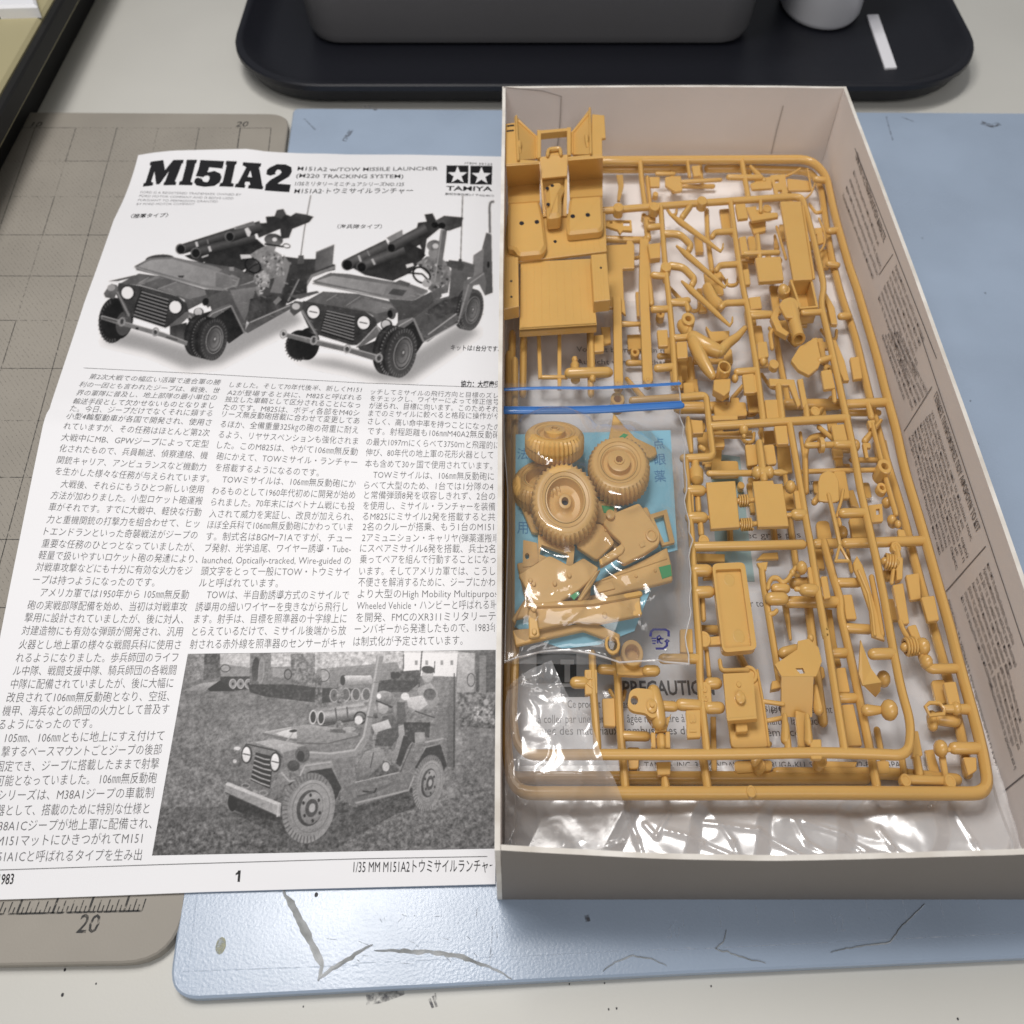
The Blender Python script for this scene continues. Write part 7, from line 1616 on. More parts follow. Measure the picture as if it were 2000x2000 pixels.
# --- the many small pieces of the two lower frames that show through the gaps
rs = random.Random(21)
def in_frame(px, py):
    xr = 1625 + (py - 330) * .262; return 1205 < px < xr - 45 and 330 < py < 1490 and not (px < 1345 and 770 < py < 1260) and not (px < 1235 and py < 770)
ID = lambda p: p
n_ = 0
while n_ < 112:
    px, py = rs.uniform(1205, 1900), rs.uniform(335, 1490)
    if not in_frame(px, py) or (py > 980 and rs.random() < .86): continue
    n_ += 1
    root, z = (sprC, rs.uniform(3.6, 5.6)) if n_ % 3 else (sprA, rs.uniform(8.2, 9.8))
    k = rs.random(); s_ = rs.uniform(.7, 1.35) * (1.0 + (py - 900) / 2600); lean = .25 * (px - 1000) / 900
    def q(dx, dy): return (px + (dx + dy * lean) * s_, py + dy * s_)
    if k < .36:
        w_, h_ = rs.uniform(8, 17), rs.uniform(10, 26)
        plate(root, ID, [q(-w_, -h_), q(w_, -h_ - 1), q(w_, h_), q(-w_, h_ + 1)], z, rs.uniform(.8, 1.8), 'small_plate', rs.choice((.2, .5, .9)))
    elif k < .62:
        a = rs.choice((0, 1.57, 1.57, .9, -.8)); L = rs.uniform(16, 40)
        run(root, ID, [q(-L * math.cos(a), -L * math.sin(a)), q(L * math.cos(a), L * math.sin(a))], z, [rs.uniform(.6, 1.3), rs.uniform(.5, 1.5)], 0, 'small_rod')
    elif k < .76: cyl(root, ID, (px, py), z - 1.5, z + rs.uniform(.2, 1.6), rs.uniform(1.2, 2.2), rs.choice((0, .5, .8)), 'small_disc', seg=16)
    elif k < .90:
        w_, h_ = rs.uniform(10, 18), rs.uniform(12, 24)
        plate(root, ID, [q(-w_, -h_), q(w_, -h_), q(w_, -h_ * .35), q(-w_ * .1, -h_ * .35), q(-w_ * .1, h_), q(-w_, h_)], z, 1.2, 'small_bracket', .3)
    else: run(root, ID, [q(-16, -12), q(-4, 10), q(12, 8), q(16, -10)], z, .7, 2.0, 'small_hook')

# ------------------------------------------------------------------ jeep hull lying on the frames
hull = thing('jeep_hull', 'sand coloured plastic jeep hull with two seats lying at the upper left of the box', 'model hull', P(1080, 500, 16))
PD = M['plastic']
def hp(c, p, z): q = c(p); return P(q[0], q[1], z)
def hplate(name, c, pts, z, th=1.0, rc=0.0, holes=(), bev=.2):
    return plate(hull, c, pts, z, th, name, rc, holes, bev, PD)
def hslab(name, pts, th=.9):
    m_ = MB(); slab(m_, pts, th); return new_obj(name, m_, PD, hull)
zf = 19.5
hplate('cargo_floor', c2, [(1012, 1412), (1395, 1392), (1424, 1750), (1006, 1776)], zf, 1.0)
a_, b_ = hp(c2, (1006, 1776), zf), hp(c2, (1424, 1750), zf)
hslab('tail_lip', [a_, b_, b_ - Vector((0, 0, 3.2)), a_ - Vector((0, 0, 3.2))], .8)
for k in range(9):
    t = (k + .7) / 9.4
    p0 = hp(c2, (1018 + 372 * t, 1425 - 20 * t), zf + .02); p1 = hp(c2, (1012 + 405 * t, 1768 - 26 * t), zf + .02)
    m_ = MB(); tube(m_, [p0, p1], .035, 6); new_obj('floor_rib', m_, PD, hull)
hplate('wheel_arch', c2, [(918, 1385), (1000, 1385), (1004, 1650), (914, 1668)], 24.0, 4.6); hplate('wheel_arch', c2, [(1392, 1372), (1476, 1365), (1496, 1615), (1408, 1624)], 24.0, 4.6)
for c, ps in ((c2, [(962, 1515), (963, 1600)]), (c2, [(1445, 1443)])):
    for p in ps:
        m_ = MB(); q = hp(c, p, 24.02); lathe(m_, (q.x, q.y, 23.9), (0, 0, 1), [(.5, 0), (.5, .14), (.01, .14)], 12); new_obj('painted_hole', m_, M['dot'], hull)  # flat dark disc: the hole's inner shade given as colour
for x0 in (935, 1412):
    for k in range(4):
        m_ = MB(); tube(m_, [hp(c2, (x0 + 14 * k, 1395), 24.0), hp(c2, (x0 + 15 * k + (-4 if x0 < 1000 else 8), 1640 - 20 * (x0 > 1000)), 24.0)], .05, 6); new_obj('floor_rib', m_, PD, hull)
hplate('front_floor', cL, [(100, 1060), (1025, 1040), (1040, 1400), (890, 1420), (215, 1500), (60, 1470)], 20.2, 1.0)
m_ = MB(); q = hp(cL, (552, 1312), 20.25); lathe(m_, (q.x, q.y, 20.1), (0, 0, 1), [(.75, 0), (.75, .16), (.01, .16)], 14); new_obj('painted_hole', m_, M['dot'], hull)
for k in range(6):
    m_ = MB(); tube(m_, [hp(cL, (680 + 55 * k, 1240), 20.2), hp(cL, (690 + 58 * k, 1400), 20.2)], .05, 6); new_obj('floor_rib', m_, PD, hull)
hplate('seat_cushion', cL, [(108, 945), (405, 925), (440, 1080), (472, 1350), (432, 1412), (205, 1432), (165, 1370), (104, 1365)], 23.4, 2.8, 1.2, (), .9); hplate('seat_cushion', cL, [(690, 892), (1000, 872), (1010, 1165), (985, 1200), (672, 1232), (662, 1150)], 23.8, 3.2, 1.2, (), .9)
for p, z in (((236, 1140), 23.4), ((380, 1128), 23.4), ((718, 1074), 23.8), ((860, 1062), 23.8)):
    m_ = MB(); q = hp(cL, p, z); lathe(m_, (q.x, q.y, z - .1), (0, 0, 1), [(1.05, 0), (1.05, .13), (.01, .13)], 16); new_obj('painted_hole', m_, M['dot'], hull)  # seat holes are dark discs, shade painted rather than cut
for xs_ in (((108, 950), (408, 928), (408, 758), (102, 790), (402, 555), (86, 578)), ((690, 896), (1000, 876), (1000, 706), (682, 732), (998, 500), (672, 524))):
    p = [hp(cL, xs_[0], 23.2), hp(cL, xs_[1], 23.2), hp(cL, xs_[2], 19.2), hp(cL, xs_[3], 19.2)]
    hslab('toe_board', p)
    m2 = MB(); Ya = (p[2].y + p[3].y) / 2
    r = [p[3], p[2]]
    up = []
    for q in (xs_[4], xs_[5]): up.append(hp(cL, q, 33.3))
    hslab('firewall', [p[3], p[2], up[0], up[1]])
ZT = 33.4
hplate('fender_top', cL, [(60, 205), (175, 188), (205, 535), (402, 548), (398, 562), (85, 582), (84, 420), (48, 415)], ZT, 1.0); hplate('fender_top', cL, [(900, 108), (1018, 120), (1030, 330), (995, 335), (998, 496), (672, 528), (668, 512), (888, 488)], ZT, 1.0)
for p in ((130, 222), (127, 270)):
    m_ = MB(); a_, b_ = hp(cL, (p[0] - 26, p[1] + 3), ZT + .03), hp(cL, (p[0] + 28, p[1] - 4), ZT + .03); tube(m_, [a_, b_], .35, 6); new_obj('painted_slot', m_, M['dot'], hull)  # dark bar on top paints the shade of a slot
hslab('inner_panel', [hp(cL, (178, 125), ZT + .6), hp(cL, (380, 320), 29.5), hp(cL, (384, 528), 29.5), hp(cL, (200, 542), ZT + .6)]); hslab('inner_panel', [hp(cL, (878, 58), ZT + .6), hp(cL, (890, 488), ZT + .6), hp(cL, (712, 492), 29.5), hp(cL, (710, 275), 29.5)])
for pts in ([(185, 135), (205, 540)], [(210, 180), (375, 330), (380, 520)], [(878, 60), (888, 480)], [(858, 120), (712, 290), (712, 480)]):
    m_ = MB(); z_ = [ZT + .7, ZT + .7] if len(pts) == 2 else [ZT + .2, 29.9, 29.9]
    tube(m_, [hp(cL, p, z) for p, z in zip(pts, z_)], .6, 8); new_obj('panel_rim', m_, PD, hull, True)
for p in ((215, 430), (850, 370)):
    m_ = MB(); q = hp(cL, p, 33.6); tube(m_, [q, q + Vector((0, 2.2, .6))], .9, 8); tube(m_, [q + Vector((.2, -2.2, -.5)), q], .7, 8); new_obj('hinge', m_, PD, hull, True)
for pts in (((382, 255), (420, 258), (418, 512), (384, 522)), ((664, 232), (702, 232), (702, 488), (666, 494))): hplate('grille_post', cL, pts, 31.5, 3.0)
hplate('grille_bar', cL, [(400, 262), (680, 238), (676, 262), (402, 290)], 31.6, 2.6)
hslab('cowl_panel', [hp(cL, (405, 515), 31.2), hp(cL, (672, 492), 31.2), hp(cL, (662, 692), 28.4), hp(cL, (428, 715), 28.4)])
m_ = MB(); 
for pts in ([(480, 500), (488, 448), (598, 436), (606, 490)],): tube(m_, fillet([hp(cL, p, 31.6) for p in pts], 1.2, 3), .9, 8)
new_obj('cowl_loop', m_, PD, hull, True); hplate('cowl_step', cL, [(486, 455), (598, 442), (600, 492), (484, 504)], 30.8, 1.2)
hslab('tunnel_side', [hp(cL, (402, 560), 30), hp(cL, (418, 560), 30), hp(cL, (462, 1075), 21), hp(cL, (440, 1080), 21)]); hslab('tunnel_side', [hp(cL, (656, 560), 30), hp(cL, (672, 556), 30), hp(cL, (660, 1070), 21), hp(cL, (620, 1072), 21)])
hslab('tunnel_floor', [hp(cL, (430, 715), 25.5), hp(cL, (662, 695), 25.5), hp(cL, (655, 1065), 20.8), hp(cL, (455, 1078), 20.8)])
m_ = MB(); prism(m_, round_poly([hp(cL, p, 27)[:2] for p in ((462, 770), (540, 738), (625, 742), (645, 790), (612, 850), (612, 1055), (478, 1072))], 1.4, 5), 21.5, 27, 1.3); new_obj('gear_cover', m_, PD, hull)
for p in ((525, 785), (478, 810), (486, 960)):
    m_ = MB(); q = hp(cL, p, 27.02); lathe(m_, (q.x, q.y, 26.9), (0, 0, 1), [(.8, 0), (.8, .13), (.01, .13)], 12); new_obj('painted_hole', m_, M['dot'], hull)
hplate('side_sill', cL, [(95, 1100), (108, 1100), (104, 1440), (92, 1440)], 20.5, 3.0)

# ------------------------------------------------------------------ zip bag and what is in it
ZBG = 17.6
mb = MB(); pp = [cQ((180, 572)), cQ((1640, 532)), cQ((1706, 1662)), cQ((1592, 1690)), cR((1300, 1120)), cR((960, 1252)), cR((620, 1288)), cR((330, 1180)), cR((170, 1080))]
prism(mb, [P(p[0], p[1], ZBG)[:2] for p in pp], ZBG - .25, ZBG, 0)
slip = tag(new_obj('paper_sachet', mb, M['bluepaper'], org=P(1130, 980, ZBG)), 'light blue paper sachet with Japanese print inside the zip bag behind the wheels', 'sachet')
mb = MB()
for ch, x, y in (('点', 1478, 705), ('眼', 1492, 855), ('薬', 1492, 1015)):
    lettering(mb, ch, hp(cQ, (x, y), ZBG), hp(cQ, (x + 108, y - 6), ZBG), 4.4, (0, 1, 0), .06, 0.004)
for ch, x, y in (('用', 195, 1500), ('法', 195, 800)): lettering(mb, ch, hp(cQ, (x, y), ZBG), hp(cQ, (x + 100, y), ZBG), 4.4, (0, 1, 0), .06)
new_obj('sachet_print', mb, M['blueprint'], slip)

def wheel(c, p, z, axis, R, label, spin=0.0, dish=True):
    C_ = hp(c, p, z); ax = Vector(axis).normalized()
    root = thing('toy_wheel', label, 'toy wheel', C_, 'loose wheels in the zip bag')
    W = 3.4; n = 80
    m_ = MB()
    prof = [(R * .50, -W * .8), (R * .66, -W), (R * .86, -W * .97), (R * .95, -W * .80), (R, -W * .62), (R * 1.01, -.25), (R * .975, 0), (R * 1.01, .25), (R, W * .62), (R * .95, W * .80), (R * .86, W * .97), (R * .80, W * 1.02), (R * .70, W * 1.0), (R * .60, W * .93), (R * .58, W * .84)]
    def md(i, k): return (1.0 if (k % 2) else (0.925 if i in (3, 4, 5, 7, 8, 9) else 1.0)) * (1.0)
    lathe(m_, C_, ax, prof, n, XS, md, False); new_obj('tyre', m_, M['plastic_dull'], root, True)
    m_ = MB(); lathe(m_, C_ + ax * .01, ax, [(R * .70, W * 1.0), (R * .705, W * 1.04), (R * .69, W * 1.05), (R * .685, W * .99)], 48, XS, None, False, False); new_obj('tyre_bead', m_, M['plastic_dull'], root, True)
    m_ = MB()
    if dish: lathe(m_, C_, ax, [(R * .58, W * .90), (R * .545, W * .92), (R * .50, W * .5), (R * .46, W * .25), (R * .30, W * .2), (R * .22, W * .35), (R * .18, W * .62), (R * .16, W * .64), (R * .105, W * .64), (R * .10, W * .1), (.01, W * .1)], 40, XS, None, True, False)
    else: lathe(m_, C_, ax, [(R * .58, W * .90), (R * .55, W * .88), (R * .50, W * .70), (R * .40, W * .66), (R * .37, W * .70), (R * .36, W * 1.15), (R * .32, W * 1.2), (R * .17, W * 1.2), (R * .16, W * 1.3), (R * .11, W * 1.3), (R * .10, W * .7), (.01, W * .7)], 40, XS, None, True, False)
    new_obj('rim', m_, M['plastic_dull'], root, True)
    m_ = MB(); lathe(m_, C_ + ax * (W * (.1 if dish else .7) + .02), ax, [(R * .1, 0), (R * .1, .05), (.01, .05)], 14); new_obj('axle_hole_disc', m_, M['dot'] if dish else M['plastic_dull'], root)  # in the hollow rim a dark disc paints the hole's shade
    return root
wheel(cQ, (545, 655), 24.5, (0.0, .52, .86), 10.6, 'loose wheel lying tilted away at the top of the zip bag', dish=False)
wheel(cQ, (1150, 915), 22.5, (-.05, .10, 1), 10.9, 'loose wheel with raised hub on the right in the zip bag', dish=False)
wheel(cQ, (640, 1240), 24.5, (.03, -.14, 1), 11.6, 'loose wheel with deep hollow rim nearest the camera in the zip bag')
wheel(cQ, (430, 1060), 20.0, (-.12, .45, 1), 10.4, 'loose wheel mostly hidden beneath the others in the zip bag')

def loose(name, label, cat, c, pts, z, th=1.1, rc=.3, holes=(), extra=None):
    cx = sum(p[0] for p in pts) / len(pts); cy = sum(p[1] for p in pts) / len(pts)
    root = thing(name, label, cat, hp(c, (cx, cy), z), 'loose body panels in the zip bag')
    plate(root, c, pts, z, th, 'panel_sheet', rc, holes, .25, M['plastic_dull'])
    return root
def onto(root, name, c, pts, z, th=.5, rc=.2, mt=None): return plate(root, c, pts, z, th, name, rc, (), .12, mt or M['plastic_dull'])
def pin(root, c, p, z, r=.6, h=.8):
    m_ = MB(); q = hp(c, p, z); lathe(m_, q, (0, 0, 1), [(r, -.1), (r, h - .2), (r * .7, h), (.01, h)], 12); new_obj('pin', m_, M['plastic_dull'], root, True)
r_ = loose('body_panel', 'small curved bracket panel with green mark above the right wheel in the bag', 'model part', cQ, [(1102, 370), (1135, 400), (1205, 490), (1310, 600), (1500, 690), (1515, 755), (1450, 795), (1350, 750), (1200, 720), (1050, 640), (1085, 480)], 19.4, 1.4, .5); onto(r_, 'green_tape', cQ, [(1150, 600), (1200, 560), (1240, 575), (1190, 625)], 19.5, .1, 0, M['green'])
r_ = loose('body_panel', 'grille hood panel with round studs right of centre in the bag', 'model part', cQ, [(1000, 1400), (1060, 1330), (1345, 1215), (1545, 1500), (1535, 1600), (1400, 1690), (1200, 1790), (1130, 1720), (1180, 1590), (1060, 1480)], 23.0, 1.6, .8); pin(r_, cQ, (1070, 1345), 23.0, 1.5, 1.2)
m_ = MB(); q = hp(cQ, (1460, 1530), 23.0); lathe(m_, q, (0, 0, 1), [(2.0, 0), (1.9, .5), (1.4, .6), (1.2, .3), (.01, .3)], 20); new_obj('headlamp_ring', m_, M['plastic_dull'], r_, True)
onto(r_, 'raised_strip', cQ, [(1340, 1600), (1390, 1575), (1405, 1620), (1360, 1640)], 23.3)
loose('body_panel', 'thin window frame part at the right edge of the bag', 'model part', cQ, [(1440, 1330), (1605, 1278), (1682, 1590), (1560, 1622)], 19.6, 1.0, .3, [[(1480, 1360), (1575, 1330), (1632, 1580), (1580, 1592)]])
r_ = loose('body_panel', 'rounded seat back panel below the right wheel in the bag', 'model part', cQ, [(748, 1622), (930, 1400), (1000, 1420), (1115, 1590), (965, 1745), (930, 1745)], 21.6, 1.4, .9); pin(r_, cQ, (1028, 1480), 21.6, .5, .3)
loose('body_panel', 'narrow ribbed bar crossing below the hood panel in the bag', 'model part', cQ, [(965, 1750), (1180, 1598), (1212, 1640), (1190, 1690), (985, 1808)], 23.6, 1.6, .4)
r_ = loose('body_panel', 'long side panel with green tape at its right end in the bag', 'model part', cR, [(915, 665), (1300, 490), (1608, 332), (1648, 490), (1662, 640), (1030, 800), (960, 760)], 20.4, 1.3, .4); onto(r_, 'green_tape', cR, [(1530, 520), (1642, 492), (1655, 600), (1562, 630)], 20.55, .12, 0, M['green']); onto(r_, 'raised_panel', cR, [(930, 700), (1090, 650), (1120, 720), (960, 760)], 20.8); m_ = MB(); tube(m_, [hp(cR, (1000, 640), 20.45), hp(cR, (1600, 440), 20.45)], .3, 6); new_obj('raised_line', m_, M['plastic_dull'], r_)
for p in ((1315, 608), (1495, 557)): pin(r_, cR, p, 20.4, .5, .35)
loose('body_panel', 'windscreen frame panel with opening left of centre in the bag', 'model part', cR, [(390, 212), (738, 322), (720, 520), (640, 520), (395, 470)], 21.0, 1.1, .4, [[(425, 308), (672, 396), (655, 490), (405, 400)]])
r_ = loose('body_panel', 'wide dashboard panel lying across the middle of the bag', 'model part', cR, [(205, 588), (480, 415), (520, 415), (690, 505), (820, 430), (960, 520), (940, 590), (780, 730), (600, 845), (360, 868)], 23.2, 1.3, .5)
for p in ((318, 655), (350, 685), (548, 682), (685, 605)): pin(r_, cR, p, 23.2, .7, .6)
onto(r_, 'green_tape', cR, [(690, 790), (770, 745), (785, 770), (730, 830)], 23.35, .12, 0, M['green'])
loose('body_panel', 'bundle strip running down from the dashboard panel in the bag', 'model part', cR, [(930, 560), (980, 540), (890, 700), (800, 830), (760, 830), (840, 690)], 23.8, 1.0, .3)
r_ = loose('body_panel', 'long chassis rail lying level near the bottom of the bag', 'model part', cR, [(300, 880), (900, 850), (1350, 765), (1362, 900), (1375, 965), (960, 1045), (730, 1030), (340, 1112)], 22.4, 1.3, .4); m_ = MB(); tube(m_, [hp(cR, (310, 885), 22.6), hp(cR, (900, 860), 22.6), hp(cR, (1350, 775), 22.6)], .8, 8); new_obj('rail_edge', m_, M['plastic_dull'], r_, True); pin(r_, cR, (1018, 978), 22.4, .8, .6)
r_ = loose('body_panel', 'lower chassis rail with tow ring at the bottom of the bag', 'model part', cR, [(150, 1108), (700, 1060), (900, 1030), (1165, 1150), (1160, 1205), (1000, 1180), (820, 1110), (420, 1200), (180, 1255)], 20.2, 1.3, .4); m_ = MB(); q = hp(cR, (1092, 1250), 20.2); tube(m_, [q + Vector((2.0 * XS * math.cos(k / 12 * 6.283), 2.3 * math.sin(k / 12 * 6.283), 0)) for k in range(12)], .55, 8, closed=True); new_obj('tow_ring', m_, M['plastic_dull'], r_, True)
r_ = loose('body_panel', 'short upright strap part with pin over the rails at the left of the bag', 'model part', cR, [(298, 930), (370, 925), (410, 1170), (308, 1185)], 24.0, 1.1, .5); pin(r_, cR, (355, 1135), 24.0, .8, .6); pin(r_, cR, (350, 915), 24.0, 1.0, .8)
loose('body_panel', 'angled corner bracket at the lower left of the bag', 'model part', cR, [(138, 1010), (268, 815), (305, 900), (300, 980), (190, 1000), (175, 1055)], 20.0, 1.1, .3)
loose('body_panel', 'small plate with round hole at the left of the bag', 'model part', cR, [(250, 262), (385, 292), (395, 470), (330, 510), (245, 520)], 19.4, 1.1, .4, [[(288 + 22 * math.cos(k / 10 * 6.283), 415 + 30 * math.sin(k / 10 * 6.283)) for k in range(10)]])
loose('body_panel', 'pale fender part behind the nearest wheel at the left of the bag', 'model part', cQ, [(300, 1040), (345, 1020), (340, 1200), (400, 1500), (330, 1490), (230, 1250)], 19.6, 1.2, .6)
r_ = loose('body_panel', 'dark stained floor plate with green mark between the wheels in the bag', 'model part', cQ, [(900, 1180), (1120, 1210), (1150, 1340), (1000, 1420), (930, 1390)], 19.8, 1.1, .4); onto(r_, 'green_tape', cQ, [(990, 1240), (1110, 1250), (1100, 1320), (1010, 1310)], 19.95, .12, 0, M['green'])

loose('body_panel', 'flat floor pan underneath the dashboard panel in the bag', 'model part', cR, [(190, 480), (420, 440), (900, 620), (880, 820), (620, 880), (280, 860)], 19.2, 1.2, .6)
loose('body_panel', 'angled plate between the rails and the side panel in the bag', 'model part', cR, [(800, 800), (1340, 700), (1360, 800), (1000, 900), (820, 900)], 19.0, 1.1, .4)
loose('body_panel', 'broad rear panel under the hood panel in the bag', 'model part', cQ, [(930, 1400), (1420, 1250), (1500, 1420), (1440, 1640), (1000, 1700)], 19.2, 1.2, .5)
loose('body_panel', 'bent strip under the tilted wheel at the upper left of the bag', 'model part', cQ, [(300, 850), (460, 900), (500, 1000), (330, 1060), (290, 980)], 18.9, 1.2, .5)
bag = thing('zip_bag', 'clear zip bag with blue zip strip holding wheels and body panels', 'zip bag', P(1150, 1000, ZBG))
def bag_edges():
    L = [hp(cQ, p, ZBG) for p in ((66, 95), (64, 350), (75, 700), (105, 1100), (108, 1500))] + [hp(cR, p, ZBG) for p in ((100, 500), (92, 800), (84, 1100), (78, 1420))]
    R = [hp(cQ, p, ZBG) for p in ((1716, 70), (1740, 310), (1760, 700), (1790, 1100), (1815, 1500))] + [hp(cR, p, ZBG) for p in ((1832, 500), (1825, 800), (1805, 1100), (1786, 1440))]
    return L, R
bL, bR = bag_edges()
def _wob(l_, amp):
    out = []
    for k in range(33):
        t = k / 32 * (len(l_) - 1); i = min(int(t), len(l_) - 2); p = Vector(l_[i]).lerp(Vector(l_[i + 1]), t - i)
        p.x += amp * noise.noise(Vector((k * .33, 3, 1))) + amp * .5 * noise.noise(Vector((k * .9, 8, 1))); out.append(p)
    return out
bR = _wob(bR, 1.3); bL = _wob(bL, .0)
BUMPS = [(hp(cQ, (545, 655), 24), 13, 11.0), (hp(cQ, (1150, 915), 24), 14, 9.2), (hp(cQ, (640, 1240), 25), 14.5, 11.2), (hp(cQ, (1270, 1480), 24), 13, 7.6), (hp(cR, (560, 640), 24), 13, 7.6), (hp(cR, (820, 930), 23), 15, 6.6), (hp(cR, (350, 1000), 23), 11, 7.4), (hp(cR, (1250, 620), 22), 13, 4.8), (hp(cR, (400, 1150), 21), 10, 4.6), (hp(cQ, (1200, 1690), 24), 8, 7.0)]
FOLDS = [(hp(cR, (180, 1280), 24), hp(cR, (480, 865), 24), .9), (hp(cR, (940, 690), 24), hp(cR, (1010, 800), 24), .8), (hp(cR, (1010, 800), 24), hp(cR, (1350, 995), 24), .9), (hp(cR, (520, 800), 24), hp(cR, (770, 715), 24), 1.0), (hp(cR, (380, 1285), 20), hp(cR, (780, 1070), 20), .6), (hp(cR, (1450, 1430), 20), hp(cR, (1750, 1220), 20), 1.1), (hp(cR, (1370, 900), 20), hp(cR, (1690, 760), 20), 1.2), (hp(cQ, (100, 560), 20), hp(cQ, (260, 640), 20), 1.0), (hp(cR, (960, 540), 24), hp(cR, (1180, 330), 24), .8), (hp(cR, (1340, 1000), 20), hp(cR, (1360, 1080), 20), .8)]
def bag_z(x, y, u, v):
    base = ZBG + .2
    z = 0.0
    for c_, r, h in BUMPS:
        d = math.hypot((x - c_.x) / XS, y - c_.y) / r
        if d < 1.7: z = max(z, h * max(0.0, 1 - max(0, d - .75) / .95) ** .8)
    ss = lambda t: (lambda q: q * q * (3 - 2 * q))(max(0.0, min(1.0, t)))
    e = ss(min(u, 1 - u) / .10) * ss((v - .10) / .12) * ss((1 - v) / .16)
    z = z * e
    k = 1.0 if v > .15 else .3
    z += k * (.6 * noise.noise(Vector((x * .08, y * .08, 4))) + .36 * (.5 - abs(noise.noise(Vector((x * .15, y * .11, 9))))) * 2 + .06 * (.5 - abs(noise.noise(Vector((x * .42, y * .36, 2))))) * 2)
    p = Vector((x, y, 0))
    for a, b, h in FOLDS:
        a2, b2 = Vector((a.x, a.y, 0)), Vector((b.x, b.y, 0)); ab = b2 - a2
        t = max(0, min(1, (p - a2).dot(ab) / ab.length_squared)); d = (p - a2 - ab * t).length
        if d < 3: z += h * math.exp(-d / .55) * math.sin(math.pi * min(1, max(.02, t * .96 + .02))) ** .4
    return base + max(0, z)
film_sheet('front_film', (bL, bR), 10, 10, bag_z, M['bagfilm'], bag).name = 'tmp'
bpy.data.objects.remove(bpy.data.objects['tmp'])
def lerp_list(l, t):
    t *= len(l) - 1; i = min(int(t), len(l) - 2); return Vector(l[i]).lerp(Vector(l[i + 1]), t - i)
mb = MB(); NU_, NV_ = 90, 140; vs = []; fs = []
for j in range(NV_ + 1):
    v_ = j / NV_; a, b = lerp_list(bL, v_), lerp_list(bR, v_)
    if v_ > .93:
        pass
    for i in range(NU_ + 1):
        u_ = i / NU_; p = a.lerp(b, u_)
        p.y += (.0 if v_ < .9 else (v_ - .9) / .1 * (3.2 * math.sin(math.pi * min(1, u_ * 1.6)) if u_ < .62 else 0.6 * math.sin(math.pi * (u_ - .62) / .38)))
        vs.append((p.x, p.y, bag_z(p.x, p.y, u_, v_)))
for j in range(NV_):
    for i in range(NU_):
        k = j * (NU_ + 1) + i; fs.append((k, k + NU_ + 1, k + NU_ + 2, k + 1))
mb.add(vs, fs); new_obj('front_film', mb, M['bagfilm'], bag, True); mb0_bottom = vs[-(NU_ + 1):]
mb = MB(); vs = [(a.x, a.y, ZBG - .5) for a in bL] + [(a.x, a.y, ZBG - .5) for a in bR]; n_ = len(bL)
mb.add(vs, [(i, i + 1, n_ + i + 1, n_ + i) for i in range(n_ - 1)]); new_obj('back_film', mb, film('zip_bag_back', 0.03, 0.0, .3), bag)
seam = film('bag_seam', 0.45, 0.1, .2)
for name, pts in (('side_seam', bL), ('side_seam', bR)):
    m_ = MB(); tube(m_, [Vector((p.x, p.y, ZBG + .1)) for p in pts], .28, 6); new_obj(name, m_, seam, bag, True)
m_ = MB(); tube(m_, [Vector(vs_) for vs_ in mb0_bottom], .26, 6); new_obj('bottom_seam', m_, seam, bag, True)
zz = 20.2
mb = MB(); zp = fillet([hp(cQ, p, zz) for p in ((66, 350), (350, 352), (900, 348), (1400, 318), (1740, 298))], 12, 6); tube(mb, zp, 1.15, 12, flat=.6); new_obj('zip_strip', mb, M['bluezip'], bag, True)
mb = MB(); tube(mb, [p + Vector((0, .9, .5)) for p in zp], .3, 6); new_obj('zip_ridge', mb, M['bluezip'], bag, True)
mb = MB(); zp = [hp(cQ, p, zz - 1.4) for p in ((68, 148), (500, 130), (900, 138), (1300, 118), (1725, 92))]; tube(mb, fillet(zp, 10, 5), .6, 8, flat=.4); new_obj('zip_strip', mb, M['bluezip'], bag, True)
mb = MB()
def fline(c, pts, wd): stroke_mesh(mb, [hp(c, p, ZBG + 2.2) for p in pts], wd)
fline(cR, [(1452, 1175), (1455, 1130), (1480, 1108), (1590, 1108), (1622, 1125), (1622, 1175)], .62); fline(cR, [(1500, 1288), (1575, 1288), (1605, 1262), (1608, 1220)], .62); fline(cR, [(1585, 1225), (1608, 1205), (1630, 1222)], .42); fline(cR, [(1462, 1192), (1505, 1192)], .36); fline(cR, [(1466, 1215), (1505, 1215)], .36); fline(cR, [(1470, 1240), (1500, 1240)], .36)
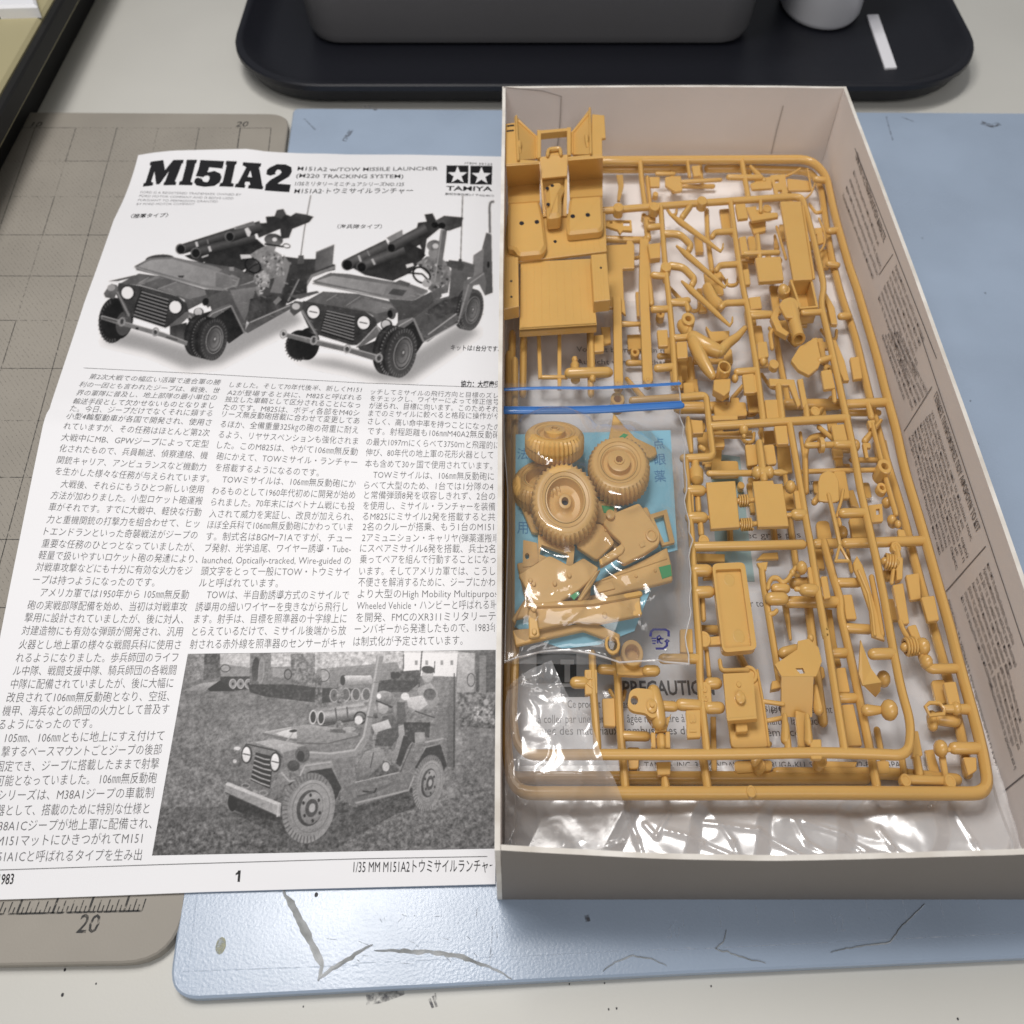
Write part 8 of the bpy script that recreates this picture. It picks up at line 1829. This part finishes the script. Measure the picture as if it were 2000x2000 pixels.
fline(cR, [(1515, 1200), (1575, 1195)], .42); fline(cR, [(1520, 1240), (1515, 1180), (1535, 1165), (1550, 1185), (1530, 1205)], .42); fline(cR, [(1530, 1205), (1545, 1235), (1565, 1240)], .42)
new_obj('recycling_mark', mb, M['navy'], bag)

# ------------------------------------------------------------------ loose crumpled bag end over the lower left corner of the frames
Lp = [hp(cK, p, 12) for p in ((120, 470), (60, 700), (50, 1000), (45, 1300), (50, 1600), (70, 1810))]
Rp = [hp(cK, p, z_) for p, z_ in (((480, 200), 21), ((600, 470), 19), ((810, 690), 18), ((930, 1080), 17), ((1100, 1480), 9), ((1190, 1780), 6))]
NU_, NV_ = 110, 130; mb = MB(); vs = []; fs = []
for j in range(NV_ + 1):
    v_ = j / NV_; a, b = lerp_list(Lp, v_), lerp_list(Rp, v_); a.x = max(a.x, BX0 + T + .6); b.y = max(b.y, BY0 + T + 1.2); a.y = max(a.y, BY0 + T + 1.2)
    for i in range(NU_ + 1):
        u_ = i / NU_; p = a.lerp(b, u_); x, y = p.x, p.y
        over = max(0.0, min(1.0, (y - P(1100, 1560, 10).y + 8) / 10))
        z = 5.5 + 11.5 * over + 2.0 * math.sin(math.pi * u_) * (1 - v_) + 1.5 * math.sin(math.pi * min(1, v_ * 1.3)) * u_
        q_ = Vector((x * .075, y * .06, 5)); q2 = q_ + Vector((noise.noise(q_ * 2), noise.noise(q_ * 2 + Vector((5, 5, 5))), 0)) * .5
        z += 3.0 * (.5 - abs(noise.noise(q2)) * 1.5) + 2.2 * (noise.voronoi(q2 * 1.5)[0][0] - .4) + .8 * (noise.voronoi(q2 * 3.6)[0][0] - .4)
        if v_ < .25: z += (0.25 - v_) * 16 * u_
        vs.append((x, y, max(3.6, z)))
for j in range(NV_):
    for i in range(NU_):
        k = j * (NU_ + 1) + i; fs.append((k, k + NU_ + 1, k + NU_ + 2, k + 1))
mb.add(vs, fs)
tag(new_obj('crumpled_bag', mb, film('crumpled_poly_film', 0.20, 0.07, 0.17), None, True, org=P(1050, 1500, 6)), 'crumpled clear bag end covering the lower left corner of the frames', 'plastic bag')
